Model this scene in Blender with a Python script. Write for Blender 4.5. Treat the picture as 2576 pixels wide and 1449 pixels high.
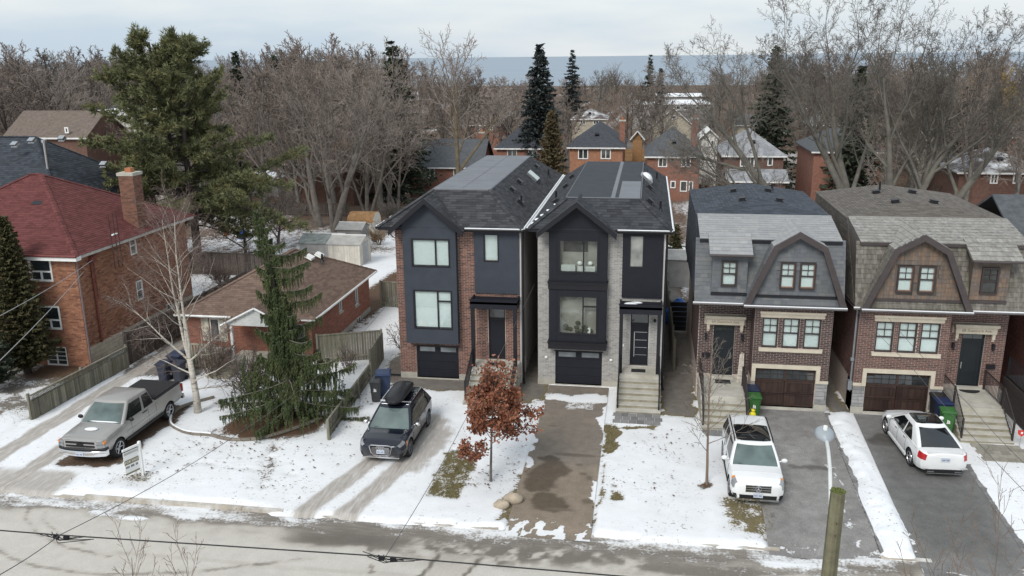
import bpy, bmesh, math, random
import numpy as np
from mathutils import Vector, Matrix

for _o in list(bpy.data.objects):
    bpy.data.objects.remove(_o, do_unlink=True)
SC = bpy.context.scene
COL = SC.collection
random.seed(7)
RNG = np.random.default_rng(7)
rad = math.radians

# ------------------------------------------------------------------ camera
CAM_F, CAM_W, CAM_H = 2150.0, 2576.0, 1449.0      # focal length in pixels of a 2576 x 1449 picture
CAM_POS = Vector((0, 0, 15.0))
_p, _y, _r = rad(15.147), rad(9.056), rad(0.6)
FWD = Vector((-math.sin(_y) * math.cos(_p), math.cos(_y) * math.cos(_p), -math.sin(_p)))
_r0 = Vector((math.cos(_y), math.sin(_y), 0))
_u0 = _r0.cross(FWD)
RGT = _r0 * math.cos(_r) - _u0 * math.sin(_r)
UPV = _u0 * math.cos(_r) + _r0 * math.sin(_r)
cd = bpy.data.cameras.new('camera')
cam = bpy.data.objects.new('camera', cd)
COL.objects.link(cam)
cam.matrix_world = Matrix(((RGT.x, UPV.x, -FWD.x, CAM_POS.x), (RGT.y, UPV.y, -FWD.y, CAM_POS.y),
                           (RGT.z, UPV.z, -FWD.z, CAM_POS.z), (0, 0, 0, 1)))
cd.sensor_width = 36.0
cd.lens = CAM_F / CAM_W * 36.0
cd.clip_start = 0.5
cd.clip_end = 60000
SC.camera = cam

# ------------------------------------------------------------------ sky and sun (overcast)
SUN_EL, SUN_AZ = 42.0, 198.0       # degrees; azimuth measured from +Y towards +X
wd = bpy.data.worlds.new('World')
SC.world = wd
wd.use_nodes = True
nt = wd.node_tree
nt.nodes.clear()
def wn(t, **k):
    n = nt.nodes.new(t)
    for a, b in k.items():
        setattr(n, a, b)
    return n
w_out = wn('ShaderNodeOutputWorld')
w_sky = wn('ShaderNodeTexSky', sky_type='NISHITA', sun_disc=False, sun_elevation=rad(SUN_EL), sun_rotation=rad(SUN_AZ))
w_sky.air_density = 1.0
w_sky.dust_density = 2.0
w_b1 = wn('ShaderNodeBackground'); w_b1.inputs[1].default_value = 0.1
w_tc = wn('ShaderNodeTexCoord')
w_map = wn('ShaderNodeMapping'); w_map.inputs['Scale'].default_value = (1.0, 1.0, 5.0)
w_n1 = wn('ShaderNodeTexNoise'); w_n1.inputs['Scale'].default_value = 1.7; w_n1.inputs['Detail'].default_value = 5; w_n1.inputs['Roughness'].default_value = .5
w_ramp = wn('ShaderNodeValToRGB')
w_ramp.color_ramp.elements[0].position = .42; w_ramp.color_ramp.elements[0].color = (.40, .475, .55, 1)
w_ramp.color_ramp.elements[1].position = .66; w_ramp.color_ramp.elements[1].color = (.66, .66, .635, 1)
w_b2 = wn('ShaderNodeBackground'); w_b2.inputs[1].default_value = 1.0
w_mix = wn('ShaderNodeMixShader'); w_mix.inputs[0].default_value = .88
L = nt.links.new
L(w_sky.outputs[0], w_b1.inputs[0])
L(w_tc.outputs['Generated'], w_map.inputs[0]); L(w_map.outputs[0], w_n1.inputs['Vector'])
L(w_n1.outputs[0], w_ramp.inputs[0]); L(w_ramp.outputs[0], w_b2.inputs[0])
L(w_b1.outputs[0], w_mix.inputs[1]); L(w_b2.outputs[0], w_mix.inputs[2]); L(w_mix.outputs[0], w_out.inputs[0])

sd = bpy.data.lights.new('sun', 'SUN')
sd.energy = 1.5
sd.angle = rad(22)
sd.color = (1.0, .965, .92)
sun = bpy.data.objects.new('sun', sd)
COL.objects.link(sun)
_sd = Vector((math.sin(rad(SUN_AZ)) * math.cos(rad(SUN_EL)), math.cos(rad(SUN_AZ)) * math.cos(rad(SUN_EL)), math.sin(rad(SUN_EL))))
sun.rotation_euler = _sd.to_track_quat('Z', 'Y').to_euler()
sun.location = (0, 0, 60)

SC.view_settings.view_transform = 'Standard'
SC.view_settings.look = 'None'
SC.view_settings.exposure = 0.62
SC.view_settings.gamma = 1.0
SC.view_settings.use_curve_mapping = False

# ------------------------------------------------------------------ measuring helpers (survey of the place from the photograph)
def terr(y):
    """height of the natural ground: level at the street, falling gently towards the lake"""
    if y < 50: return 0.0
    if y < 130: return -0.06 * (y - 50)
    return -4.8 - 0.004 * (y - 130)
def ray(px, py):
    d = FWD * CAM_F + RGT * (px - CAM_W / 2) - UPV * (py - CAM_H / 2)
    return d.normalized()
def at_z(px, py, z=0.0):
    d = ray(px, py); return CAM_POS + d * ((z - CAM_POS.z) / d.z)
def at_y(px, py, y):
    d = ray(px, py); return CAM_POS + d * ((y - CAM_POS.y) / d.y)
def at_g(px, py):
    z = 0.0
    for _ in range(30):
        p = at_z(px, py, z); z = .5 * z + .5 * terr(p.y)
    return p

# ------------------------------------------------------------------ objects
ORG = {}
HOUSE_PADS = []      # footprints kept free of trees: (x, y, radius)
def props(o, label=None, cat=None, group=None, kind=None):
    if label: o['label'] = label
    if cat: o['category'] = cat
    if group: o['group'] = group
    if kind: o['kind'] = kind
    return o
def thing(name, label, cat, loc=(0, 0, 0), rotz=0.0, group=None, local=False):
    o = bpy.data.objects.new(name, None)
    o.empty_display_size = .2
    COL.objects.link(o)
    o.location = loc
    o.rotation_euler = (0, 0, rotz)
    ORG[o] = Vector((0, 0, 0)) if local else Vector(loc)
    return props(o, label, cat, group)
def link_mesh(name, me, parent=None, loc=(0, 0, 0)):
    o = bpy.data.objects.new(name, me)
    COL.objects.link(o)
    o.location = loc
    if parent is not None:
        o.parent = parent
        ORG[o] = ORG[parent]
    else:
        ORG[o] = Vector(loc)
    return o
def copy_tree(o, parent=None):
    c = o.copy(); COL.objects.link(c)
    c.parent = parent
    ORG[c] = ORG.get(o, Vector())
    for ch in o.children:
        copy_tree(ch, c)
    return c

def FRONT(Y): return lambda p: Vector((p[0], Y - p[2], p[1]))       # u = X, v = Z, w towards the street
def BACKF(Y): return lambda p: Vector((p[0], Y + p[2], p[1]))
def RIGHT(X): return lambda p: Vector((X + p[2], p[0], p[1]))       # u = Y, v = Z
def LEFT(X): return lambda p: Vector((X - p[2], p[0], p[1]))
def PLANE(o, u, v):
    o, u, v = Vector(o), Vector(u).normalized(), Vector(v).normalized(); w = u.cross(v).normalized()
    return lambda p: o + u * p[0] + v * p[1] + w * p[2]

class MB:
    def __init__(s, fr=None):
        s.v = []; s.f = []; s.mi = []; s.cur = 0; s.fr = fr
    def add(s, vs, fs):
        o = len(s.v)
        s.v += [tuple(s.fr(p)) if s.fr else tuple(p) for p in vs]
        s.f += [tuple(i + o for i in f) for f in fs]
        s.mi += [s.cur] * len(fs)
        return s
    def box(s, a0, a1, b0, b1, c0, c1):
        return s.add([(a0, b0, c0), (a1, b0, c0), (a1, b1, c0), (a0, b1, c0), (a0, b0, c1), (a1, b0, c1), (a1, b1, c1), (a0, b1, c1)],
                     [(0, 3, 2, 1), (4, 5, 6, 7), (0, 1, 5, 4), (1, 2, 6, 5), (2, 3, 7, 6), (3, 0, 4, 7)])
    def quad(s, a, b, c, d): return s.add([a, b, c, d], [(0, 1, 2, 3)])
    def poly(s, pts): return s.add(pts, [tuple(range(len(pts)))])
    def prism(s, pts, w0, w1):
        n = len(pts)
        vs = [(p[0], p[1], w0) for p in pts] + [(p[0], p[1], w1) for p in pts]
        fs = [tuple(range(n))[::-1], tuple(range(n, 2 * n))] + [(i, (i + 1) % n, n + (i + 1) % n, n + i) for i in range(n)]
        return s.add(vs, fs)
    def slab(s, pts, t):
        """a sloped polygon given thickness t downwards (z)"""
        n = len(pts)
        vs = [tuple(p) for p in pts] + [(p[0], p[1], p[2] - t) for p in pts]
        fs = [tuple(range(n)), tuple(range(n, 2 * n))[::-1]] + [(i, (i + 1) % n, n + (i + 1) % n, n + i) for i in range(n)]
        return s.add(vs, fs)
    def tube(s, pts, r, n=6, caps=True):
        pts = [Vector(p) for p in pts]
        if not hasattr(r, '__len__'): r = [r] * len(pts)
        vs = []; fs = []
        ref = None
        for i, p in enumerate(pts):
            d = (pts[min(i + 1, len(pts) - 1)] - pts[max(i - 1, 0)])
            if d.length < 1e-9: d = Vector((0, 0, 1))
            d.normalize()
            if ref is None:
                ref = Vector((1, 0, 0)) if abs(d.x) < .8 else Vector((0, 1, 0))
            a = (ref - d * ref.dot(d))
            if a.length < 1e-6: a = d.orthogonal()
            a.normalize(); b = d.cross(a); ref = a
            for k in range(n):
                t = 2 * math.pi * k / n
                vs.append(tuple(p + (a * math.cos(t) + b * math.sin(t)) * r[i]))
        for i in range(len(pts) - 1):
            for k in range(n):
                k2 = (k + 1) % n
                fs.append((i * n + k, i * n + k2, (i + 1) * n + k2, (i + 1) * n + k))
        if caps:
            fs.append(tuple(range(n))[::-1]); fs.append(tuple(range((len(pts) - 1) * n, len(pts) * n)))
        return s.add(vs, fs)
    def cyl(s, p0, p1, r0, r1=None, n=12): return s.tube([p0, p1], [r0, r0 if r1 is None else r1], n)
    def ball(s, c, rx, ry, rz, n=10, m=6):
        vs = []; fs = []
        for i in range(m + 1):
            t = math.pi * i / m
            for k in range(n):
                a = 2 * math.pi * k / n
                vs.append((c[0] + rx * math.sin(t) * math.cos(a), c[1] + ry * math.sin(t) * math.sin(a), c[2] + rz * math.cos(t)))
        for i in range(m):
            for k in range(n):
                k2 = (k + 1) % n
                fs.append((i * n + k, (i + 1) * n + k, (i + 1) * n + k2, i * n + k2))
        return s.add(vs, fs)
    def grid(s, rows, close=False):
        n = len(rows[0]); vs = [p for r in rows for p in r]; fs = []
        for i in range(len(rows) - 1):
            for k in range(n if close else n - 1):
                k2 = (k + 1) % n
                fs.append((i * n + k, i * n + k2, (i + 1) * n + k2, (i + 1) * n + k))
        return s.add(vs, fs)
    def mesh(s, name, mats, org=Vector(), smooth=False, clean=False):
        me = bpy.data.meshes.new(name)
        me.from_pydata([(v[0] - org.x, v[1] - org.y, v[2] - org.z) for v in s.v], [], s.f)
        if not isinstance(mats, (list, tuple)): mats = [mats]
        for m in mats: me.materials.append(m)
        if len(mats) > 1: me.polygons.foreach_set('material_index', s.mi)
        if smooth:
            me.polygons.foreach_set('use_smooth', [True] * len(s.f))
        if clean:
            bm = bmesh.new(); bm.from_mesh(me)
            bmesh.ops.remove_doubles(bm, verts=bm.verts, dist=1e-4)
            bmesh.ops.recalc_face_normals(bm, faces=bm.faces)
            bm.to_mesh(me); bm.free()
        me.update()
        return me
    def build(s, name, mats, parent=None, smooth=False, org=None, clean=False, label=None, cat=None, group=None, kind=None):
        if parent is not None:
            o = link_mesh(name, s.mesh(name, mats, ORG[parent], smooth, clean), parent)
        else:
            org = Vector(org) if org is not None else Vector((0, 0, 0))
            o = link_mesh(name, s.mesh(name, mats, org, smooth, clean), None, org)
        return props(o, label, cat, group, kind)

def sharp(o, ang=35):
    """keep creases crisp on a smooth-shaded mesh"""
    me = o.data
    bm = bmesh.new(); bm.from_mesh(me)
    for e in bm.edges:
        if len(e.link_faces) == 2 and e.calc_face_angle(0) > rad(ang): e.smooth = False
    bm.to_mesh(me); bm.free()
    return o
def bevel(o, w=.02, seg=2, ang=35):
    m = o.modifiers.new('bevel', 'BEVEL'); m.width = w; m.segments = seg; m.limit_method = 'ANGLE'; m.angle_limit = rad(ang)
    return o

# ------------------------------------------------------------------ materials
MATS = {}
def nm(nt, t, **k):
    n = nt.nodes.new(t)
    for a, b in k.items(): setattr(n, a, b)
    return n
def new_mat(name):
    m = bpy.data.materials.new(name); m.use_nodes = True
    nt = m.node_tree; nt.nodes.clear()
    out = nm(nt, 'ShaderNodeOutputMaterial'); p = nm(nt, 'ShaderNodeBsdfPrincipled')
    nt.links.new(p.outputs[0], out.inputs[0])
    return m, nt, p, out
def mathn(nt, op, a, b=None, c=None, clamp=False):
    n = nm(nt, 'ShaderNodeMath', operation=op); n.use_clamp = clamp
    for i, x in enumerate((a, b, c)):
        if x is None: continue
        if isinstance(x, (int, float)): n.inputs[i].default_value = x
        else: nt.links.new(x, n.inputs[i])
    return n.outputs[0]
def mixc(nt, fac, a, b, mode='MIX'):
    n = nm(nt, 'ShaderNodeMix', data_type='RGBA', blend_type=mode)
    for s_, x in ((n.inputs[0], fac), (n.inputs[6], a), (n.inputs[7], b)):
        if isinstance(x, (int, float)): s_.default_value = x
        elif isinstance(x, tuple): s_.default_value = (*x[:3], 1)
        else: nt.links.new(x, s_)
    return n.outputs[2]
def noise(nt, scale, detail=3, rough=.55, vec=None, dim=None):
    n = nm(nt, 'ShaderNodeTexNoise'); n.inputs['Scale'].default_value = scale; n.inputs['Detail'].default_value = detail; n.inputs['Roughness'].default_value = rough
    if vec is None:
        g = nm(nt, 'ShaderNodeNewGeometry'); vec = g.outputs['Position']
    nt.links.new(vec, n.inputs['Vector'])
    return n.outputs[0]
def ramp(nt, val, stops):
    n = nm(nt, 'ShaderNodeValToRGB'); e = n.color_ramp.elements
    while len(e) < len(stops): e.new(.5)
    for i, (p, c) in enumerate(stops):
        e[i].position = p; e[i].color = (*c[:3], 1) if isinstance(c, tuple) else (c, c, c, 1)
    nt.links.new(val, n.inputs[0])
    return n.outputs[0]
def bumpn(nt, h, strength, dist=.02):
    b = nm(nt, 'ShaderNodeBump'); b.inputs['Strength'].default_value = strength; b.inputs['Distance'].default_value = dist
    nt.links.new(h, b.inputs['Height']); return b.outputs[0]
def piece_random(nt):
    oi = nm(nt, 'ShaderNodeObjectInfo'); ge = nm(nt, 'ShaderNodeNewGeometry')
    return mathn(nt, 'FRACT', mathn(nt, 'ADD', oi.outputs['Random'], ge.outputs['Random Per Island']))
def mul(c, k): return tuple(max(0, min(1, x * k)) for x in c[:3])
def mat(name, col, rough=.8, var=.15, scale=3., rnd=0., rcols=None, bump=0., bscale=60., metal=0., spec=.4, stain=None, stain_amt=0., stain_scale=.7, streak=0., coat=0.):
    if name in MATS: return MATS[name]
    m, nt, p, out = new_mat(name)
    base = col
    c = None
    if rcols:
        r = piece_random(nt)
        k = len(rcols)
        rp = ramp(nt, r, [((i + .0) / k, rc) for i, rc in enumerate(rcols)])
        rp.node.color_ramp.interpolation = 'CONSTANT'
        c = rp
    elif rnd:
        r = piece_random(nt)
        c = ramp(nt, r, [(0, mul(col, 1 - rnd)), (1, mul(col, 1 + rnd))])
    n1 = noise(nt, scale, 4, .6)
    if c is None:
        c = ramp(nt, n1, [(.3, mul(col, 1 - var)), (.7, mul(col, 1 + var))])
    else:
        c = mixc(nt, 1.0, c, ramp(nt, n1, [(.3, (1 - var,) * 3), (.7, (1, 1, 1))]), 'MULTIPLY')
    if stain:
        s = noise(nt, stain_scale, 5, .65)
        f = ramp(nt, s, [(.45, 0.), (.7, 1.)])
        c = mixc(nt, mathn(nt, 'MULTIPLY', f, stain_amt), c, stain)
    if streak:
        ge = nm(nt, 'ShaderNodeNewGeometry'); mp = nm(nt, 'ShaderNodeMapping'); mp.inputs['Scale'].default_value = (9, 9, .35)
        nt.links.new(ge.outputs['Position'], mp.inputs[0])
        s = noise(nt, 1.0, 4, .6, mp.outputs[0])
        c = mixc(nt, 1.0, c, ramp(nt, s, [(.3, (1 - streak,) * 3), (.65, (1, 1, 1))]), 'MULTIPLY')
    nt.links.new(c, p.inputs['Base Color'])
    p.inputs['Roughness'].default_value = rough
    p.inputs['Metallic'].default_value = metal
    p.inputs['Specular IOR Level'].default_value = spec
    if coat: p.inputs['Coat Weight'].default_value = coat; p.inputs['Coat Roughness'].default_value = .06
    if bump:
        nt.links.new(bumpn(nt, noise(nt, bscale, 3, .6), bump, .01), p.inputs['Normal'])
    MATS[name] = m
    return m
def glass_mat(name, tint=(.93, .96, .95), dark=None, rough=.03):
    if name in MATS: return MATS[name]
    m, nt, p, out = new_mat(name)
    if dark:      # a pane with an unlit room behind it
        n1 = noise(nt, 1.3, 2)
        nt.links.new(ramp(nt, n1, [(.3, mul(dark, .6)), (.7, mul(dark, 1.5))]), p.inputs['Base Color'])
        p.inputs['Roughness'].default_value = rough
        p.inputs['Specular IOR Level'].default_value = .9
        nt.links.new(bumpn(nt, noise(nt, 1.1, 1), .08, .05), p.inputs['Normal'])
    else:
        tr = nm(nt, 'ShaderNodeBsdfTransparent'); tr.inputs[0].default_value = (*tint, 1)
        gl = nm(nt, 'ShaderNodeBsdfGlossy'); gl.inputs['Roughness'].default_value = rough
        fr = nm(nt, 'ShaderNodeLayerWeight'); fr.inputs[0].default_value = .5
        mx = nm(nt, 'ShaderNodeMixShader')
        nt.links.new(mathn(nt, 'ADD', mathn(nt, 'MULTIPLY', mathn(nt, 'POWER', fr.outputs['Facing'], 4.0), .6), .07, clamp=True), mx.inputs[0]); nt.links.new(tr.outputs[0], mx.inputs[1]); nt.links.new(gl.outputs[0], mx.inputs[2])
        nt.links.new(mx.outputs[0], out.inputs[0])
        nt.nodes.remove(p)
    MATS[name] = m
    return m
def emit_mat(name, col, s):
    m, nt, p, out = new_mat(name)
    p.inputs['Base Color'].default_value = (*col, 1); p.inputs['Emission Color'].default_value = (*col, 1); p.inputs['Emission Strength'].default_value = s
    MATS[name] = m; return m

# ------------------------------------------------------------------ small pieces (bricks, shingles, slates)
class Pool:
    """collects alike pieces; the largest in the picture become objects, the rest one joined part"""
    def __init__(s, name, rest, limit=300):
        s.name, s.rest, s.limit, s.items = name, rest, limit, []
    def add(s, vs, fs, m, parent):
        c = sum((Vector(v) for v in vs), Vector()) / len(vs)
        s.items.append((c, vs, fs, m, parent))
    def finish(s, good=None):
        cache = {}
        def score(it):
            d = (it[0] - CAM_POS).length
            return d - (0 if good is None or good(it[0]) else -1000)
        s.items.sort(key=score)
        rest = {}
        for i, (c, vs, fs, m, parent) in enumerate(s.items):
            if i < s.limit:
                o0 = Vector(vs[0])
                loc = [(v[0] - o0.x, v[1] - o0.y, v[2] - o0.z) for v in vs]
                key = (m.name, tuple(round(x, 3) for v in loc for x in v))
                me = cache.get(key)
                if me is None:
                    me = bpy.data.meshes.new(s.name); me.from_pydata(loc, [], fs); me.materials.append(m); me.update(); cache[key] = me
                link_mesh(s.name, me, parent, o0 - ORG[parent])
            else:
                rest.setdefault((m, parent), []).append((vs, fs))
        for (m, parent), L_ in rest.items():
            mb = MB()
            for vs, fs in L_: mb.add(vs, fs)
            mb.build(s.rest, m, parent, kind='stuff')

def cut(iv, a, b):
    out = []
    for (x0, x1) in iv:
        if b <= x0 or a >= x1: out.append((x0, x1)); continue
        if a > x0: out.append((x0, a))
        if b < x1: out.append((b, x1))
    return out
def brickwork(pool, parent, fr, u0, u1, v0, v1, m, holes=(), bl=.25, bh=.08, j=.016, proud=.014, ragged=.25):
    k = 0
    nrow = max(1, int(round((v1 - v0) / bh))); bh = (v1 - v0) / nrow
    for k in range(nrow):
        v = v0 + k * bh; vm = v + bh / 2
        iv = [(u0, u1)]
        for (a, b, c, d) in holes:
            if c < vm < d: iv = cut(iv, a, b)
        off = (k % 2) * bl / 2
        for (a, b) in iv:
            i = math.floor((a - off) / bl)
            while True:
                x0 = max(a, i * bl + off); x1 = min(b, (i + 1) * bl + off)
                i += 1
                if x0 >= b: break
                if x1 - x0 < .04: continue
                w = proud * (1 + ragged * (random.random() - .5))
                q = j / 2
                P = [(x0 + q, v + q, 0), (x1 - q, v + q, 0), (x1 - q, v + bh - q, 0), (x0 + q, v + bh - q, 0)]
                vs = [tuple(fr((p[0], p[1], -.01))) for p in P] + [tuple(fr((p[0], p[1], w))) for p in P]
                pool.add(vs, [(4, 5, 6, 7), (0, 1, 5, 4), (1, 2, 6, 5), (2, 3, 7, 6), (3, 0, 4, 7)], m, parent)
def clip_poly(poly, a, b, c):
    """keep a*x+b*y<=c"""
    out = []
    n = len(poly)
    for i in range(n):
        p, q = poly[i], poly[(i + 1) % n]
        dp, dq = a * p[0] + b * p[1] - c, a * q[0] + b * q[1] - c
        if dp <= 0: out.append(p)
        if (dp < 0 < dq) or (dq < 0 < dp):
            t = dp / (dp - dq); out.append((p[0] + (q[0] - p[0]) * t, p[1] + (q[1] - p[1]) * t))
    return out
def area2(p): return .5 * sum(p[i][0] * p[(i + 1) % len(p)][1] - p[(i + 1) % len(p)][0] * p[i][1] for i in range(len(p)))
def shingles(pool, parent, pts, m, course=.15, wid=.33, t=.012, vary=.0, holes=(), gap=.004, lift=.002, uphint=None):
    """courses of overlapping pieces over a convex sloped polygon"""
    P = [Vector(p) for p in pts]
    n = (P[1] - P[0]).cross(P[2] - P[0]).normalized()
    if uphint is not None and n.dot(Vector(uphint)) < 0 or uphint is None and n.z < 0: n = -n
    up = Vector((0, 0, 1)); v = (up - n * n.dot(up))
    if v.length < 1e-3: v = Vector((0, 1, 0))
    v.normalize(); u = v.cross(n).normalized()
    o = P[0]
    poly = [((p - o).dot(u), (p - o).dot(v)) for p in P]
    if area2(poly) < 0: poly.reverse()
    lo, hi = min(p[1] for p in poly), max(p[1] for p in poly)
    edges = []
    for i in range(len(poly)):
        p, q = poly[i], poly[(i + 1) % len(poly)]
        ex, ey = q[0] - p[0], q[1] - p[1]
        L_ = math.hypot(ex, ey)
        if L_ < 1e-6: continue
        a, b = ey / L_, -ex / L_
        edges.append((a, b, a * p[0] + b * p[1]))
    H = [[((Vector(h) - o).dot(u), (Vector(h) - o).dot(v)) for h in hole] for hole in holes]
    k = 0; vv = lo
    while vv < hi - .01:
        v0, v1 = vv, min(vv + course, hi)
        row = poly
        row = clip_poly(row, 0, -1, -v0); row = clip_poly(row, 0, 1, v1) if row else row
        if len(row) >= 3:
            a, b = min(p[0] for p in row), max(p[0] for p in row)
            x = math.floor(a / wid) * wid - (k % 2) * wid * .5 - (k * .37 % 1) * wid * .3
            while x < b:
                w_ = wid * (1 + (random.random() - .5) * 2 * vary)
                x0, x1 = x, x + w_
                x = x1
                if x1 < a: continue
                pc = [(x0 + gap / 2, v0), (x1 - gap / 2, v0), (x1 - gap / 2, v1), (x0 + gap / 2, v1)]
                full = True
                for (ea, eb, ec) in edges:
                    if any(ea * p[0] + eb * p[1] > ec + 1e-6 for p in pc):
                        full = False; pc = clip_poly(pc, ea, eb, ec)
                        if len(pc) < 3: break
                if len(pc) < 3 or abs(area2(pc)) < .0008: continue
                cx, cy = sum(p[0] for p in pc) / len(pc), sum(p[1] for p in pc) / len(pc)
                skip = False
                for h in H:
                    if min(q[0] for q in h) < cx < max(q[0] for q in h) and min(q[1] for q in h) < cy < max(q[1] for q in h): skip = True
                if skip: continue
                tt = t * (1 + (random.random() - .5) * vary)
                nn = len(pc)
                top = [o + u * p[0] + v * p[1] + n * (lift + tt * (1 - .85 * (p[1] - v0) / course)) for p in pc]
                bot = [o + u * p[0] + v * p[1] - n * .003 for p in pc]
                vs = [tuple(p) for p in bot + top]
                fs = [tuple(range(nn, 2 * nn))] + [(i, (i + 1) % nn, nn + (i + 1) % nn, nn + i) for i in range(nn)]
                pool.add(vs, fs, m, parent)
        vv += course; k += 1

# ------------------------------------------------------------------ building parts
def wall_mb(mb, u0, u1, v0, v1, holes=(), depth=.12):
    us = sorted(set([u0, u1] + [x for h in holes for x in h[:2] if u0 < x < u1]))
    vs = sorted(set([v0, v1] + [x for h in holes for x in h[2:] if v0 < x < v1]))
    for a, b in zip(us, us[1:]):
        for c, d in zip(vs, vs[1:]):
            m_, n_ = (a + b) / 2, (c + d) / 2
            if any(h[0] < m_ < h[1] and h[2] < n_ < h[3] for h in holes): continue
            mb.quad((a, c, 0), (b, c, 0), (b, d, 0), (a, d, 0))
    for (a, b, c, d) in holes:
        mb.quad((a, c, 0), (a, d, 0), (a, d, -depth), (a, c, -depth))
        mb.quad((b, c, 0), (b, c, -depth), (b, d, -depth), (b, d, 0))
        mb.quad((a, d, 0), (b, d, 0), (b, d, -depth), (a, d, -depth))
        mb.quad((a, c, 0), (a, c, -depth), (b, c, -depth), (b, c, 0))
        mb.quad((a, c, -depth), (b, c, -depth), (b, d, -depth), (a, d, -depth))
    return mb
def window(parent, fr, u0, u1, v0, v1, mf, mg, w=-.07, fw=.06, fd=.06, split=None, panes=None, muntin=None, blind=None, sill=None, trim=None, bars=(), label=None):
    """frame (part) with its panes, blind and sill as sub-parts. panes as fractions of the opening"""
    mb = MB(fr)
    iu0, iu1, iv0, iv1 = u0 + fw, u1 - fw, v0 + fw, v1 - fw
    for (a, b, c, d) in ((u0, u1, v0, iv0), (u0, u1, iv1, v1), (u0, iu0, iv0, iv1), (iu1, u1, iv0, iv1)):
        mb.box(a, b, c, d, w, w + fd)
    if panes is None: panes = [(0, 1, 0, 1)]
    bw = fw * .8
    W_, H_ = iu1 - iu0, iv1 - iv0
    rects = []
    for (a, b, c, d) in panes:
        p = [iu0 + a * W_, iu0 + b * W_, iv0 + c * H_, iv0 + d * H_]
        if a > .001: p[0] += bw / 2; mb.box(p[0] - bw, p[0], p[2], p[3], w, w + fd * .92)
        if b < .999: p[1] -= bw / 2
        if c > .001: p[2] += bw / 2; mb.box(p[0], p[1], p[2] - bw, p[2], w, w + fd * .9)
        if d < .999: p[3] -= bw / 2
        rects.append(p)
    if muntin:
        for pi, nu, nv in muntin:
            p = rects[pi]
            for i in range(1, nu):
                x = p[0] + (p[1] - p[0]) * i / nu; mb.box(x - .012, x + .012, p[2], p[3], w + .01, w + fd * .7)
            for i in range(1, nv):
                y = p[2] + (p[3] - p[2]) * i / nv; mb.box(p[0], p[1], y - .012, y + .012, w + .012, w + fd * .68)
    win = mb.build('window', mf, parent, label=label)
    for i, p in enumerate(rects):
        MB(fr).box(p[0] - .005, p[1] + .005, p[2] - .005, p[3] + .005, w + .015, w + .022).build('pane', mg[i] if isinstance(mg, (list, tuple)) else mg, win)
    if blind:
        bm_ = blind
        b = MB(fr); y = iv0 + .02; k = 0
        while y < iv1 - .02:
            b.box(iu0 + .01, iu1 - .01, y, min(y + .056, iv1), w - .02, w - .012 + (.003 if k % 2 else 0)); y += .058; k += 1
        b.build('blind', bm_, win)
    if sill:
        MB(fr).box(u0 - .05, u1 + .05, v0 - .09, v0 - .002, w, .06).build('sill', sill, win)
    return win
def text_mesh(s, size, m, parent, fr, u, v, w, name='lettering', depth=.004, align='CENTER', sx=1.0):
    cu = bpy.data.curves.new('lettering', 'FONT'); cu.body = s; cu.size = size; cu.align_x = align; cu.align_y = 'CENTER'; cu.extrude = depth; cu.resolution_u = 2
    ob = bpy.data.objects.new('lettering_tmp', cu); COL.objects.link(ob)
    dg = bpy.context.evaluated_depsgraph_get(); dg.update()
    me = bpy.data.meshes.new_from_object(ob.evaluated_get(dg))
    bpy.data.objects.remove(ob, do_unlink=True)
    mb = MB(lambda p: Vector(fr((u + p[0] * sx, v + p[1], w + p[2]))))
    mb.add([tuple(x.co) for x in me.vertices], [tuple(p.vertices) for p in me.polygons])
    bpy.data.meshes.remove(me)
    return mb.build(name, m, parent)
def fnoise2(x, y, seed=0, oct=4, s=1.0):
    """value noise on numpy arrays, about 0..1"""
    r = np.zeros_like(x, dtype=float); amp = .5; tot = 0
    for o in range(oct):
        g = np.random.default_rng(seed * 31 + o).random((257, 257))
        f = s * 2 ** o
        xx, yy = x * f + 1000.3 * (o + 1), y * f + 777.7 * (o + 1)
        xi, yi = np.floor(xx).astype(int), np.floor(yy).astype(int)
        tx, ty = xx - xi, yy - yi
        tx = tx * tx * (3 - 2 * tx); ty = ty * ty * (3 - 2 * ty)
        a = g[xi % 257, yi % 257]; b = g[(xi + 1) % 257, yi % 257]; c = g[xi % 257, (yi + 1) % 257]; d = g[(xi + 1) % 257, (yi + 1) % 257]
        r += amp * ((a * (1 - tx) + b * tx) * (1 - ty) + (c * (1 - tx) + d * tx) * ty); tot += amp; amp *= .55
    return r / tot

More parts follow.
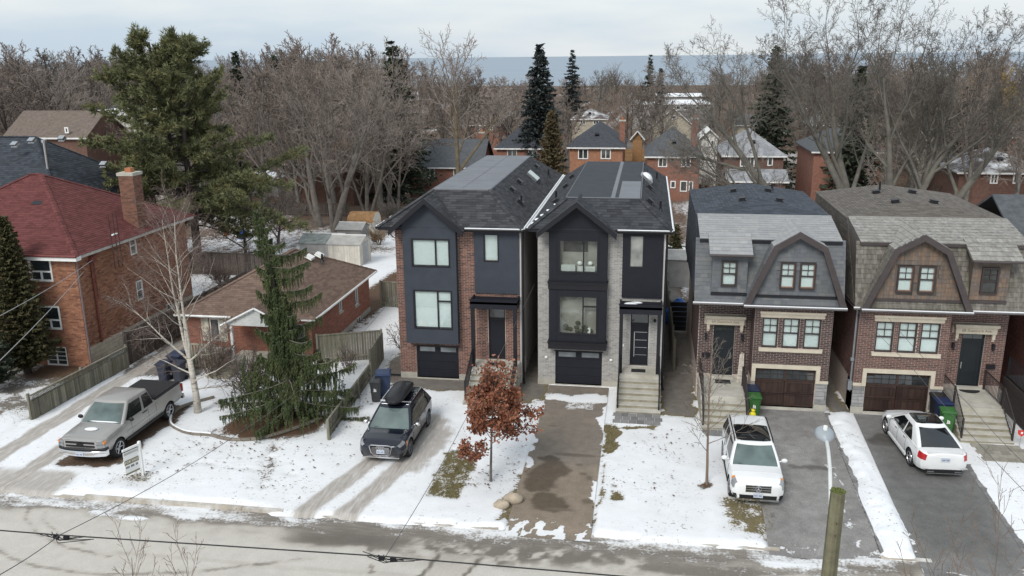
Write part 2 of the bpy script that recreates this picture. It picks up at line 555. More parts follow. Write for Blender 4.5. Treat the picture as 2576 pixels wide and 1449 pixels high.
# ------------------------------------------------------------------ ground
def sstep(a, b, x): t = np.clip((x - a) / (b - a), 0, 1); return t * t * (3 - 2 * t)
def boxm(x, y, x0, x1, y0, y1, s=.15): return sstep(x0 - s, x0 + s, x) * (1 - sstep(x1 - s, x1 + s, x)) * sstep(y0 - s, y0 + s, y) * (1 - sstep(y1 - s, y1 + s, y))
def ellm(x, y, cx, cy, rx, ry, s=.25): d = np.sqrt(((x - cx) / rx) ** 2 + ((y - cy) / ry) ** 2); return 1 - sstep(1 - s, 1 + s, d)
def sheet(name, X, Y, Z, attrs, m, cols=None):
    """a rectilinear sheet (2D arrays) with float attributes"""
    ny, nx = X.shape
    co = np.stack([X, Y, Z], -1).reshape(-1, 3)
    idx = np.arange(nx * ny).reshape(ny, nx)
    f = np.stack([idx[:-1, :-1], idx[:-1, 1:], idx[1:, 1:], idx[1:, :-1]], -1).reshape(-1, 4)
    me = bpy.data.meshes.new(name)
    me.vertices.add(len(co)); me.vertices.foreach_set('co', co.ravel())
    me.loops.add(f.size); me.loops.foreach_set('vertex_index', f.ravel().astype(np.int32))
    me.polygons.add(len(f)); me.polygons.foreach_set('loop_start', np.arange(0, f.size, 4, dtype=np.int32)); me.polygons.foreach_set('loop_total', np.full(len(f), 4, dtype=np.int32))
    me.polygons.foreach_set('use_smooth', np.ones(len(f), dtype=bool))
    for k, a in attrs.items():
        at = me.attributes.new(k, 'FLOAT', 'POINT'); at.data.foreach_set('value', a.ravel().astype(np.float32))
    me.materials.append(m); me.update(); me.validate()
    o = bpy.data.objects.new(name, me); COL.objects.link(o); ORG[o] = Vector()
    o['kind'] = 'structure'
    return o
def attr(nt, name):
    a = nm(nt, 'ShaderNodeAttribute'); a.attribute_name = name; return a.outputs['Fac']
def ground_material(name, bare, snowcol=(.84, .86, .88), leaf=0.0, rough=1.0, edge=5.0):
    """snow lying with gaps over bare ground. attributes: snow = cover, soil = kind of ground, wet"""
    m, nt, p, out = new_mat(name)
    n1 = noise(nt, 2.3, 6, .62); n2 = noise(nt, 11., 4, .6); n3 = noise(nt, 45., 3, .6)
    n = mathn(nt, 'ADD', mathn(nt, 'MULTIPLY', n1, .5), mathn(nt, 'MULTIPLY', n2, .5))
    n = mathn(nt, 'ADD', mathn(nt, 'MULTIPLY', mathn(nt, 'SUBTRACT', n, .5), 3.0), .5)
    sn = attr(nt, 'snow'); so = attr(nt, 'soil'); we = attr(nt, 'wet')
    mask = mathn(nt, 'MULTIPLY', mathn(nt, 'SUBTRACT', mathn(nt, 'MULTIPLY', sn, 1.6), mathn(nt, 'ADD', n, .1)), edge, clamp=True)
    sj = mathn(nt, 'ADD', so, mathn(nt, 'MULTIPLY', mathn(nt, 'SUBTRACT', n2, .5), .35 * rough), clamp=True)
    b = ramp(nt, sj, bare)
    b = mixc(nt, 1.0, b, ramp(nt, n3, [(.25, (1 - .55 * rough,) * 3), (.7, (1 + .25 * rough,) * 3)]), 'MULTIPLY')
    b = mixc(nt, 1.0, b, ramp(nt, n1, [(.3, (1 - .25 * rough,) * 3), (.7, (1 + .15 * rough,) * 3)]), 'MULTIPLY')
    b = mixc(nt, mathn(nt, 'MULTIPLY', we, .8), b, mixc(nt, 1.0, b, (.36, .33, .30), 'MULTIPLY'))
    s = mixc(nt, ramp(nt, n1, [(.35, 0.), (.75, 1.)]), snowcol, mul(snowcol, .95))
    # thin slush: where snow thins out it greys
    thin = mathn(nt, 'MULTIPLY', mathn(nt, 'SUBTRACT', 1.0, sn), .9, clamp=True)
    s = mixc(nt, thin, s, (.52, .50, .48))
    # dead leaves and grass tips poking through
    fl = mathn(nt, 'MULTIPLY', mathn(nt, 'SUBTRACT', noise(nt, 7., 3, .7), .60), 14., clamp=True)
    fl = mathn(nt, 'MULTIPLY', fl, mathn(nt, 'MULTIPLY', mathn(nt, 'SUBTRACT', noise(nt, .55, 3, .6), .42), 5., clamp=True))
    s = mixc(nt, mathn(nt, 'MULTIPLY', fl, leaf), s, mixc(nt, n2, (.10, .075, .04), (.26, .19, .12)))
    fin = mixc(nt, mask, b, s)
    # tyre-churned slush, streaked along the direction of travel
    di = attr(nt, 'dirt'); ge = nm(nt, 'ShaderNodeNewGeometry'); mp = nm(nt, 'ShaderNodeMapping'); mp.inputs['Scale'].default_value = (9, 1.1, 1) if leaf else (1.1, 9, 1); nt.links.new(ge.outputs['Position'], mp.inputs[0])
    ns = noise(nt, 1.0, 5, .65, mp.outputs[0])
    df = mathn(nt, 'MULTIPLY', mathn(nt, 'SUBTRACT', mathn(nt, 'ADD', mathn(nt, 'MULTIPLY', di, 1.3), ns), .62), 2.6, clamp=True)
    df = mathn(nt, 'MULTIPLY', df, mathn(nt, 'MULTIPLY', di, 3., clamp=True))
    nt.links.new(mixc(nt, mathn(nt, 'MULTIPLY', df, .88), fin, ramp(nt, ns, [(.3, (.24, .205, .17)), (.55, (.40, .365, .325)), (.75, (.60, .575, .545))])), p.inputs['Base Color'])
    nt.links.new(mathn(nt, 'SUBTRACT', mathn(nt, 'SUBTRACT', .92, mathn(nt, 'MULTIPLY', mask, .2)), mathn(nt, 'MULTIPLY', we, .45)), p.inputs['Roughness'])
    p.inputs['Specular IOR Level'].default_value = .25
    h = mathn(nt, 'ADD', mathn(nt, 'MULTIPLY', mask, .8), mathn(nt, 'ADD', mathn(nt, 'MULTIPLY', n2, .5), mathn(nt, 'MULTIPLY', n3, .35)))
    nt.links.new(bumpn(nt, h, .5, .03), p.inputs['Normal'])
    return m
GRASS, GRAVEL, LITTER = (.165, .14, .065), (.20, .182, .162), (.135, .085, .055)
M_ground = ground_material('snowy_ground', [(0, GRASS), (.4, (.19, .155, .085)), (.5, GRAVEL), (.62, GRAVEL), (.75, LITTER), (1, (.10, .055, .032))], leaf=.85)
KERB_Y = 24.75
def gap_lines(a, b, fine, lo, hi, g=1.25):
    x = [a]
    while x[-1] < b: x.append(x[-1] + fine)
    st = fine
    R_ = [x[-1]]
    while R_[-1] < hi: st *= g; R_.append(R_[-1] + min(st, 60))
    st = fine; L_ = [a]
    while L_[-1] > lo: st *= g; L_.append(L_[-1] - min(st, 60))
    return np.array(sorted(set(L_[1:] + x + R_[1:])))
gx = gap_lines(-34, 18, .125, -900, 900)
gy = gap_lines(KERB_Y - .36, 39, .12, KERB_Y - .4, 620, 1.12)
gy = gy[gy >= KERB_Y - .37]
X, Y = np.meshgrid(gx, gy)
nA = fnoise2(X, Y, 1, 4, .9); nB = fnoise2(X, Y, 2, 4, 2.5); nC = fnoise2(X, Y, 3, 3, .12)
xd = X + (nA - .5) * .9 + (nB - .5) * .4; yd = Y + (fnoise2(X, Y, 4, 4, .9) - .5) * .9 + (fnoise2(X, Y, 5, 3, 2.5) - .5) * .4
snow = .765 + (nA - .5) * .42
soil = np.full_like(X, .08) + (nC - .5) * .1
wet = np.zeros_like(X); dirt = np.zeros_like(X)
def put(mask, s=None, so=None, w=None, d=None):
    global snow, soil, wet, dirt
    if d is not None: dirt = np.maximum(dirt, mask * d)
    if s is not None: snow = snow * (1 - mask) + s * mask
    if so is not None: soil = soil * (1 - mask) + so * mask
    if w is not None: wet = wet * (1 - mask) + w * mask
# back yards and everything beyond: broken snow over leaf litter
back = sstep(38.5, 42, Y)
put(back, .38 + (nC - .5) * 1.1 + (nA - .5) * .4 - .22 * sstep(80, 110, Y), .80 + (nC - .5) * .5)
put(ellm(xd, yd, -22, 60, 9, 8) , .80); put(ellm(xd, yd, -16, 77, 11, 6), .92, .3); put(ellm(xd, yd, -27, 55, 7, 5), .85)
put(boxm(xd, yd, -16, -11.6, 41, 58, .5), .78, .8); put(boxm(xd, yd, -18.6, -16.4, 49, 64, .7), .12, .85)
put(ellm(xd, yd, 16, 66, 8, 7), .75); put(ellm(xd, yd, 6, 72, 7, 6), .6); put(ellm(xd, yd, 30, 80, 12, 12), .7)
# yard left of the fence
put(boxm(xd, yd, -60, -26.2, 20, 37, .3), .42 + (nA - .5) * 1.0, .62)
put(ellm(xd, yd, -27.2, 29.8, .9, 1.6), .85); put(ellm(xd, yd, -27.6, 33.6, 1.0, 1.0), .62); put(boxm(xd, yd, -30, -26, 35.3, 38.5, .4), .05, .78)
# left driveway with wheel tracks
LD = boxm(xd, yd, -25.6, -19.9, KERB_Y, 39, .15)
put(LD, .86, .55)
wob = (fnoise2(X * 0, Y, 8, 2, .5) - .5) * .25
for xc, hw, s in ((-24.85, .42, .30), (-22.75, .40, .28)):
    put(boxm(xd * .3 + X * .7 + wob, Y, xc - hw, xc + hw, KERB_Y - 1, 44, .22), .75, .56, 0, .62)
put(boxm(xd, yd, -22.1, -19.7, 27.0, 33.2, .15), .10, .74, .3)          # bare patch kept dry under the pickup
put(boxm(xd, yd, -25.5, -21.5, 36.3, 46, .5), .06, .58)
put(boxm(xd, yd, -25.8, -20.5, KERB_Y - 1, 26.4, .5), .7, .55, .0, .42)
# planting bed round the spruce
put(ellm(xd, yd, -16.4, 32.4, 3.1, 2.35, .15), .55, .85)
put(ellm(xd, yd, -15.3, 31.6, 2.0, 1.35, .3), .0, .93)
put(ellm(xd, yd, -18.6, 31.6, 1.2, 1.1, .3), .80)
# centre driveway (blue car)
for xa, xb, hw, s in ((-11.25, -10.05, .36, .50), (-9.75, -8.75, .36, .47)):
    xc = xa + (xb - xa) * np.clip((Y - 25.0) / 4.0, 0, 1)
    put((1 - sstep(hw * .3, hw * 1.9, np.abs(xd * .3 + X * .7 - xc))) * sstep(24.0, 24.6, Y) * (1 - sstep(32.8, 34.2, Y)), .75, .60, 0, .60)
put(boxm(xd, yd, -8.8, -7.7, 28.2, 33, .4), None, None, None, .40)
put(boxm(xd, yd, -11.6, -4.9, 36.35, 38.8, .2), .04, .52); put(boxm(xd, yd, -6.0, -4.3, 35.5, 60, .3), .02, .5)
put(boxm(xd, yd, -12.6, -11.3, 37, 41, .3), .12, .66)
# mown patch, dry strips, little bare places
put(boxm(xd, yd, -7.45, -6.15, 26.3, 30.3, .14), .40 + (nB - .5) * .7, .16 + (nA - .5) * .3)
put(boxm(xd, yd, -1.42, -.86, 30.7, 33.6, .08), .0, .36); put(boxm(xd, yd, -1.1, .9, 33.1, 33.5, .1), .25, .3)
put(boxm(xd, yd, -.9, -.42, 27.1, 27.75, .06), .12, .3); put(boxm(xd, yd, -.85, -.5, 28.0, 28.25, .06), .2, .3)
put(boxm(xd, yd, -4.55, -4.1, 25.2, 28.6, .12), .3, .36); put(boxm(xd, yd, -4.9, -4.55, 29, 36, .2), .62, .3)
put(boxm(xd, yd, -1.35, -1.2, 25, 30.5, .05), .35, .36)
put(boxm(xd, yd, 2.9, 4.6, 25.4, 28.0, .35), .36 + (nB - .5) * .7, .32)
put(boxm(xd, yd, .95, 2.45, 34.6, 60, .25), .02, .54); put(boxm(xd, yd, 7.95, 8.95, 35.9, 60, .2), .03, .54)
put(ellm(xd, yd, -5.3, 27.6, .9, .8, .5), .62, .2); put(ellm(xd, yd, -18.3, 26.4, .8, .5, .5), .50, .15)
put(ellm(xd, yd, 2.5, 28.7, .35, .3, .4), .1, .8)
put(boxm(X + .35 * (Y - 27), yd, -13.8, -13.4, 26.2, 30, .25) * (nB > .47), .35, .7)
put(boxm(X, Y + .12 * X, -17, -12.5, 25.7, 25.9, .15) * (nB > .45), .45, .75)
put(boxm(xd, yd, 1.0, 2.6, 30.5, 33.5, .5), .70, .3)
put(sstep(KERB_Y + .5, KERB_Y - .1, Y), .80 + (nA - .5) * .5, .55, None, .16 + 0 * X)
# snow banked up
snow = np.clip(snow, 0, 1)
put(boxm(xd, yd, 8.0, 8.65, 25, 35.8, .1), .99); put(boxm(xd, yd, 7.4, 8.5, 23, 29, .15), .99); put(boxm(xd, yd, 12.15, 18, 24.9, 31.6, .1), .95)
Z = np.array([terr(v) for v in gy])[:, None] + 0 * X
near = 1 - sstep(39, 44, Y)
Z = Z + near * (sstep(.5, .95, snow) * .05 + (nB - .5) * .03 * snow) + (1 - near) * (nC - .5) * .2
Z += near * boxm(xd, yd, 8.05, 8.55, 25.4, 35.6, .25) * .10 + near * boxm(xd, yd, 7.55, 8.35, 24.9, 29, .3) * .08
for (xa, xb, sk_) in ((-4.3, -1.34, 0), (4.5, 8.0, .035), (9.05, 12.45, .045)):
    X_ = X - sk_ * (Y - 36)
    Z = Z * (1 - boxm(X_, Y, xa, xb, 20, 37.6, .1)) - (.03 + .12 * (1 - sstep(25.2, 26.2, Y))) * boxm(X_, Y, xa, xb, 20, 37.6, .1)
yed = KERB_Y - .16 + (nB - .5) * .30 + (nA - .5) * .35 + .36 * boxm(X, Y, -20.3, -12.6, 20, 30, .25)
lipz = sstep(yed - .06, yed + .34, Y)
Z = Z * lipz - .15 * (1 - lipz)
ground = sheet('ground', X, Y, Z, dict(snow=snow, soil=soil, wet=wet, dirt=dirt), M_ground)
props(ground, 'snow covered front lawns and patchy back yards', 'ground')

# ------------------------------------------------------------------ driveways
def driveway(label, x0, x1, y0, y1, bare, paint, skew=0.0, seed=20, z=.006):
    xs = np.arange(x0, x1 + .001, .07); ys = np.arange(y0, y1 + .001, .09)
    X, Y = np.meshgrid(xs, ys)
    a = dict(snow=np.zeros_like(X), soil=np.full_like(X, .3), wet=np.zeros_like(X))
    nA = fnoise2(X, Y, seed, 4, 1.1); nB = fnoise2(X, Y, seed + 1, 4, 3.)
    xd = X + (nA - .5) * .8 + (nB - .5) * .3; yd = Y + (fnoise2(X, Y, seed + 2, 4, 1.1) - .5) * .8 + (fnoise2(X, Y, seed + 3, 3, 3.) - .5) * .3
    def pt(mask, s=None, so=None, w=None):
        for k, v in (('snow', s), ('soil', so), ('wet', w)):
            if v is not None: a[k] = a[k] * (1 - mask) + v * mask
    a['soil'] += (nA - .5) * .5
    paint(X, Y, xd, yd, nA, nB, pt)
    Xs = X + skew * (Y - y1)
    Z = np.full_like(X, z) + .02 * sstep(.5, .9, a['snow'])
    Z = Z - .09 * (1 - sstep(KERB_Y - .05, KERB_Y + .9, Y))
    o = sheet('driveway', Xs, Y, Z, a, bare)
    return props(o, label, 'driveway')
def p2(X, Y, xd, yd, nA, nB, pt):
    pt(boxm(xd, yd, -4.3, -1.2, 35.6, 36.6, .25), .86); pt(boxm(xd, yd, -3.2, -2.2, 34.8, 35.7, .3), .5)
    pt(boxm(xd, yd, -1.62, -1.2, 31.2, 35.4, .10), .9); pt(boxm(xd, yd, -1.62, -1.2, 26.8, 28.4, .10), .85); pt(boxm(xd, yd, -4.4, -4.12, 29, 35.4, .08), .7)
    pt(boxm(xd, yd, -4.5, -1.2, 24.6, 29.5, .6), None, .72)
    for e in ((-3.25, 28.9, .75, .95), (-3.35, 27.9, .65, .5), (-3.1, 26.6, .6, .75), (-3.5, 29.9, .35, .35)):
        pt(ellm(xd, yd, *e, .15), 0, None, 1.0)
    for e in ((-1.75, 28.6, .12, .2), (-2.0, 28.9, .15, .12), (-2.2, 29.6, .14, .1), (-1.7, 26.9, .22, .18), (-2.6, 26.2, .5, .1), (-2.4, 30.4, .9, .12), (-3.6, 33, .2, .08)):
        pt(ellm(X, Y, *e, .4), 0, None, .7)
    pt(boxm(xd, yd, -4.5, -1, 24.2, 25.3, .25) * (nB > .45), .72, .5, .4)
def p3(X, Y, xd, yd, nA, nB, pt):
    pt(ellm(xd, yd, 4.75, 29.1, .95, .6, .12), 0, None, 1.0)
    pt(boxm(xd, yd, 4.7, 5.3, 30.35, 30.7, .12), 0, None, .9); pt(boxm(xd, yd, 5.6, 7.3, 30.3, 30.75, .14), 0, None, .85)
    pt(ellm(xd, yd, 5.1, 32.6, .7, 1.6, .6), .22, .1); pt(ellm(xd, yd, 5.9, 31.5, .9, 1.0, .6), .2, .1); pt(ellm(xd, yd, 5.5, 28, 1.4, 1.0, .8), .15, .2)
    pt(ellm(xd, yd, 5.0, 26.9, .15, .12, .4), 0, None, .7); pt(ellm(xd, yd, 4.9, 33.8, .22, .16, .4), 0, None, .8)
    pt(boxm(xd, yd, 4.2, 8, 24.4, 25.0, .3) * (nB > .5), .5, .3, .2)
    pt(boxm(xd, yd, 7.25, 7.45, 24, 31, .08) * (nB > .5), .5); pt(boxm(xd, yd, 4.2, 4.55, 24, 28, .05) * (nB > .52), .5)
def p4(X, Y, xd, yd, nA, nB, pt):
    pt(ellm(xd, yd, 9.75, 33.3, .55, .55, .2), 0, None, 1.0)
    pt(boxm(xd, yd, 9.3, 12.1, 25, 33, .5), 0, .05, .25 + 0 * X); pt(boxm(xd, yd, 8.8, 9.15, 24, 30, .06) * (nB > .48), .6)
    pt(boxm(xd, yd, 12.0, 12.6, 31, 33.6, .1) * (nB > .42), .6)
M_drive2 = ground_material('worn_driveway', [(0, (.20, .175, .15)), (.35, (.235, .20, .165)), (.6, (.27, .225, .175)), (1, (.235, .18, .135))], rough=.7)
M_drive3 = ground_material('grey_asphalt', [(0, (.36, .35, .335)), (.35, (.255, .245, .235)), (.6, (.225, .215, .205)), (1, (.27, .255, .235))], rough=.9)
M_drive4 = ground_material('dark_asphalt', [(0, (.17, .168, .163)), (.4, (.23, .225, .22)), (.7, (.29, .285, .275)), (1, (.32, .315, .305))], rough=.8)
driveway('brownish driveway with dark wet stains leading to the grey brick house', -4.25, -1.40, KERB_Y - .30, 37.62, M_drive2, p2, .0)
driveway('grey asphalt driveway beside the parked white sport utility vehicle', 4.55, 7.95, KERB_Y - .30, 36.05, M_drive3, p3, .035, 30)
driveway('dark asphalt driveway under the white sedan', 9.1, 12.4, KERB_Y - .85, 36.0, M_drive4, p4, .045, 40)
# paver edging of the right-hand driveways, each stone a piece
M_paver = mat('paver', (.22, .215, .21), .85, .2, 4, rnd=.25, bump=.3)
def edging(label, x, y0, y1, skew, yref, n, w=.3):
    t = thing('paver_edging', label, 'edging', (x, y0, 0))
    st = (y1 - y0) / n
    for i in range(n):
        y = y0 + i * st; xx = x + skew * (y - yref)
        MB().box(xx, xx + w, y + .012, y + st - .012, -.05, .022 + random.random() * .006).build('paver', M_paver, t)
edging('row of grey pavers along the snow edge of the grey asphalt driveway', 7.93, 25.0, 35.9, .035, 36.05, 34, .2)
edging('row of grey pavers along the porch side of the dark driveway', 12.35, 25.5, 31.6, .045, 36, 20, .3)

# ------------------------------------------------------------------ road and kerb
M_road = ground_material('salted_road', [(0, (.55, .52, .47)), (.45, (.48, .45, .40)), (.75, (.26, .235, .205)), (1, (.17, .15, .13))], rough=.3, edge=2.0)
rx = gap_lines(-26, 12, .115, -400, 400); ry = np.concatenate([np.arange(-60, 15, 3.0), np.arange(15, KERB_Y + .01, .09)])
ry[-1] = KERB_Y
X, Y = np.meshgrid(rx, ry)
nA = fnoise2(X, Y, 50, 5, .7); nB = fnoise2(X, Y, 51, 4, 3.); nS = fnoise2(X * .25, Y, 52, 4, 2.2)
dirt = np.zeros_like(X); snow = np.zeros_like(X); soil = .12 + (nA - .5) * .3 + (fnoise2(X * .2, Y, 53, 3, 2.) - .5) * .3; wet = np.zeros_like(X)
yd = Y + (nA - .5) * .9 + (nS - .5) * .5
edge = sstep(23.55, 24.15, yd)
put(edge, .46 + (nS - .5) * 1.7, .80, .45, .16)
put(sstep(24.0, 24.4, yd) * sstep(-12, -14, X), .62 + (nS - .5) * 1.1, .7, .3)
put(sstep(24.25, 24.6, yd) * sstep(-9, -6, X), .55 + (nS - .5) * 1.2, .7, .3)
put(ellm(X, yd, -3.5, 23.6, 5.5, .75, .6) * np.clip((nB - .3) * 4, 0, 1), .18, .82, .45)
put(ellm(X, yd, 2.2, 23.3, 3.0, .6, .4) * np.clip((nS - .35) * 5, 0, 1), .25, .8, .4); put(ellm(X, yd, 6.3, 23.2, 2.5, .8, .4) * np.clip((nS - .35) * 5, 0, 1), .42, .75, .3)
put(ellm(X, yd, -9.3, 23.6, 2.0, .5, .5), .08, .85, .6)
def arc(pts, hw, k):
    d = np.full_like(X, 9.)
    for (a, b), (c, e) in zip(pts, pts[1:]):
        L2 = (c - a) ** 2 + (e - b) ** 2; t = np.clip(((X - a) * (c - a) + (Y - b) * (e - b)) / L2, 0, 1)
        d = np.minimum(d, np.hypot(X - a - t * (c - a), Y - b - t * (e - b)))
    put((1 - sstep(hw * .6, hw, d)) * np.clip((nB - .15) * 3, 0, 1) * k, None, .88)
arc([(-21.0, 23.9), (-20.7, 23.3), (-19.6, 22.45), (-18.1, 21.85), (-16.4, 21.55)], .11, .75); arc([(-20.3, 23.8), (-19.9, 23.2), (-18.8, 22.5), (-17.6, 22.1)], .09, .7)
arc([(-20.6, 21.6), (-19.5, 21.05), (-18.2, 20.7), (-16.0, 20.6), (-13.4, 21.1), (-9.9, 22.4)], .12, .7)
arc([(-16.5, 21.75), (-14, 21.8), (-10.5, 21.75), (-6, 21.9)], .13, .45); arc([(-8.6, 24), (-8.4, 23.2), (-8.1, 22.4), (-7.9, 21.9)], .12, .75)
put(boxm(X - .25 * (Y - 21), Y, -6.6, -5.3, 15, 23.2, .05), None, .45)
put((1 - sstep(.03, .10, np.abs(X - .25 * (Y - 21) + 6.6 + (nB - .5) * .1))) * sstep(23.2, 23, Y), None, 1.0); put((1 - sstep(.03, .10, np.abs(X - .25 * (Y - 21) + 5.3 + (nB - .5) * .1))) * sstep(23.2, 23, Y), None, 1.0)
snow = np.where(Y < 14.5, .42, snow); soil = np.where(Y < 14.5, .9, soil)  # unseen near side made less snowy to darken the reflections in the windows
road = sheet('road', X, Y, np.full_like(X, -.10) + .025 * sstep(.4, .8, snow), dict(snow=np.clip(snow, 0, 1), soil=np.clip(soil, 0, 1), wet=wet, dirt=dirt), M_road)
props(road, 'pale salted street with dark slush along its far edge', 'road')
M_kerb = mat('kerb_concrete', (.42, .375, .31), .9, .2, 2, bump=.3, stain=(.80, .82, .84), stain_amt=.6, stain_scale=1.4)
M_snow = mat('snow', (.84, .86, .88), .75, .06, 2, bump=.5, bscale=9, spec=.2)
kerb = thing('kerb', 'low concrete kerb between the snowy lawns and the street', 'kerb', (0, KERB_Y, -.1)); kerb['kind'] = 'structure'
x = -60.0
while x < 60:
    if not any(a - .3 < x < b for a, b in ((-25.5, -21.0), (-12.2, -8.4), (-4.4, -1.3), (4.0, 7.4), (8.4, 11.5))):
        bare_ = -20.3 < x < -12.6 or x > 30 or x < -30
        MB().box(x + .006, x + 1.494, KERB_Y + .002, KERB_Y + .16, -.14, .03 + random.random() * .01 if bare_ else -.05).build('kerb_stone', M_kerb, kerb)
    else:
        MB().box(x + .006, x + 1.494, KERB_Y + .002, KERB_Y + .16, -.16, -.05 if x < -5 else -.105).build('kerb_stone', M_kerb, kerb)
    x += 1.5

# ------------------------------------------------------------------ lake
m, nt, p, out = new_mat('lake_water')
ge = nm(nt, 'ShaderNodeNewGeometry'); mp = nm(nt, 'ShaderNodeMapping'); mp.inputs['Scale'].default_value = (.002, .012, .01); nt.links.new(ge.outputs['Position'], mp.inputs[0])
nt.links.new(ramp(nt, noise(nt, 1., 5, .6, mp.outputs[0]), [(.3, (.235, .295, .355)), (.7, (.285, .34, .395))]), p.inputs['Base Color'])
p.inputs['Roughness'].default_value = .55; p.inputs['Specular IOR Level'].default_value = .25
lake = MB().quad((-30000, 480, -8), (30000, 480, -8), (30000, 50000, -8), (-30000, 50000, -8)).build('lake', m, kind='structure', label='blue grey lake reaching to the horizon', cat='lake')

# ------------------------------------------------------------------ house materials
M_brick_red = mat('red_brick', (.30, .14, .10), .9, .25, 7, rcols=[(.18, .10, .08), (.21, .115, .09), (.25, .135, .105), (.19, .10, .08), (.225, .12, .093), (.12, .072, .062), (.27, .15, .115)], bump=.35)
M_brick_grey = mat('grey_brick', (.4, .39, .37), .9, .2, 7, rcols=[(.40, .385, .36), (.36, .35, .33), (.44, .425, .40), (.33, .32, .30), (.42, .40, .375)], bump=.3)
M_brick_plum = mat('plum_brick', (.14, .08, .07), .9, .25, 7, rcols=[(.092, .060, .056), (.108, .070, .064), (.075, .052, .05), (.12, .078, .070), (.085, .058, .055)], bump=.35)
M_brick_plum2 = mat('rose_brick', (.17, .09, .075), .9, .25, 7, rcols=[(.155, .088, .074), (.175, .098, .082), (.13, .076, .066), (.195, .11, .09), (.145, .085, .074)], bump=.35)
M_brick_old = mat('old_orange_brick', (.30, .13, .08), .9, .25, 7, rcols=[(.33, .148, .086), (.37, .17, .10), (.28, .125, .075), (.40, .195, .115), (.30, .13, .078), (.20, .085, .055)], bump=.35)
M_brick_rust = mat('rust_brick', (.28, .115, .08), .9, .25, 7, rcols=[(.29, .12, .085), (.32, .135, .095), (.25, .105, .075), (.34, .145, .105)], bump=.35)
M_mortar_pale = mat('pale_mortar', (.56, .44, .38), .95, .1, 8)
M_mortar_grey = mat('grey_mortar', (.55, .54, .52), .95, .1, 8)
M_mortar_tan = mat('tan_mortar', (.50, .43, .38), .95, .15, 6)
M_mortar_buff = mat('buff_mortar', (.36, .24, .17), .95, .15, 6)
M_stucco = mat('slate_blue_stucco', (.045, .053, .068), .85, .10, 2, bump=.4, bscale=120)
M_black_panel = mat('black_panel', (.0135, .0145, .021), .55, .12, 3, spec=.3)
M_blk = mat('black_metal', (.013, .013, .017), .45, .1, 3, spec=.4)
M_side_grey = mat('grey_side_stucco', (.50, .48, .46), .9, .06, 1.5, bump=.2)
M_conc = mat('concrete', (.47, .45, .40), .9, .15, 2.2, bump=.3, stain=(.28, .26, .17), stain_amt=.45, stain_scale=1.6)
M_footing = mat('footing_concrete', (.40, .38, .33), .92, .15, 3, bump=.3)
M_sh_char = mat('charcoal_shingle', (.066, .067, .072), .95, .2, 9, rnd=.32, bump=.5, bscale=150, spec=.15)
M_sh_char2 = mat('blue_charcoal_shingle', (.060, .063, .070), .95, .2, 9, rnd=.3, bump=.5, bscale=150, spec=.15)
M_membrane = mat('grey_membrane', (.19, .20, .215), .9, .08, 1.0, spec=.2)
M_membrane_dk = mat('dark_membrane', (.055, .06, .07), .92, .12, 1.5, bump=.3, spec=.2)
M_white = mat('white_paint', (.78, .78, .76), .6, .06, 2)
M_gut_white = mat('white_gutter', (.72, .72, .70), .6, .15, 3)
M_pane = glass_mat('dark_pane', dark=(.035, .042, .045))
M_pane_mid = glass_mat('mid_pane', dark=(.05, .055, .052))
M_glass = glass_mat('clear_pane')
M_blind = mat('white_blind', (.74, .78, .78), .7, .05, 3)
M_frost = glass_mat('frosted_pane', dark=(.30, .31, .29), rough=.12)
M_garage_pane = glass_mat('garage_pane', dark=(.20, .22, .23), rough=.1)
M_steel = mat('brushed_steel', (.62, .62, .62), .3, .05, 5, metal=1.0)
M_mat = mat('rubber_mat', (.02, .02, .022), .95, .2, 30, bump=.5)
M_lampwhite = mat('lamp_white', (.82, .82, .80), .4, .03, 3)
M_bronze = mat('dark_bronze', (.035, .028, .027), .5, .15, 3)

M_riser = mat('mossy_shaded_riser', (.27, .245, .18), .95, .25, 3, bump=.3, stain=(.42, .40, .34), stain_amt=.5, stain_scale=2.5)  # mossy tone with extra darkness painted in for shade under top light
def step(parent, x0, x1, y0, y1, z):
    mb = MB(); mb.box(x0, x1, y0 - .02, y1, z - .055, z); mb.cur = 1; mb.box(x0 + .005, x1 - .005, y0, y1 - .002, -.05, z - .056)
    return mb.build('step', [M_conc, M_riser], parent)
def sloped(parent, pts, m, t=.06, name='roof_plane'):
    return MB().slab(pts, t).build(name, m, parent)
def vent(parent, p, n, m=None, a=.38, b=.26, h=.12):
    """a low box vent lying on a roof plane with normal n"""
    n = Vector(n).normalized(); v = (Vector((0, 0, 1)) - n * n.z); v = v.normalized() if v.length > .05 else Vector((0, 1, 0)); u = v.cross(n)
    fr = PLANE(p, u, v)
    mb = MB(fr); mb.box(-a / 2 - .04, a / 2 + .04, -b / 2 - .05, b / 2 + .04, .0, .022); mb.box(-a / 2, a / 2, -b / 2, b / 2, .02, h)
    mb.box(-a / 2 - .02, a / 2 + .02, -b / 2 - .04, b / 2 + .02, h, h + .025)
    return mb.build('roof_vent', m or M_blk, parent)
def pipe(parent, p, h=.45, r=.05, m=None):
    p = Vector(p)
    mb = MB(); mb.cyl(p + Vector((0, 0, -.05)), p + Vector((0, 0, h)), r, r, 10); mb.cyl(p + Vector((0, 0, -.05)), p + Vector((0, 0, .08)), r * 2.2, r * 1.2, 10)
    return mb.build('vent_pipe', m or M_blk, parent)
def gutter(parent, pts, m, r=.07, snow=True):
    o = MB().tube([Vector(p) for p in pts], r, 6).build('gutter', m, parent)
    if snow: MB().tube([Vector(p) + Vector((0, 0, r * .62)) for p in pts], r * .7, 5).build('gutter_snow', M_snow, o)
    return o
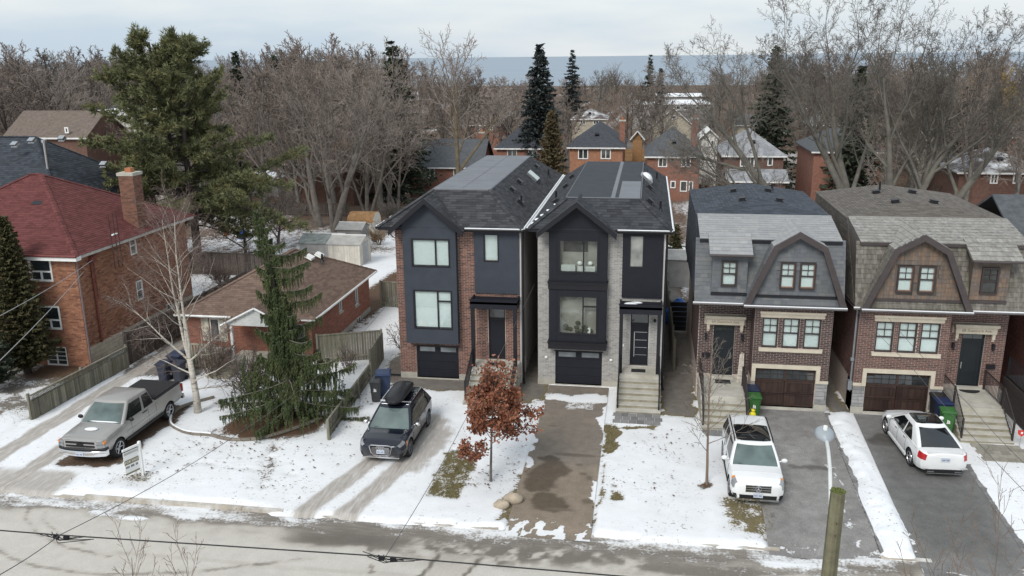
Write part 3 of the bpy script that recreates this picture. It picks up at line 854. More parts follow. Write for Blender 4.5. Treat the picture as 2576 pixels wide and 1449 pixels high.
def railing(parent, pts, m, h=.9, n=10, r=.02, name='railing'):
    """a handrail following pts (feet), with balusters"""
    pts = [Vector(p) for p in pts]
    mb = MB()
    up = Vector((0, 0, h)); lo = Vector((0, 0, .10))
    mb.tube([p + up for p in pts], r * 1.4, 6); mb.tube([p + lo for p in pts], r, 5)
    for p in pts: mb.box(p.x - .03, p.x + .03, p.y - .03, p.y + .03, p.z - .02, p.z + h + .04)
    o = mb.build(name, m, parent)
    for a, b in zip(pts, pts[1:]):
        k = max(2, int((b - a).length / .13))
        for i in range(1, k):
            q = a.lerp(b, i / k)
            MB().box(q.x - .009, q.x + .009, q.y - .009, q.y + .009, q.z + .1, q.z + h).build('baluster', m, o)
    return o
def garage_flat(parent, fr, u0, u1, v0, v1, m):
    mb = MB(fr); n = 4; hh = (v1 - v0) / n
    for i in range(n):
        if i < n - 1: mb.box(u0, u1, v0 + i * hh + .008, v0 + (i + 1) * hh, -.14, -.10)
    um = (u0 + u1) / 2
    top = v0 + (n - 1) * hh
    mb.box(u0, u1, top + .008, top + .10, -.14, -.10); mb.box(u0, u1, v1 - .07, v1, -.14, -.10)
    for a, b in ((u0, u0 + .14), (um - .14, um + .14), (u1 - .14, u1)): mb.box(a, b, top + .10, v1 - .07, -.14, -.10)
    o = mb.build('garage_door', m, parent)
    for a, b in ((u0 + .14, um - .14), (um + .14, u1 - .14)):
        MB(fr).box(a, b, top + .10, v1 - .07, -.135, -.115).build('pane', M_garage_pane, o)
    return o

M_room = mat('room_wall', (.30, .28, .25), .9, .25, 1.2); M_sofa = mat('pale_sofa', (.55, .55, .53), .9, .2, 3); M_soft_dark = mat('dark_picture', (.06, .055, .05), .8, .4, 2)
def infill(label, x0, x1, bx0, bx1, bx2, rx, win, win2, gar, Y0, bayY, rf, mbrick, mmortar, mbay, mright, msh, mflat, modern, deep):
    """three-level infill house: bay with gable on the left, slim brick piers, porch on the right"""
    H = thing('infill_house', label, 'house', ((x0 + x1) / 2, Y0, 0))
    fr = FRONT(Y0); frb = FRONT(bayY); zt = 7.5
    pool = Pool('brick', 'brick_courses'); sp = Pool('shingle', 'shingle_courses')
    # --- main body
    wallm = MB(fr)
    garage = (gar[0], gar[1], .05, gar[2])
    por = (bx2 + .02, rx - .55 if False else x1 - .12, 1.12, 4.3)
    dr = win2['door']
    dhole = (dr[0], dr[1], 1.15, 3.9)
    wallm = wall_mb(MB(fr), x0, x1, 0, zt, [garage, dhole], .2)
    wall = wallm.build('front_wall', mmortar, H)
    brickwork(pool, wall, fr, x0, x1, .30, 1.95, mbrick, [(gar[0], gar[1], 0, gar[2]), (dhole[0], dhole[1], 1.1, 3.9)])
    brickwork(pool, wall, fr, x0, bx0, 1.95, zt - .1, mbrick); brickwork(pool, wall, fr, bx1, bx2, 1.95, zt - .1, mbrick)
    brickwork(pool, wall, fr, bx2, x1 - .03, 1.95, 4.4, mbrick, [(dhole[0] - .02, dhole[1] + .02, 1.1, 3.92)])
    MB(fr).box(x0 - .01, gar[0], 0, .29, .0, .03).build('footing', M_footing, H); MB(fr).box(gar[1], bx2 + .2, 0, .29, .0, .03).build('footing', M_footing, H)
    MB(fr).box(gar[0], gar[1], -.02, .05, -.2, .06).build('sill', M_conc, H)
    # side and back walls
    sw = MB(); sw.quad((x1, Y0, 0), (x1, deep, 0), (x1, deep, zt), (x1, Y0, zt)); sw.quad((x0, Y0, 0), (x0, Y0, zt), (x0, deep, zt), (x0, deep, 0)); sw.quad((x0, deep, 0), (x0, deep, zt), (x1, deep, zt), (x1, deep, 0))
    sw.build('side_wall', M_side_grey, H)
    MB().box(x1 - .02, x1 + .05, Y0 - .03, Y0 + .12, .0, zt).build('corner_trim', M_side_grey, H)
    MB().tube([(x1 + .12, Y0 + .10, 7.3), (x1 + .12, Y0 + .10, .15), (x1 + .18, Y0 - .15, .06)], .05, 6).build('downspout', M_blk, H)
    # --- bay
    bz0, bz1 = 1.93, 7.46
    k = bayY / Y0
    holes = []
    for (a, b, c, d) in win: holes.append((a, b, c, d))
    bmb = wall_mb(MB(frb), bx0, bx1, bz0, bz1, holes, .34 if modern else .16)
    ga, gb, gz = rf['gable'][0], rf['gable'][1], rf['gable'][2]
    gm = (ga + gb) / 2
    bmb.quad((bx0, bz0, 0), (bx0, bz1, 0), (bx0, bz1, -(Y0 - bayY)), (bx0, bz0, -(Y0 - bayY))); bmb.quad((bx1, bz0, 0), (bx1, bz0, -(Y0 - bayY)), (bx1, bz1, -(Y0 - bayY)), (bx1, bz1, 0))
    bmb.quad((bx0, bz0, 0), (bx0, bz0, -(Y0 - bayY)), (bx1, bz0, -(Y0 - bayY)), (bx1, bz0, 0))
    fx = (gz - bz1) / ((gb - ga) / 2) 
    bmb.poly([(bx0, bz1, 0), (bx1, bz1, 0), (bx1, gz - abs(bx1 - gm) * fx - .04, 0), (gm, gz - .05, 0), (bx0, gz - abs(bx0 - gm) * fx - .04, 0)])
    bay = bmb.build('bay', mbay, H)
    if modern:
        for (z0, z1) in ((4.78, 5.12), (1.92, 2.26)):
            mb = MB(frb); mb.box(bx0 - .05, bx1 + .05, z1 - .07, z1, -.4, .10); mb.box(bx0 - .03, bx1 + .03, z0 + .02, z1 - .07, -.4, .06); mb.box(bx0 - .06, bx1 + .06, z1, z1 + .03, -.4, .12)
            mb.build('cornice', M_blk, bay)
        for (z0, z1) in ((5.2, 7.42), (2.32, 4.76)):
            for (a, b, c, d) in ((bx0 + .012, bx0 + .36, z0, z1), (bx1 - .36, bx1 - .012, z0, z1), (bx0 + .375, bx1 - .375, z1 - .33, z1), (bx0 + .375, bx1 - .375, z0, z0 + .30)):
                MB(frb).box(a, b, c + .01, d - .01, .001, .016).build('panel', mbay, bay)
    wl = [(0, .64, 0, 1), (.64, 1, 0, 1)], [(0, .64, 0, 1), (.64, 1, 0, .74), (.64, 1, .74, 1)]
    for (a, b, c, d), ps in zip(win, wl):
        window(H, frb, a, b, c, d, M_blk, M_glass, w=-.08, fw=.07, fd=.10, panes=ps, blind=None if modern else M_blind)
        if modern:
            rm = wall_mb(MB(frb), 0, 0, 0, 0, [(a + .01, b - .01, c + .01, d - .01)], .325).build('room', M_room, H)
            if c < 4:
                mb = MB(frb); rr_ = random.Random(9)
                for _ in range(16): mb.ball((a + rr_.uniform(.15, 1.6), c + rr_.uniform(.1, .55), -.24 + rr_.uniform(-.06, .05)), .13, .10, .06, 7, 5)
                mb.build('house_plant', mat('plant_leaves', (.06, .065, .04), .8, .3, 6), H); mb = MB(frb); mb.box(b - .45, b - .33, c + .05, c + .30, -.25, -.16); mb.build('vase', M_lampwhite, H); continue
            mb = MB(frb); mb.box(a + .1, a + .75, c + .02, c + .34, -.32, -.12); mb.box(a + .85, b - .15, c + .02, c + .28, -.32, -.14); mb.build('sofa', M_sofa, H)
            mb = MB(frb)
            for uu in (a + .95, b - .38): mb.ball((uu, c + .42, -.22), .12, .10, .08, 10, 7)
            mb.build('lamp_globe', M_lampwhite, H, smooth=True)
            MB(frb).box(a + .2, b - .5, d - .62, d - .12, -.322, -.31).build('picture', M_soft_dark, H)
    # --- right upper wall
    a, b, c, d = win2['win']
    fr2 = FRONT(Y0 - .10)
    rmb = wall_mb(MB(fr2), bx2, x1 - .03, 4.4, zt - .02, [(a, b, c, d)], .16)
    rmb.quad((bx2, 4.4, 0), (bx2, 4.4, -.1), (x1 - .03, 4.4, -.1), (x1 - .03, 4.4, 0)); rmb.quad((bx2, 4.4, 0), (bx2, zt, 0), (bx2, zt, -.1), (bx2, 4.4, -.1))
    rmb.build('upper_wall', mright, H)
    window(H, fr2, a, b, c, d, M_blk, M_frost if modern else M_glass, w=-.08, fw=.06, fd=.09, blind=None if modern else M_blind)
    # --- garage, door, porch
    garage_flat(H, fr, gar[0] + .01, gar[1] - .01, .055, gar[2] - .01, M_black_panel)
    MB(fr).box(gar[0] - .05, gar[1] + .05, gar[2], gar[2] + .05, -.02, .03).build('lintel', M_blk, H)
    u0, u1 = dhole[0], dhole[1]
    mb = MB(fr); mb.box(u0, u1, 3.08, 3.16, -.16, -.06); mb.box(u0, u1, 3.82, 3.9, -.16, -.06); mb.box(u0, u0 + .05, 1.15, 3.9, -.16, -.06); mb.box(u1 - .05, u1, 1.15, 3.9, -.16, -.06)
    dfr = mb.build('door_frame', M_blk, H)
    MB(fr).box(u0 + .05, u1 - .05, 3.16, 3.82, -.13, -.12).build('pane', M_pane_mid, dfr)
    do = MB(fr).box(u0 + .05, u1 - .05, 1.16, 3.08, -.15, -.10).build('door', M_black_panel, H)
    if modern:
        MB(fr).box(u0 + .17, u0 + .20, 1.55, 2.75, -.08, -.05).build('handle', M_steel, do)
        for z in (1.62, 1.98, 2.34, 2.72): MB(fr).box(u0 + .22, u1 - .07, z, z + .018, -.10, -.096).build('steel_strip', M_steel, do)
    MB(fr).box(u0, u1, 1.08, 1.15, -.1, .10).build('threshold', M_conc, H)
    # canopy
    cy = Y0 - 1.05; cx0, cx1 = bx2 - .06, x1 - .0
    z0, z1 = 3.92, 4.30
    mb = MB(); mb.box(cx0, cx1, cy, Y0 - .105, z1 - .16, z1 - .05); mb.box(cx0, cx1, cy - .0, cy + .08, z0 - .0, z1 + .03); mb.box(cx0, cx0 + .08, cy + .08, Y0 - .105, z0, z1 + .03); mb.box(cx1 - .08, cx1, cy + .08, Y0 - .105, z0, z1 + .03)
    mb.box(cx0 - .03, cx1 + .03, cy - .03, cy + .05, z1 + .03, z1 + .07)
    can = mb.build('canopy', M_black_panel, H)
    MB().box(cx0 + .02, cx1 - .02, cy + .02, cy + .78, z0 + .02, z0 + .05).build('soffit', M_blk, can)
    if modern:
        mb = MB(); mb.ball((cx0 + .5, cy + .5, z1 - .04), .32, .2, .05, 9, 4); mb.ball((cx0 + .75, cy + .7, z1 - .04), .3, .12, .04, 9, 4); mb.build('snow_patch', M_snow, can, smooth=True)
    for xx in (cx0 + .02, cx1 - .20): MB().box(xx, xx + .16, cy + .02, cy + .18, 1.1, z0 + .02).build('post', M_blk, H)
    # porch slab and steps
    px0, px1 = bx2 - .02, x1 - .02
    st = thing_part = MB().box(px0, px1, cy - .12, Y0 - .21 + .2, 0, 1.12).build('porch', M_conc, H)
    n = 6; r = 1.12 / (n + 1)
    for i in range(n):
        z = 1.12 - (i + 1) * r; y = cy - .12 - i * .31
        step(st, px0 - .05, px1 + .05, y - .31, y - .002, z)
    yb = cy - .12 - n * .31
    for xx in (px0 + .03, px1 - .03):
        railing(H, [(xx, cy - .05, 1.12), (xx, yb + .2, .2)], M_blk, .85)
    MB().box((u0 + u1) / 2 - .32, (u0 + u1) / 2 + .32, Y0 - .85, Y0 - .45, 1.122, 1.135).build('door_mat', M_mat, H)
    if modern:
        for xx in (gar[0] - .42, gar[1] + .42): MB(fr).ball((xx, 1.36, .05), .075, .075, .06, 10, 6).build('wall_light', M_lampwhite, H, smooth=True)
        MB(fr).ball((u1 + .26, 3.35, .06), .06, .09, .07, 8, 6).build('wall_light', M_blk, H, smooth=True)
        MB(fr).box(u0 - .33, u0 - .28, 2.05, 2.15, .0, .03).build('doorbell', M_lampwhite, H)
    # --- roof
    e0, e1, ef, eb, ez = rf['eave']; f0, f1, ff, fb, fz = rf['flat']
    A, B_, C_, D_ = Vector((e0, ef, ez)), Vector((e1, ef, ez)), Vector((e1, eb, ez)), Vector((e0, eb, ez))
    a, b, c, d = Vector((f0, ff, fz)), Vector((f1, ff, fz)), Vector((f1, fb, fz)), Vector((f0, fb, fz))
    roof = MB(); roof.quad(A, B_, b, a); roof.quad(B_, C_, c, b); roof.quad(C_, D_, d, c); roof.quad(D_, A, a, d)
    roof.quad(A, D_, C_, B_)
    ro = roof.build('roof', msh, H)
    for q in ([A, B_, b, a], [B_, C_, c, b], [D_, A, a, d]): shingles(sp, ro, q, msh, .145, .33, .016, .12)
    fl = MB().box(f0 - .03, f1 + .03, ff - .03, fb + .03, fz - .02, fz + .035).build('flat_roof', mflat, ro)
    for (p, q) in ((a, b), (b, c), (a, d)):
        MB().tube([p + Vector((0, 0, .02)), q + Vector((0, 0, .02))], .035, 4).build('roof_edge', M_membrane, ro)
    if modern:
        MB().box(f0 + (f1 - f0) * .60, f0 + (f1 - f0) * .655, ff, fb, fz + .036, fz + .042).build('membrane_strip', M_membrane, ro)
        MB().box(f1 - 1.0, f1 - .05, ff + .05, ff + 5.4, fz + .036, fz + .043).build('membrane_strip', M_membrane, ro)
    else:
        for i in range(1, 5): MB().box(f0, f1, ff + i * (fb - ff) / 5 - .02, ff + i * (fb - ff) / 5 + .02, fz + .036, fz + .04).build('membrane_seam', mat('seam', (.15, .16, .175), .9), ro)
        MB().box((f0 + f1) / 2 - .02, (f0 + f1) / 2 + .02, ff, fb, fz + .041, fz + .045).build('membrane_seam', mat('seam', (.15, .16, .175), .9), ro)
    for (p, q) in ((A, a), (B_, b)):       # hip caps
        k = int((q - p).length / .16)
        for i in range(k):
            s0, s1 = p.lerp(q, i / k), p.lerp(q, (i + 1.15) / k)
            dirn = (q - p).normalized(); side = dirn.cross(Vector((0, 0, 1))).normalized() * .14
            up = Vector((0, 0, .05))
            pool_v = [s0 - side + up * .1, s0 + up * 1.3, s0 + side + up * .1, s1 - side, s1 + up * .9, s1 + side]
            sp.add([tuple(v) for v in pool_v], [(0, 1, 4, 3), (1, 2, 5, 4), (0, 2, 1)], msh, ro)
    # gable over the bay
    gy0, gy1 = rf['gable'][3], rf['gable'][4]; gzf = rf['gable'][5]
    L0, R0, T0 = Vector((ga, gy0, gzf)), Vector((gb, gy0, gzf)), Vector((gm, gy0, gz))
    L1, R1, T1 = Vector((ga, gy1, gzf)), Vector((gb, gy1, gzf)), Vector((gm, gy1, gz))
    mb = MB(); mb.slab([L0, T0, T1, L1], .07); mb.slab([T0, R0, R1, T1], .07)
    gr = mb.build('gable_roof', msh, H)
    shingles(sp, gr, [L0, T0, T1, L1], msh, .145, .33, .016, .12); shingles(sp, gr, [T0, R0, R1, T1], msh, .145, .33, .016, .12)
    mb = MB()
    for P_, Q_ in ((L0, T0), (T0, R0)):
        dn = Vector((0, 0, -.26)); fwd = Vector((0, -.04, .03)); bk = Vector((0, .06, .03))
        mb.add([P_ + fwd, Q_ + fwd, Q_ + fwd + dn, P_ + fwd + dn, P_ + bk, Q_ + bk, Q_ + bk + dn, P_ + bk + dn], [(0, 1, 2, 3), (4, 7, 6, 5), (0, 4, 5, 1), (1, 5, 6, 2), (2, 6, 7, 3), (3, 7, 4, 0)])
    mb.build('bargeboard', M_blk, gr)
    # eaves boards and gutters
    mb = MB(); mb.box(e0 + .02, e1 - .02, ef + .02, ef + .5, ez - .14, ez - .012); mb.box(e1 - .5, e1 - .02, ef + .5, eb, ez - .14, ez - .012); mb.box(e0 + .02, e0 + .5, ef + .5, eb, ez - .14, ez - .012)
    mb.build('fascia', M_blk, H)
    gutter(H, [(gb + .02, ef - .02, ez - .03), (e1, ef - .02, ez - .03)], M_blk, .06); gutter(H, [(e1 + .03, ef, ez - .03), (e1 + .03, eb, ez - .03)], M_blk, .07); gutter(H, [(e0 - .03, ef, ez - .03), (e0 - .03, eb, ez - .03)], M_blk, .07)
    mb = MB()
    for (dx, dy, r) in rf['snow']:
        zz = ez + (dx - e0) * (fz - ez) / (f0 - e0) + .02
        mb.ball((dx, dy, zz), r, r * 1.8, .04, 8, 4)
    if rf['snow']: mb.build('snow_patch', M_snow, ro, smooth=True)
    # roof furniture on the right-hand slope
    nrm = (Vector((e1 - f1, 0, 0)).cross(Vector((0, 1, 0))))
    nR = Vector((fz - ez, 0, e1 - f1)).normalized(); nL = Vector((-(fz - ez), 0, f0 - e0)).normalized()
    def on_r(t, y): return Vector((f1 + (e1 - f1) * t, y, fz + (ez - fz) * t)) + nR * .02
    def on_l(t, y): return Vector((f0 + (e0 - f0) * t, y, fz + (ez - fz) * t)) + nL * .02
    for t, y in rf['vr']: vent(ro, on_r(t, y), nR)
    for t, y in rf['vl']: vent(ro, on_l(t, y), nL)
    for t, y in rf['pr']: pipe(ro, on_r(t, y))
    for t, y in rf['pl']: pipe(ro, on_l(t, y))
    t, y = rf['sky']
    u = Vector((0, 1, 0)); v = u.cross(nR)
    p = on_r(t, y); fs = PLANE(p, u, nR.cross(u))
    mb = MB(fs); mb.box(-.55, .55, -.36, .36, 0, .13)
    sk = mb.build('skylight', M_steel, ro)
    if modern:
        MB(fs).ball((0, 0, .10), .52, .34, .22, 12, 8).build('pane', mat('dome_white', (.75, .77, .78), .2, .02), sk, smooth=True)
    else: MB(fs).box(-.49, .49, -.30, .30, .13, .15).build('pane', mat('skylight_pane', (.42, .50, .47), .15, .03, spec=.8), sk)
    pool.finish(); sp.finish(lambda c: c.y < 45)
    return H

H1 = infill('dark blue stucco infill house with red brick piers and the number 20', -11.5, -5.62, -11.02, -8.52, -7.74, -5.6,
    [(-10.62, -8.80, 5.66, 7.0), (-10.62, -8.76, 2.66, 4.56)], dict(win=(-7.30, -6.59, 5.9, 7.22), door=(-7.15, -6.35)), (-10.70, -8.62, 1.66),
    37.7, 37.25, dict(eave=(-12.2, -5.42, 37.25, 55.6, 7.5), flat=(-9.95, -7.2, 39.05, 53.0, 9.0), gable=(-11.55, -8.10, 8.90, 36.85, 39.0, 7.42),
    snow=[(-12.0, 37.9, .10), (-11.85, 38.3, .08), (-11.7, 38.0, .09), (-11.3, 38.9, .07)], vr=[(.30, 42.0), (.28, 44.6), (.30, 51.4), (.6, 41.0)], vl=[], pr=[(.66, 40.9), (.72, 51.6)], pl=[], sky=(.42, 48.2)),
    M_brick_red, M_mortar_pale, M_stucco, M_stucco, M_sh_char, M_membrane, False, 55.0)
text_mesh('20', .26, M_blk, H1, FRONT(37.7), -9.68, 1.80, .03, 'house_number')
MB(FRONT(37.25)).box(-10.35, -9.95, 2.76, 3.02, -.09, -.085).build('paper_notice', M_white, H1)
H2 = infill('black panelled infill house with pale grey brick piers', -4.8, .86, -4.25, -1.63, -.97, .88,
    [(-3.82, -2.02, 5.56, 7.10), (-3.82, -2.02, 2.64, 4.52)], dict(win=(-.68, -.02, 5.80, 7.30), door=(-.53, .30)), (-3.99, -1.80, 1.69),
    37.7, 37.3, dict(eave=(-5.2, 1.2, 37.3, 54.9, 7.55), flat=(-3.62, -.23, 38.6, 52.4, 8.75), gable=(-4.75, -1.22, 8.86, 36.8, 39.2, 7.45),
    snow=[(-5.0, 37.75, .13), (-4.85, 38.1, .16), (-4.65, 38.35, .14), (-4.45, 38.8, .10), (-4.2, 39.3, .06)], vr=[(.25, 39.6), (.24, 43.9), (.22, 48.3)], vl=[(.35, 40.0), (.35, 44.8), (.35, 48.5)], pr=[(.62, 40.0), (.55, 49.5)], pl=[(.45, 41.2)], sky=(.12, 46.2)),
    M_brick_grey, M_mortar_grey, M_black_panel, M_black_panel, M_sh_char2, M_membrane_dk, True, 54.4)
# paving in front of the steps of the grey brick house
pv = thing('paved_landing', 'grey paver landing at the foot of the concrete steps', 'paving', (-.2, 34.2, 0))
yb = 37.7 - 1.05 - .12 - 6 * .31
for i in range(3):
    for j in range(6):
        x0 = -1.12 + j * .335 + (i % 2) * .08; MB().box(x0, x0 + .325, yb - .02 - (i + 1) * .36, yb - .03 - i * .36, -.05, .052 + random.random() * .006).build('paver', M_paver, pv)

# ------------------------------------------------------------------ the two gambrel houses
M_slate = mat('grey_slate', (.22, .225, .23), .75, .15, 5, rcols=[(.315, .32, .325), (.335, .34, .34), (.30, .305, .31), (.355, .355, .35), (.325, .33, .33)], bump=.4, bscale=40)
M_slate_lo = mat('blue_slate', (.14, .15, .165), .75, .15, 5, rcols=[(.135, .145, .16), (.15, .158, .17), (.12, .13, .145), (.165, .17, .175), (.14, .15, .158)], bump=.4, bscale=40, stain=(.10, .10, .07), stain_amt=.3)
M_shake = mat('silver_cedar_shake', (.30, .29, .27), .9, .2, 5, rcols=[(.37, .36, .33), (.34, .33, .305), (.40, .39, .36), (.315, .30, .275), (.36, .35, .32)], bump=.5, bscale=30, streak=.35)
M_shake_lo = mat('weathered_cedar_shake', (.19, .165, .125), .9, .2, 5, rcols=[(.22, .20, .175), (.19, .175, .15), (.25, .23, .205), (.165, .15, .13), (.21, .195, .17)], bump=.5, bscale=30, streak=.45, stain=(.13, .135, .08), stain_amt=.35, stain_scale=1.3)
M_shake_br = mat('brown_cedar_shake', (.23, .15, .10), .9, .2, 5, rcols=[(.195, .155, .125), (.215, .16, .122), (.175, .145, .125), (.235, .165, .12), (.185, .152, .13)], bump=.5, bscale=30, streak=.3)
M_asph_blue = mat('blue_asphalt_shingle', (.072, .082, .098), .95, .2, 9, rnd=.22, bump=.4, bscale=150, spec=.15)
M_asph_tan = mat('tan_asphalt_shingle', (.155, .14, .125), .95, .2, 9, rnd=.2, bump=.4, bscale=150, spec=.15)
M_brown_trim = mat('brown_trim', (.062, .050, .050), .6, .12, 3)
M_lime = mat('cut_limestone', (.56, .50, .40), .85, .1, 2.5, bump=.2)
M_stone = mat('grey_stone', (.30, .30, .295), .9, .2, 6, rnd=.28, bump=.7, bscale=25)
M_stonemortar = mat('stone_mortar', (.42, .40, .37), .95, .1, 6)
M_wood_door = mat('walnut_door', (.058, .034, .027), .5, .25, 3, rnd=.3, streak=.35)
M_door_blue = mat('dark_teal_door', (.014, .018, .022), .45, .1, 3)
M_brown_frame = mat('brown_window_frame', (.042, .032, .031), .5, .1, 3)
M_sash = mat('cedar_sash', (.22, .12, .085), .7, .1, 4)
M_copper = mat('dull_gutter', (.14, .13, .13), .5, .15, 3)
M_carve = mat('carved_letters', (.22, .18, .12), .9, .1, 4)

def gambrel(label, x0, x1, split, door_left, slate, mbrick, mortar, address, main, X):
    """two-and-a-half storeys: brick below, steep shingled mansard with a gambrel gable and a small dormer above"""
    Yb, Yd = 36.1, 37.1                     # bay wall and set-back door wall
    H = thing('gambrel_house', label, 'house', ((x0 + x1) / 2, Yb, 0))
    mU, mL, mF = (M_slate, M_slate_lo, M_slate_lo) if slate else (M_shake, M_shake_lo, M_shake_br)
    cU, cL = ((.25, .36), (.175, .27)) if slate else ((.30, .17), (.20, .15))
    va = .08 if slate else .35; tk = .016 if slate else .024
    pool = Pool('brick', 'brick_courses'); sp = Pool('slate' if slate else 'shake', 'slate_courses' if slate else 'shake_courses', 300); sr = Pool('shingle', 'shingle_courses', 300); stp = Pool('stone', 'stone_courses', 120)
    zt = 4.75
    b0, b1 = (split, x1) if door_left else (x0, split)
    d0, d1 = (x0, split) if door_left else (split, x1)
    fb, fd = FRONT(Yb), FRONT(Yd)
    g0, g1 = X['gar']
    wins = X['win']
    door = X['door']
    gh = (g0, g1, .10, 1.86)
    bw = wall_mb(MB(fb), b0, b1, 0, zt, [gh] + [(a, b, 2.80, 4.15) for a, b in wins], .14)
    bw.quad((b0, 0, 0), (b0, zt, 0), (b0, zt, -1.0), (b0, 0, -1.0)); bw.quad((b1, 0, 0), (b1, 0, -1.0), (b1, zt, -1.0), (b1, zt, 0))
    wall = bw.build('bay_wall', mortar, H)
    dw = wall_mb(MB(fd), d0, d1, 0, zt, [(door[0], door[1], 1.0, 3.45)], .2)
    dwall = dw.build('door_wall', mortar, H)
    holes = [(g0 - .16, g1 + .16, 0, 2.05)] + [(a, b, 2.78, 4.17) for a, b in wins] + [(wins[0][0] - .1, wins[-1][1] + .1, 2.64, 2.79), (wins[0][0] - .1, wins[-1][1] + .1, 4.16, 4.42)]
    brickwork(pool, wall, fb, b0, b1, 1.38, zt, mbrick, holes)
    brickwork(pool, dwall, fd, d0, d1, 1.15, zt, mbrick, [(door[0], door[1], 1.0, 3.46), (door[0] - .42, door[1] + .45, 3.46, 3.92)])
    side = RIGHT(split) if not door_left else LEFT(split)
    brickwork(pool, wall, side, Yb, Yd, 1.38, zt, mbrick)
    outer = (LEFT(x0), x0) if not door_left else (LEFT(x0), x0)
    sw = MB(); sw.quad((x0, Yb if not door_left else Yd, 0), (x0, 46.4, 0), (x0, 46.4, zt), (x0, Yb if not door_left else Yd, zt)); sw.quad((x1, Yb if door_left else Yd, 0), (x1, Yb if door_left else Yd, zt), (x1, 46.4, zt), (x1, 46.4, 0)); sw.quad((x0, 46.4, 0), (x1, 46.4, 0), (x1, 46.4, 8), (x0, 46.4, 8))
    swo = sw.build('side_wall', mortar, H)
    brickwork(pool, swo, LEFT(x0), Yb + .02 if not door_left else Yd + .02, 42.5, 1.38, zt, mbrick)
    # stone base, limestone trim
    mb = MB(fb); mb.box(b0 - .015, g0 - .17, 1.26, 1.385, -.02, .05); mb.box(g1 + .17, b1 + .015, 1.26, 1.385, -.02, .05)
    mb.box(g0 - .165, g0, 1.26, 2.06, -.02, .055); mb.box(g1, g1 + .165, 1.26, 2.06, -.02, .055); mb.box(g0, g1, 1.87, 2.06, -.02, .056)
    mb.build('garage_surround', M_lime, H)
    MB(fb).box(b0 - .02, g0, 0, .3, -.02, .045).build('footing', M_footing, H); MB(fb).box(g1, b1 + .02, 0, .3, -.02, .045).build('footing', M_footing, H); MB(fb).box(g0, g1, -.02, .10, -.2, .05).build('sill', M_conc, H)
    for (a, b) in ((b0, g0 - .02), (g1 + .02, b1)):
        z = .31
        while z < 1.24:
            h = random.choice((.15, .22, .15)); h = min(h, 1.255 - z)
            if h < .05: break
            x = a
            while x < b - .03:
                w_ = random.uniform(.18, .42); e = min(b, x + w_)
                if b - e < .08: e = b
                P = [(x + .008, z + .008), (e - .008, z + .008), (e - .008, z + h - .008), (x + .008, z + h - .008)]; d_ = random.uniform(.03, .045)
                stp.add([tuple(fb((p[0], p[1], -.01))) for p in P] + [tuple(fb((p[0], p[1], d_))) for p in P], [(4, 5, 6, 7), (0, 1, 5, 4), (1, 2, 6, 5), (2, 3, 7, 6), (3, 0, 4, 7)], M_stone, wall)
                x = e
            z += h
    lin = MB(fb); a, b = wins[0][0] - .09, wins[-1][1] + .10
    lin.box(a, b, 4.17, 4.34, -.02, .05); lin.box(a - .04, b + .04, 4.34, 4.43, -.02, .09); lin.box(a - .01, b + .01, 4.30, 4.34, .0, .065)
    lin.build('lintel', M_lime, H); MB(fb).box(a - .0, b + .0, 2.65, 2.78, -.1, .09).build('sill', M_lime, H)
    for a, b in wins:
        window(H, fb, a, b, 2.80, 4.15, M_brown_frame, M_glass, w=-.10, fw=.06, fd=.08, panes=[(0, 1, .5, 1), (0, 1, 0, .5)], muntin=[(0, 2, 2)], blind=M_blind)
    # garage door with arched lights
    mb = MB(fb); gw = (g1 - g0)
    for r_ in range(3):
        z0, z1 = .11 + r_ * .58, .11 + (r_ + 1) * .58
        if r_ == 2: break
        for c_ in range(2):
            u0, u1 = g0 + .02 + c_ * gw / 2, g0 + (c_ + 1) * gw / 2 - .02
            for (p0, p1, q0, q1) in ((u0, u1, z0 + .01, z0 + .08), (u0, u1, z1 - .08, z1 - .01), (u0, u0 + .09, z0 + .08, z1 - .08), (u1 - .09, u1, z0 + .08, z1 - .08)): mb.box(p0, p1, q0, q1, -.13, -.085)
    z0, z1 = 1.27, 1.855
    mb.box(g0, g1, z0, z0 + .07, -.13, -.085); mb.box(g0, g1, z1 - .05, z1, -.13, -.085); mb.box(g0 + gw / 2 - .05, g0 + gw / 2 + .05, z0 + .07, z1 - .05, -.13, -.085)
    gd = mb.build('garage_door', M_wood_door, H)
    for r_ in range(2):
        for c_ in range(10): MB(fb).box(g0 + .02 + c_ * gw / 10, g0 + (c_ + 1) * gw / 10 - .006, .12 + r_ * .58, .12 + r_ * .58 + .56, -.136, -.118).build('plank', M_wood_door, gd)
    for c_ in range(8):
        u0 = g0 + .06 + (gw - .12) * c_ / 8 + (0.0 if c_ < 4 else .02); u1 = u0 + (gw - .16) / 8 - .02
        t_ = abs((c_ % 4 - 3.2) if c_ < 4 else (c_ % 4 + .2)) / 3.2
        for k in range(2):
            zz0 = z0 + .08 + k * .23; zz1 = zz0 + (.20 if k == 0 else .20 - .10 * t_ ** 2)
            MB(fb).box(u0, u1, zz0, zz1, -.128, -.11).build('pane', M_pane if not slate or c_ < 7 else M_pane_mid, gd)
    MB(fb).box(g0, g1, z0 + .07, z1 - .05, -.1385, -.13).build('door_panel', M_wood_door, gd); MB(fb).box(g0, g1, .105, z0 + .07, -.1395, -.137).build('door_panel', M_wood_door, gd)
    # entrance
    u0, u1 = door
    mb = MB(fd); mb.box(u0, u0 + .05, 1.0, 3.45, -.16, -.05); mb.box(u1 - .05, u1, 1.0, 3.45, -.16, -.05); mb.box(u0 + .05, u1 - .05, 3.12, 3.18, -.16, -.05); mb.box(u0 + .05, u1 - .05, 3.40, 3.45, -.16, -.05)
    dfm = mb.build('door_frame', M_door_blue, H)
    um = (u0 + u1) / 2
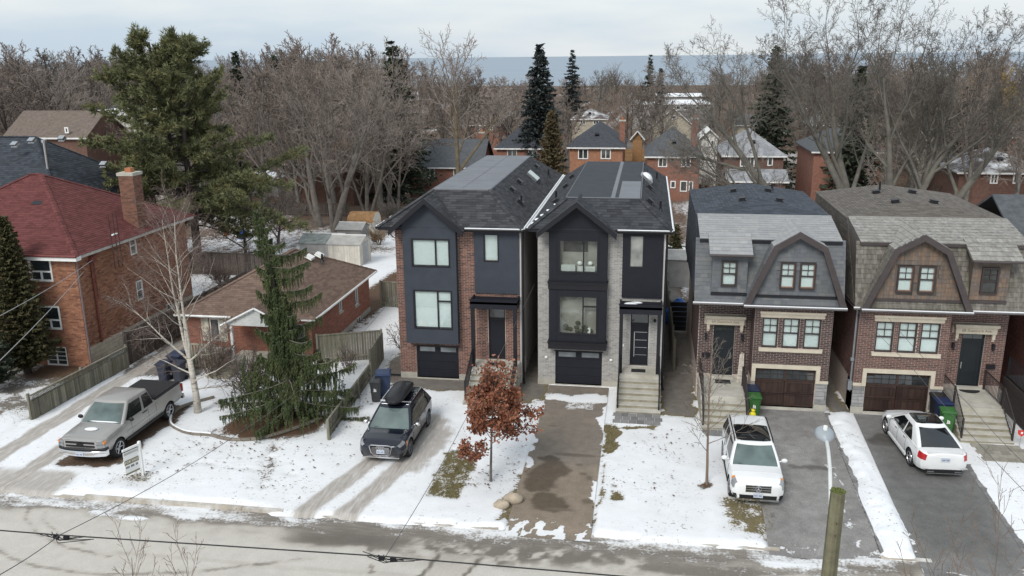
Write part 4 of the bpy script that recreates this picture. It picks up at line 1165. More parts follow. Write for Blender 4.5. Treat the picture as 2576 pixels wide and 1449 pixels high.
    for a, b in ((u0 + .05, um - .01), (um + .01, u1 - .05)): MB(fd).box(a, b, 3.18, 3.40, -.13, -.12).build('pane', M_pane_mid, dfm)
    dr = MB(fd).box(u0 + .05, u1 - .05, 1.02, 3.12, -.15, -.10).build('door', M_door_blue, H)
    for (c, d) in ((1.15, 1.55), (1.65, 3.0)):
        mb = MB(fd)
        for (p0, p1, q0, q1) in ((u0 + .16, u1 - .16, c, c + .03), (u0 + .16, u1 - .16, d - .03, d), (u0 + .16, u0 + .19, c + .03, d - .03), (u1 - .19, u1 - .16, c + .03, d - .03)): mb.box(p0, p1, q0, q1, -.10, -.085)
        mb.build('door_moulding', M_door_blue, dr)
    hx = u1 - .13 if door_left else u0 + .13
    MB(fd).box(hx - .02, hx + .02, 1.85, 2.15, -.10, -.06).build('handle', M_steel, dr)
    a, b = door[0] - .40, door[1] + .43
    mb = MB(fd); mb.box(a + .06, b - .06, 3.5, 3.80, -.01, .20); mb.box(a, b, 3.80, 3.92, -.01, .30); mb.box(a + .03, b - .03, 3.76, 3.80, .0, .25)
    for xx in (a + .09, b - .21): mb.box(xx, xx + .12, 3.25, 3.5, -.01, .16); mb.box(xx + .01, xx + .11, 3.15, 3.25, -.01, .09)
    ent = mb.build('entablature', M_lime, H)
    text_mesh(address, .17, M_carve, ent, fd, (a + b) / 2, 3.64, .201, sx=.95)
    for xx in (u0 - .33, u1 + .34):
        mb = MB(fd); mb.box(xx - .05, xx + .05, 2.80, 3.05, 0, .03); mb.box(xx - .045, xx + .045, 2.78, 2.98, .05, .15); mb.box(xx - .06, xx + .06, 2.98, 3.02, .03, .17); mb.build('wall_lamp', M_blk, H)
    mx = u0 - .28 if door_left else u1 + .35
    MB(fd).box(mx - .17, mx + .17, 1.93, 2.12, 0, .10).build('mailbox', M_blk, H)
    # porch and steps
    p0, p1 = X['porch']; py = 34.75 if door_left else 34.85; ph = 1.0
    po = MB().box(p0, p1, py, Yd - .01, 0, ph).build('porch', M_conc, H)
    n = 5; r = ph / (n + 1)
    for i in range(n): step(po, p0, p1, py - (i + 1) * .26, py - i * .26 - .002, ph - (i + 1) * r)
    MB(fd).box(u0 - .05, u1 + .05, ph, ph + .09, -.02, .22).build('threshold', M_conc, po)
    for xx in (p0 + .06, p1 - .06): railing(H, [(xx, Yd - .1 if xx < p0 + .5 or not door_left else Yb, ph), (xx, py + .05, ph), (xx, py - n * .26 + .1, .12)], M_bronze, .85)
    if door_left: MB().box(um - .33, um + .33, Yd - .85, Yd - .40, ph + .003, ph + .016).build('door_mat', M_mat, H)
    else: MB().prism([(um + .42 * math.cos(t), Yd - .28 - .36 * math.sin(t)) for t in [math.pi * i / 12 for i in range(13)]], ph + .003, ph + .018).build('door_mat', M_mat, H)
    # --- mansard
    ex0, ex1 = x0 - .38, x1 + .36
    ef, ez = 35.72, 4.85; ky, kz = 36.55, 7.48; ty, tz_ = 39.1, 8.02
    kx0, kx1 = x0 - .12, x1 + .12
    R = MB(); E0, E1, K0, K1 = Vector((ex0 + .05, ef, ez)), Vector((ex1 - .05, ef, ez)), Vector((kx0, ky, kz)), Vector((kx1, ky, kz))
    U0, U1 = Vector((kx0 - .05, ky - .12, kz - .02)), Vector((kx1 + .05, ky - .12, kz - .02)); T0, T1 = Vector((kx0 - .05, ty, tz_)), Vector((kx1 + .05, ty, tz_))
    R.slab([E0, E1, K1, K0], .05); R.slab([U0, U1, T1, T0], .08)
    ro = R.build('mansard_roof', mL, H)
    MB().box(U0.x, U1.x, ky - .15, ky - .02, kz - .16, kz - .04).build('knee_trim', M_brown_trim if not slate else M_blk, ro)
    # dormer and gable placement on the steep slope
    dm = X['dorm']; ga, gb = X['gab']; gm = (ga + gb) / 2; gka, gkb = X['gabk']
    gy = 35.50; yk = gy + .10
    # steep slope as strips that leave the gable and dormer openings
    def steep(xa, xb):
        t0 = lambda x, z: Vector((x, ef + (z - ez) / (kz - ez) * (ky - ef), z))
        shingles(sp, ro, [t0(xa, ez), t0(xb, ez), t0(xb, kz), t0(xa, kz)], mL, *cL, tk, va)
    steep(ex0 + .05, ga + .10); steep(gb - .1, ex1 - .05)
    t0 = lambda x, z: Vector((x, ef + (z - ez) / (kz - ez) * (ky - ef), z))
    for s_, (fa, fk) in ((1, (ga + .1, gka + .2)), (-1, (gb - .1, gkb - .2))):
        shingles(sp, ro, [t0(fa, ez), t0(fk, kz), t0(fa, kz)] if s_ > 0 else [t0(fa, ez), t0(fa, kz), t0(fk, kz)], mL, *cL, tk, va)
    zsk = ez + .36      # apron of shingles under the gable wall
    shingles(sp, ro, [t0(ga + .15, ez), t0(gb - .15, ez), t0(gb - .30, zsk), t0(ga + .30, zsk)], mL, cL[0], cL[1], tk, va)
    shingles(sp, ro, [U0, U1, T1, T0], mU, *cU, tk * 1.3, va)
    MB().box(U0.x, U1.x, ty - .08, ty + .08, tz_ - .03, tz_ + .03).build('ridge_cap', mU, ro)
    # gambrel gable
    gkz, gaz = 7.36, 7.98
    yw = 35.80
    pts = [(ga + .42, ez + .36), (gb - .42, ez + .36), (gkb - .05, gkz - .16), (gm, gaz - .18), (gka + .05, gkz - .16)]
    gw_ = wall_mb(MB(FRONT(yw)), 0, 0, 0, 0)
    gwl = MB(FRONT(yw + .03)).poly([(p[0], p[1], 0) for p in pts]).build('gable_wall', mF, H)
    holes3 = [[FRONT(yw)((a - .06, 5.48, 0)), FRONT(yw)((b + .06, 5.48, 0)), FRONT(yw)((b + .06, 6.72, 0)), FRONT(yw)((a - .06, 6.72, 0))] for a, b in X['gwin']]
    shingles(sp, gwl, [FRONT(yw)((p[0], p[1], 0)) for p in pts], mF, .185, .26 if slate else .16, tk * .8, va, holes=holes3, uphint=(0, -1, 0))
    MB(FRONT(yw)).box(ga + .38, gb - .38, ez + .30, ez + .40, 0, .07).build('base_trim', M_brown_trim if not slate else M_blk, H)
    for (a, b) in X['gwin']:
        window(H, FRONT(yw - .03), a, b, 5.52, 6.66, M_brown_frame, M_glass, w=.0, fw=.07, fd=.06, panes=[(0, 1, .5, 1), (0, 1, 0, .5)], muntin=[(0, 2, 2)], blind=M_blind)
        mb = MB(FRONT(yw - .03)); mb.box(a + .07, b - .07, 5.59, 5.63, .0, .045); mb.box(b - .10, b - .07, 5.63, 6.6, .0, .04); mb.build('sash', M_sash, H)
    Gp = [Vector((ga, gy, ez - .02)), Vector((gka, gy, gkz)), Vector((gm, gy, gaz)), Vector((gkb, gy, gkz)), Vector((gb, gy, ez - .02))]
    back = [Vector((ga, gy + .45, ez - .02)), Vector((gka, 37.3, gkz)), Vector((gm, 39.0, gaz)), Vector((gkb, 37.3, gkz)), Vector((gb, gy + .45, ez - .02))]
    gmb = MB()
    for i in range(4): gmb.slab([Gp[i], Gp[i + 1], back[i + 1], back[i]] if i < 2 else [Gp[i], Gp[i + 1], back[i + 1], back[i]], .06)
    gro = gmb.build('gable_roof', mL, H)
    shingles(sp, gro, [Gp[1], Gp[2], back[2], back[1]], mU, cU[0] * .8, cU[1] * .8, tk, va); shingles(sp, gro, [Gp[2], Gp[3], back[3], back[2]], mU, cU[0] * .8, cU[1] * .8, tk, va)
    shingles(sp, gro, [Gp[0], Gp[1], back[1], back[0]], mL, cL[0], cL[1], tk, va, uphint=(-1, 0, .3)); shingles(sp, gro, [Gp[4], Gp[3], back[3], back[4]], mL, cL[0], cL[1], tk, va, uphint=(1, 0, .3))
    # bargeboard as mitred strips
    inn = []
    off = .24
    for i, p in enumerate(Gp):
        if i == 0: inn.append(Vector((p.x + off * 1.08, p.y, p.z)))
        elif i == 4: inn.append(Vector((p.x - off * 1.08, p.y, p.z)))
        elif i == 2: inn.append(Vector((p.x, p.y, p.z - off * 1.12)))
        else: inn.append(Vector((p.x + (off * .72 if i == 1 else -off * .72), p.y, p.z - off * .72)))
    mb = MB()
    for i in range(4):
        q = [Gp[i], Gp[i + 1], inn[i + 1], inn[i]]
        f_ = [v + Vector((0, -.05, .02)) for v in q]; b_ = [v + Vector((0, .10, .02)) for v in q]
        mb.add(f_ + b_, [(0, 1, 2, 3), (7, 6, 5, 4), (0, 4, 5, 1), (1, 5, 6, 2), (2, 6, 7, 3), (3, 7, 4, 0)])
        s_ = [v + Vector((0, .10, .02)) for v in (Gp[i], Gp[i + 1])] 
        mb.quad(Gp[i] + Vector((0, .1, -.05)), Gp[i + 1] + Vector((0, .1, -.05)), Vector((Gp[i + 1].x, yw, Gp[i + 1].z - .05)), Vector((Gp[i].x, yw, Gp[i].z - .05)))
    mb.build('bargeboard', M_brown_trim, gro)
    # dormer
    fdm = FRONT(35.80)
    da, db = dm['wall']; wa, wb = dm['win']
    mb = wall_mb(MB(fdm), da, db, 5.22, 6.95, [(wa + .05, wb - .05, 5.62, 6.6)], .12); mb.quad((da, 5.2, 0), (da, 6.95, 0), (da, 6.95, -.8), (da, 5.2, -.02)); mb.quad((db, 5.2, 0), (db, 5.2, -.02), (db, 6.95, -.8), (db, 6.95, 0))
    dmo = mb.build('dormer', mF, H)
    shingles(sp, dmo, [fdm((da, 5.3, 0)), fdm((db, 5.3, 0)), fdm((db, 6.95, 0)), fdm((da, 6.95, 0))], mF, .185, .26 if slate else .16, tk * .8, va, holes=[[fdm((wa - .06, 5.52, 0)), fdm((wb + .06, 5.52, 0)), fdm((wb + .06, 6.72, 0)), fdm((wa - .06, 6.72, 0))]], uphint=(0, -1, 0))
    MB(fdm).box(da - .02, db + .02, 5.18, 5.29, .0, .06).build('base_trim', M_brown_trim if not slate else M_blk, H)
    window(H, FRONT(35.77), wa, wb, 5.56, 6.66, M_brown_frame, M_glass if slate else M_pane_mid, w=-.03, fw=.07, fd=.09, panes=[(0, 1, .5, 1), (0, 1, 0, .5)], muntin=[(0, 2, 2)], blind=M_blind if slate else None)
    ra, rb = dm['roof']
    D0, D1 = Vector((ra, 35.46, 7.0)), Vector((rb, 35.46, 7.0)); D2, D3 = Vector((rb, 36.8, 7.625)), Vector((ra, 36.8, 7.625))
    dro = MB().slab([D0, D1, D2, D3], .10).build('dormer_roof', mL, H)
    shingles(sp, dro, [D0, D1, D2, D3], mU, *cU, tk * 1.3, va)
    gutter(dro, [D0 + Vector((0, -.02, -.05)), D1 + Vector((0, -.02, -.05))], M_brown_trim, .05, False)
    # steep sides and rear roof of low pitch
    sm = MB(); mS = M_asph_blue if slate else M_asph_tan
    xm = (x0 + x1) / 2 + .05; yb_ = 46.6; zr = tz_ - .05; rz = zr + .42
    for s_, (xe, xk) in ((-1, (ex0 + .1, kx0 - .06)), (1, (ex1 - .1, kx1 + .06))):
        q = [Vector((xe, ef + .3, ez)), Vector((xe, yb_, ez)), Vector((xk, yb_, zr)), Vector((xk, ty, zr)), Vector((xk, ky, kz))]
        sm.poly(q if s_ < 0 else q[::-1])
        shingles(sr, H, [q[0], q[1], q[2], q[3]], mS, .16, .32, .014, .1, uphint=(s_, 0, .2))
    sm.poly([(kx0 - .06, yb_, zr), (xm, yb_, rz), (kx1 + .06, yb_, zr), (kx1 + .06, yb_, 4), (kx0 - .06, yb_, 4)])
    sm.poly([(U0.x, ky, kz - .2), (U0.x, ty, tz_ - .05), (U0.x, ty, 4.9), (U0.x + .03, ky, 4.9)])
    sm.build('side_mansard', mS, H)
    zf = tz_ - .12
    P0, P1, P2, P3 = Vector((kx0 - .1, ty, zr)), Vector((xm, ty + 2.4, rz)), Vector((xm, yb_ + .1, rz)), Vector((kx0 - .1, yb_ + .1, zr)); Q0, Q3 = Vector((kx1 + .1, ty, zr)), Vector((kx1 + .1, yb_ + .1, zr))
    rr = MB(); rr.slab([P0, P1, P2, P3], .06); rr.slab([P1, Q0, Q3, P2], .06); rr.slab([P0, Q0, P1], .06)
    rro = rr.build('rear_roof', mS, H)
    shingles(sr, rro, [P0, P1, P2, P3], mS, .16, .32, .014, .1); shingles(sr, rro, [P1, Q0, Q3, P2], mS, .16, .32, .014, .1); shingles(sr, rro, [P0, Q0, P1], mS, .16, .32, .014, .1)
    for (xx, yy) in ((-.75, 41.5), (.95, 41.6), (-.9, 44.4), (.8, 44.5)):
        nn = Vector((-.14 if xx < 0 else .14, 0, 1)); zz = rz - abs(xx) / (xm - kx0) * (rz - zr)
        vent(rro, (xm + xx, yy, zz + .02), nn)
    pipe(rro, (xm + 1.1 if slate else xm - .55, 45.2, rz - .12), .3 if slate else .5, .05)
    # gutter line
    for (xa, xb) in ((ex0, ga + .05), (ga, gb), (gb - .05, ex1)):
        if xb - xa > .2: gutter(H, [(xa, ef - .04 if (xa, xb) != (ga, gb) else gy - .08, ez - .05), (xb, ef - .04 if (xa, xb) != (ga, gb) else gy - .08, ez - .05)], M_copper, .055, True)
    MB().box(ex0 + .06, ex1 - .06, ef + .02, Yb - .005, ez - .12, ez - .02).build('soffit', M_brown_trim, H)
    pool.finish(lambda c: c.y < 38); sp.finish(); sr.finish(); stp.finish()
    return H
H3 = gambrel('slate gambrel house with plum brick and the carved address 6A', 2.48, 7.95, 4.75, True, True, M_brick_plum, M_mortar_tan, '6A Shamrock Ave', None,
    dict(gar=(4.92, 7.44), win=[(5.08, 5.74), (5.92, 6.62), (6.80, 7.50)], door=(3.14, 4.05), porch=(2.55, 4.45), gab=(4.18, 8.32), gabk=(5.25, 7.36), gwin=[(5.60, 6.22), (6.38, 7.02)],
         dorm=dict(wall=(2.84, 4.28), win=(3.22, 3.86), roof=(2.68, 4.44))))
H4 = gambrel('cedar shake gambrel house with rose brick and the carved address 6B', 9.0, 15.2, 12.60, False, False, M_brick_plum2, M_mortar_tan, '6B Shamrock Ave', None,
    dict(gar=(9.50, 12.08), win=[(9.70, 10.42), (10.60, 11.34), (11.48, 12.24)], door=(13.46, 14.38), porch=(12.62, 14.62), gab=(8.88, 13.18), gabk=(9.94, 12.08), gwin=[(10.20, 10.84), (11.03, 11.68)],
         dorm=dict(wall=(13.05, 14.45), win=(13.40, 14.05), roof=(12.90, 14.80))))

# ------------------------------------------------------------------ red-roofed brick house on the left
M_sh_red = mat('red_shingle', (.15, .055, .052), .95, .2, 9, rnd=.2, bump=.4, bscale=150, spec=.15)
M_sh_brown = mat('brown_shingle', (.185, .130, .103), .95, .2, 9, rnd=.2, bump=.4, bscale=150, spec=.15)
M_block = mat('buff_block', (.42, .37, .29), .92, .15, 3, bump=.4)
M_found = mat('parged_foundation', (.36, .35, .32), .92, .2, 2, bump=.4)
M_pipe_red = mat('rust_red_pipe', (.17, .05, .035), .6, .15, 4)
M_mauve = mat('mauve_downspout', (.20, .145, .145), .6, .1, 3)
M_shutter = mat('flaking_shutter', (.55, .52, .43), .85, .25, 6, stain=(.25, .21, .16), stain_amt=.7, stain_scale=5)
M_soffit_old = mat('worn_soffit', (.48, .46, .42), .85, .25, 4)
def hip_box(parent, pool, e, m, inset, rz, course=.14, wid=.32, caps=True, t=.014):
    """hip roof over eaves e=(x0,x1,y0,y1,z); ridge along the longer side unless inset given as (ix0,ix1,iy0,iy1)"""
    x0, x1, y0, y1, z = e
    a, b, c, d = Vector((x0, y0, z)), Vector((x1, y0, z)), Vector((x1, y1, z)), Vector((x0, y1, z))
    if x1 - x0 >= y1 - y0: r0, r1 = Vector((x0 + inset, (y0 + y1) / 2, rz)), Vector((x1 - inset, (y0 + y1) / 2, rz)); planes = [[a, b, r1, r0], [b, c, r1], [c, d, r0, r1], [d, a, r0]]
    else: r0, r1 = Vector(((x0 + x1) / 2, y0 + inset, rz)), Vector(((x0 + x1) / 2, y1 - inset, rz)); planes = [[a, b, r0], [b, c, r1, r0], [c, d, r1], [d, a, r0, r1]]
    mb = MB()
    for p in planes: mb.poly(p)
    mb.poly([d, c, b, a])
    ro = mb.build('roof', m, parent)
    if pool is not None:
        for p in planes:
            n = (p[1] - p[0]).cross(p[2] - p[0])
            if n.dot(CAM_POS - p[0]) > 0: shingles(pool, ro, p, m, course, wid, t, .1)
        if caps:
            for (p, q) in ([(a, r0), (b, r1 if x1 - x0 >= y1 - y0 else r0), (c, r1), (d, r0 if x1 - x0 >= y1 - y0 else r1), (r0, r1)]):
                k = max(1, int((q - p).length / .3)); side = (q - p).cross(Vector((0, 0, 1))).normalized() * .15
                for i in range(k):
                    s0, s1 = p.lerp(q, i / k), p.lerp(q, (i + 1.1) / k); up = Vector((0, 0, .04))
                    pool.add([tuple(v) for v in (s0 - side, s0 + up * 1.5, s0 + side, s1 - side - up * .3, s1 + up * .9, s1 + side - up * .3)], [(0, 1, 4, 3), (1, 2, 5, 4), (0, 2, 1)], m, ro)
    return ro
A0, A1, AY0, AY1, AZ = -38.5, -27.62, 37.0, 47.4, 5.85
HA = thing('brick_house', 'two storey orange brick house with a dark red hipped roof', 'house', (-33, 37, 0))
pa = Pool('brick', 'brick_courses'); ps = Pool('shingle', 'shingle_courses')
winsA = [(-30.18, -28.92, 4.45, 5.70), (-30.06, -28.84, 1.95, 3.18), (-29.98, -28.82, .02, 1.02)]
w_ = wall_mb(MB(FRONT(AY0)), A0, A1, -.3, AZ, winsA, .12).build('front_wall', M_mortar_buff, HA)
brickwork(pa, w_, FRONT(AY0), -33.2, A1, 0, AZ, M_brick_old, winsA)
sw_ = [(41.6, 42.2, 4.75, 5.75), (41.7, 42.3, 2.15, 3.25), (44.4, 45.0, .75, 1.15)]
w2_ = wall_mb(MB(RIGHT(A1)), AY0, AY1, -.3, AZ, sw_, .1).build('side_wall', M_mortar_buff, HA)
brickwork(pa, w2_, RIGHT(A1), AY0, AY1, 1.0, AZ, M_brick_old, sw_)
bp = Pool('block', 'block_courses', 120); brickwork(bp, w2_, RIGHT(A1), AY0 + .02, AY1, -.1, 1.0, M_block, [sw_[2]], bl=.42, bh=.22, j=.015); bp.finish()
mb = MB(); mb.quad((A0, AY0, 0), (A0, AY0, AZ), (A0, AY1, AZ), (A0, AY1, 0)); mb.quad((A0, AY1, 0), (A1, AY1, 0), (A1, AY1, AZ), (A0, AY1, AZ)); mb.build('rear_wall', M_mortar_buff, HA)
for i, (a, b, c, d) in enumerate(winsA):
    if i < 2: window(HA, FRONT(AY0), a, b, c, d, M_white, M_pane, w=-.08, fw=.09, fd=.10, panes=[(0, 1, .38, 1), (0, .5, 0, .38), (.5, 1, 0, .38)])
    else: window(HA, FRONT(AY0), a, b, c, d, M_white, M_pane_mid, w=-.08, fw=.06, fd=.08, panes=[(0, .5, 0, 1), (.5, 1, 0, 1)], muntin=[(0, 1, 4), (1, 1, 4)])
    MB(FRONT(AY0)).box(a - .06, b + .06, c - .1, c - .005, -.02, .05).build('sill', mat('brick_sill', (.20, .10, .07), .9, .2, 6), HA)
for (a, b, c, d) in sw_[:2]: window(HA, RIGHT(A1), a, b, c, d, M_white, M_pane_mid, w=-.07, fw=.07, fd=.09, panes=[(0, 1, .5, 1), (0, 1, 0, .5)])
window(HA, RIGHT(A1), *sw_[2], M_white, M_pane, w=-.07, fw=.05, fd=.08)
for i in range(9):      # soldier arch over the basement window
    u = -29.98 + .13 * i; zz = 1.05 + .10 * math.sin(math.pi * (i + .5) / 9)
    MB(FRONT(AY0)).box(u + .01, u + .115, zz, zz + .2, 0, .035).build('arch_brick', M_brick_old, w_)
ro = hip_box(HA, ps, (A0 - .5, A1 + .42, AY0 - .42, AY1 + .5, AZ), M_sh_red, 5.6, 9.05)
mb = MB(); mb.box(A0, A1 + .40, AY0 - .42, AY0 - .02, AZ - .24, AZ - .02); mb.build('fascia', M_white, HA)
MB().box(A1 + .02, A1 + .40, AY0 - .02, AY1 + .4, AZ - .16, AZ - .02).build('soffit', M_soffit_old, HA)
gutter(HA, [(A0, AY0 - .46, AZ + .01), (A1 + .45, AY0 - .46, AZ + .01)], mat('red_gutter', (.16, .035, .03), .5), .06, False)
vent(ro, (-31.6, 40.2, 7.75), (0, -.5, 1), a=.5, b=.35)
MB().tube([(A1 + .06, AY0 + .05, AZ - .2), (A1 + .06, AY0 + .05, .05)], .05, 6).build('downspout', M_mauve, HA); MB().tube([(A1 + .08, 38.1, AZ - .1), (A1 + .08, 38.1, 1.0)], .055, 8).build('drain_pipe', M_pipe_red, HA)
mb = MB(); mb.cyl((A1 + .08, 38.3, AZ - .3), (A1 + .08, 38.3, 3.2), .02); mb.box(A1 + .01, A1 + .22, 38.0, 38.4, AZ - .6, AZ - .35); mb.tube([(A1 + .1, 38.2, AZ - .5), (A1 + .5, 37.5, AZ - 1.3), (A1 + .1, 37.3, AZ - 1.0)], .015, 4); mb.build('service_mast', M_pipe_red, HA)
# chimney
M_brick_chim = mat('sooty_brick', (.2, .1, .07), .9, .25, 7, rcols=[(.22, .105, .072), (.26, .13, .09), (.18, .085, .06), (.13, .07, .055), (.24, .115, .08)], bump=.35)
ch = MB(); cx, cy = -28.0, 43.0; ch.box(cx - .42, cx + .42, cy - .42, cy + .42, 5.6, 8.95); cho = ch.build('chimney', M_mortar_buff, HA)
for fr_, a, b in ((FRONT(cy - .42), cx - .42, cx + .42), (RIGHT(cx + .42), cy - .42, cy + .42), (LEFT(cx - .42), cy - .42, cy + .42)): brickwork(pa, cho, fr_, a, b, 5.7, 8.95, M_brick_chim)
mb = MB(); mb.box(cx - .48, cx + .48, cy - .48, cy + .48, 8.95, 9.12); mb.build('chimney_cap', M_conc, HA); MB().box(cx - .15, cx + .2, cy - .18, cy + .18, 9.12, 9.35).build('flue', mat('clay_flue', (.38, .15, .07), .8), HA)
# aerial frame against the side wall
mb = MB()
for yy in (39.3, 39.65, 39.95): mb.cyl((A1 + .55, yy, 4.6), (A1 + .55, yy, 7.5), .025, n=6)
for zz in (4.9, 5.6, 6.3, 6.6): mb.cyl((A1 + .55, 39.3, zz), (A1 + .55, 39.95, zz), .015, n=5)
mb.build('aerial_frame', mat('rusty_iron', (.06, .03, .028), .8), HA); MB().box(A1 + .3, A1 + .42, 39.7, 40.1, 6.25, 6.32).build('white_box', M_white, HA)
pa.finish(lambda c: c.y < 39); ps.finish(lambda c: c.y < 40)

# ------------------------------------------------------------------ brown-roofed brick bungalow
HB = thing('bungalow', 'low rust brick bungalow with a brown hipped roof behind the weeping spruce', 'house', (-19.5, 39, 0))
pb = Pool('brick', 'brick_courses'); ps = Pool('shingle', 'shingle_courses')
B0, B1, BY0, BY1, BZ = -23.35, -16.55, 39.15, 48.4, 2.42
fw_ = [(-22.05, -21.53, .95, 2.15)]
w_ = wall_mb(MB(FRONT(BY0)), B0, B1, -.2, BZ, [(-18.9, -18.1, .5, 2.2), (-17.9, -16.9, .9, 2.0)] + fw_, .1).build('front_wall', M_mortar_buff, HB)
brickwork(pb, w_, FRONT(BY0), B0, B1, .0, BZ, M_brick_rust, [(-18.92, -18.08, .5, 2.22), (-17.92, -16.88, .88, 2.02)] + fw_)
sw_ = [(45.75, 46.35, 1.05, 2.35), (43.1, 43.65, 1.45, 2.35), (45.9, 46.6, -.25, .25)]
w2_ = wall_mb(MB(RIGHT(B1)), BY0, BY1, -.7, BZ, sw_, .1).build('side_wall', M_mortar_buff, HB)
brickwork(pb, w2_, RIGHT(B1), BY0, BY1, .30, BZ, M_brick_rust, sw_)
MB(RIGHT(B1)).box(BY0, 45.88, -.7, .28, 0, .03).build('foundation', M_found, HB); MB(RIGHT(B1)).box(46.62, BY1, -.7, .28, 0, .03).build('foundation', M_found, HB)
for (a, b, c, d) in sw_: window(HB, RIGHT(B1), a, b, c, d, M_white, M_pane, w=-.07, fw=.05, fd=.06, panes=[(0, .5, 0, 1), (.5, 1, 0, 1)]); MB(RIGHT(B1)).box(a - .06, b + .06, c - .09, c - .005, -.02, .06).build('sill', M_found, HB)
window(HB, FRONT(BY0), *fw_[0], M_white, M_pane_mid, w=-.06, fw=.05, fd=.07)
window(HB, FRONT(BY0), -17.9, -16.9, .9, 2.0, M_white, M_pane, w=-.06, fw=.06, fd=.07)
for a in (-22.5, -21.5):
    mb = MB(FRONT(BY0)); mb.box(a, a + .40, .92, 2.2, .02, .05)
    sh = mb.build('shutter', M_shutter, HB)
    for i in range(12): MB(FRONT(BY0)).box(a + .05, a + .35, 1.0 + i * .095, 1.07 + i * .095, .05, .062).build('slat', M_shutter, sh)
dr_ = MB(FRONT(BY0)).box(-18.9, -18.1, .5, 2.2, -.08, -.04).build('door', mat('dark_storm_door', (.05, .055, .06), .4), HB); MB(FRONT(BY0)).box(-18.78, -18.22, 1.2, 2.1, -.04, -.03).build('pane', M_pane_mid, dr_)
mb = MB(); mb.quad((B0, BY0, -.2), (B0, BY0, BZ), (B0, BY1, BZ), (B0, BY1, -.7)); mb.quad((B0, BY1, -.7), (B1, BY1, -.7), (B1, BY1, BZ), (B0, BY1, BZ)); mb.build('rear_wall', M_mortar_buff, HB)
ro = hip_box(HB, ps, (B0 - .35, B1 + .35, BY0 - .45, BY1 + .5, BZ + .02), M_sh_brown, 3.4, 4.45)
# porch gable
gl, gr, gm_ = -20.6, -16.9, -18.75; gy0 = 37.55; gz0, gz1 = 2.36, 3.30
L0, R0, T0, L1, R1, T1 = Vector((gl, gy0, gz0)), Vector((gr, gy0, gz0)), Vector((gm_, gy0, gz1)), Vector((gl, 41.2, gz0)), Vector((gr, 41.2, gz0)), Vector((gm_, 41.2, gz1))
mb = MB(); mb.slab([L0, T0, T1, L1], .06); mb.slab([T0, R0, R1, T1], .06); gro = mb.build('porch_roof', M_sh_brown, HB)
shingles(ps, gro, [L0, T0, T1, L1], M_sh_brown, .14, .32, .014, .1); shingles(ps, gro, [T0, R0, R1, T1], M_sh_brown, .14, .32, .014, .1)
M_siding = mat('white_siding', (.68, .69, .66), .7, .08, 3)
gw = MB(FRONT(gy0 + .12)).prism([(gl + .25, gz0 - .05), (gr - .25, gz0 - .05), (gm_, gz1 - .16)], -.08, 0).build('porch_gable', M_siding, HB)
for i in range(6):
    z = gz0 + .02 + i * .12; hw = (gr - gl) / 2 * (1 - (z - gz0 + .1) / (gz1 - gz0)) - .12
    if hw > .1: MB(FRONT(gy0 + .12)).box(gm_ - hw, gm_ + hw, z, z + .112, .001, .016).build('siding_board', M_siding, gw)
mb = MB(); mb.tube([L0 + Vector((0, -.02, -.05)), T0 + Vector((0, -.02, -.05))], .06, 4); mb.tube([T0 + Vector((0, -.02, -.05)), R0 + Vector((0, -.02, -.05))], .06, 4); mb.build('bargeboard', M_white, HB)
for xx in (gl + .45, gr - .4): MB().box(xx - .06, xx + .06, gy0 + .15, gy0 + .27, .5, gz0 - .02).build('post', M_white, HB)
MB().box(gl + .2, gr - .1, gy0 + .1, BY0 - .005, -.02, .5).build('porch', M_conc, HB)
gutter(HB, [(B1 + .38, BY0 - .45, BZ - .02), (B1 + .38, BY1 + .5, BZ - .02)], M_gut_white, .06, False); gutter(HB, [(B0 - .35, BY0 - .48, BZ - .02), (gl, BY0 - .48, BZ - .02)], M_gut_white, .06, False)
MB().box(B1 + .01, B1 + .34, BY0 - .4, BY1 + .4, BZ - .1, BZ + .01).build('soffit', M_white, HB); MB().box(B0 - .3, B1, BY0 - .4, BY0 - .01, BZ - .1, BZ + .01).build('soffit', M_white, HB)
nR = Vector((.5, 0, 1)); 
vent(ro, (-18.9, 45.2, 4.02), nR, M_white, .45, .35, .12); vent(ro, (-18.7, 47.0 - .9, 3.95), nR, M_white, .45, .35, .12); pipe(ro, (-18.3, 45.6, 3.75), .42, .06)
MB(FRONT(BY0)).ball((-20.35, 1.98, .12), .08, .1, .09, 8, 6).build('porch_lamp', emit_mat('lit_lamp', (1.0, .72, .35), 3.0), HB, smooth=True)
# front steps with side rails
st = MB().box(-22.6, -20.9, 37.6, BY0 - .02, -.02, .62).build('deck', mat('grey_deck', (.21, .19, .15), .9, .2, 3, stain=(.82, .84, .86), stain_amt=.8), HB)
M_deck = mat('deck_tread', (.30, .285, .22), .9, .2, 4)
for i in range(4): MB().box(-20.85 + 0 * i, -19.7, 36.2 + i * .32, 36.5 + i * .32, -.02, .15 + i * .14).build('step', M_deck, HB)
for i in range(11): MB().box(-22.62 + i * .16, -22.54 + i * .16, 37.52, 37.56, .1, 1.25).build('baluster', M_deck, HB)
MB().box(-22.65, -20.85, 37.50, 37.58, 1.25, 1.32).build('handrail', M_deck, HB)
pb.finish(lambda c: c.x > -18 or c.y < 39.3); ps.finish()

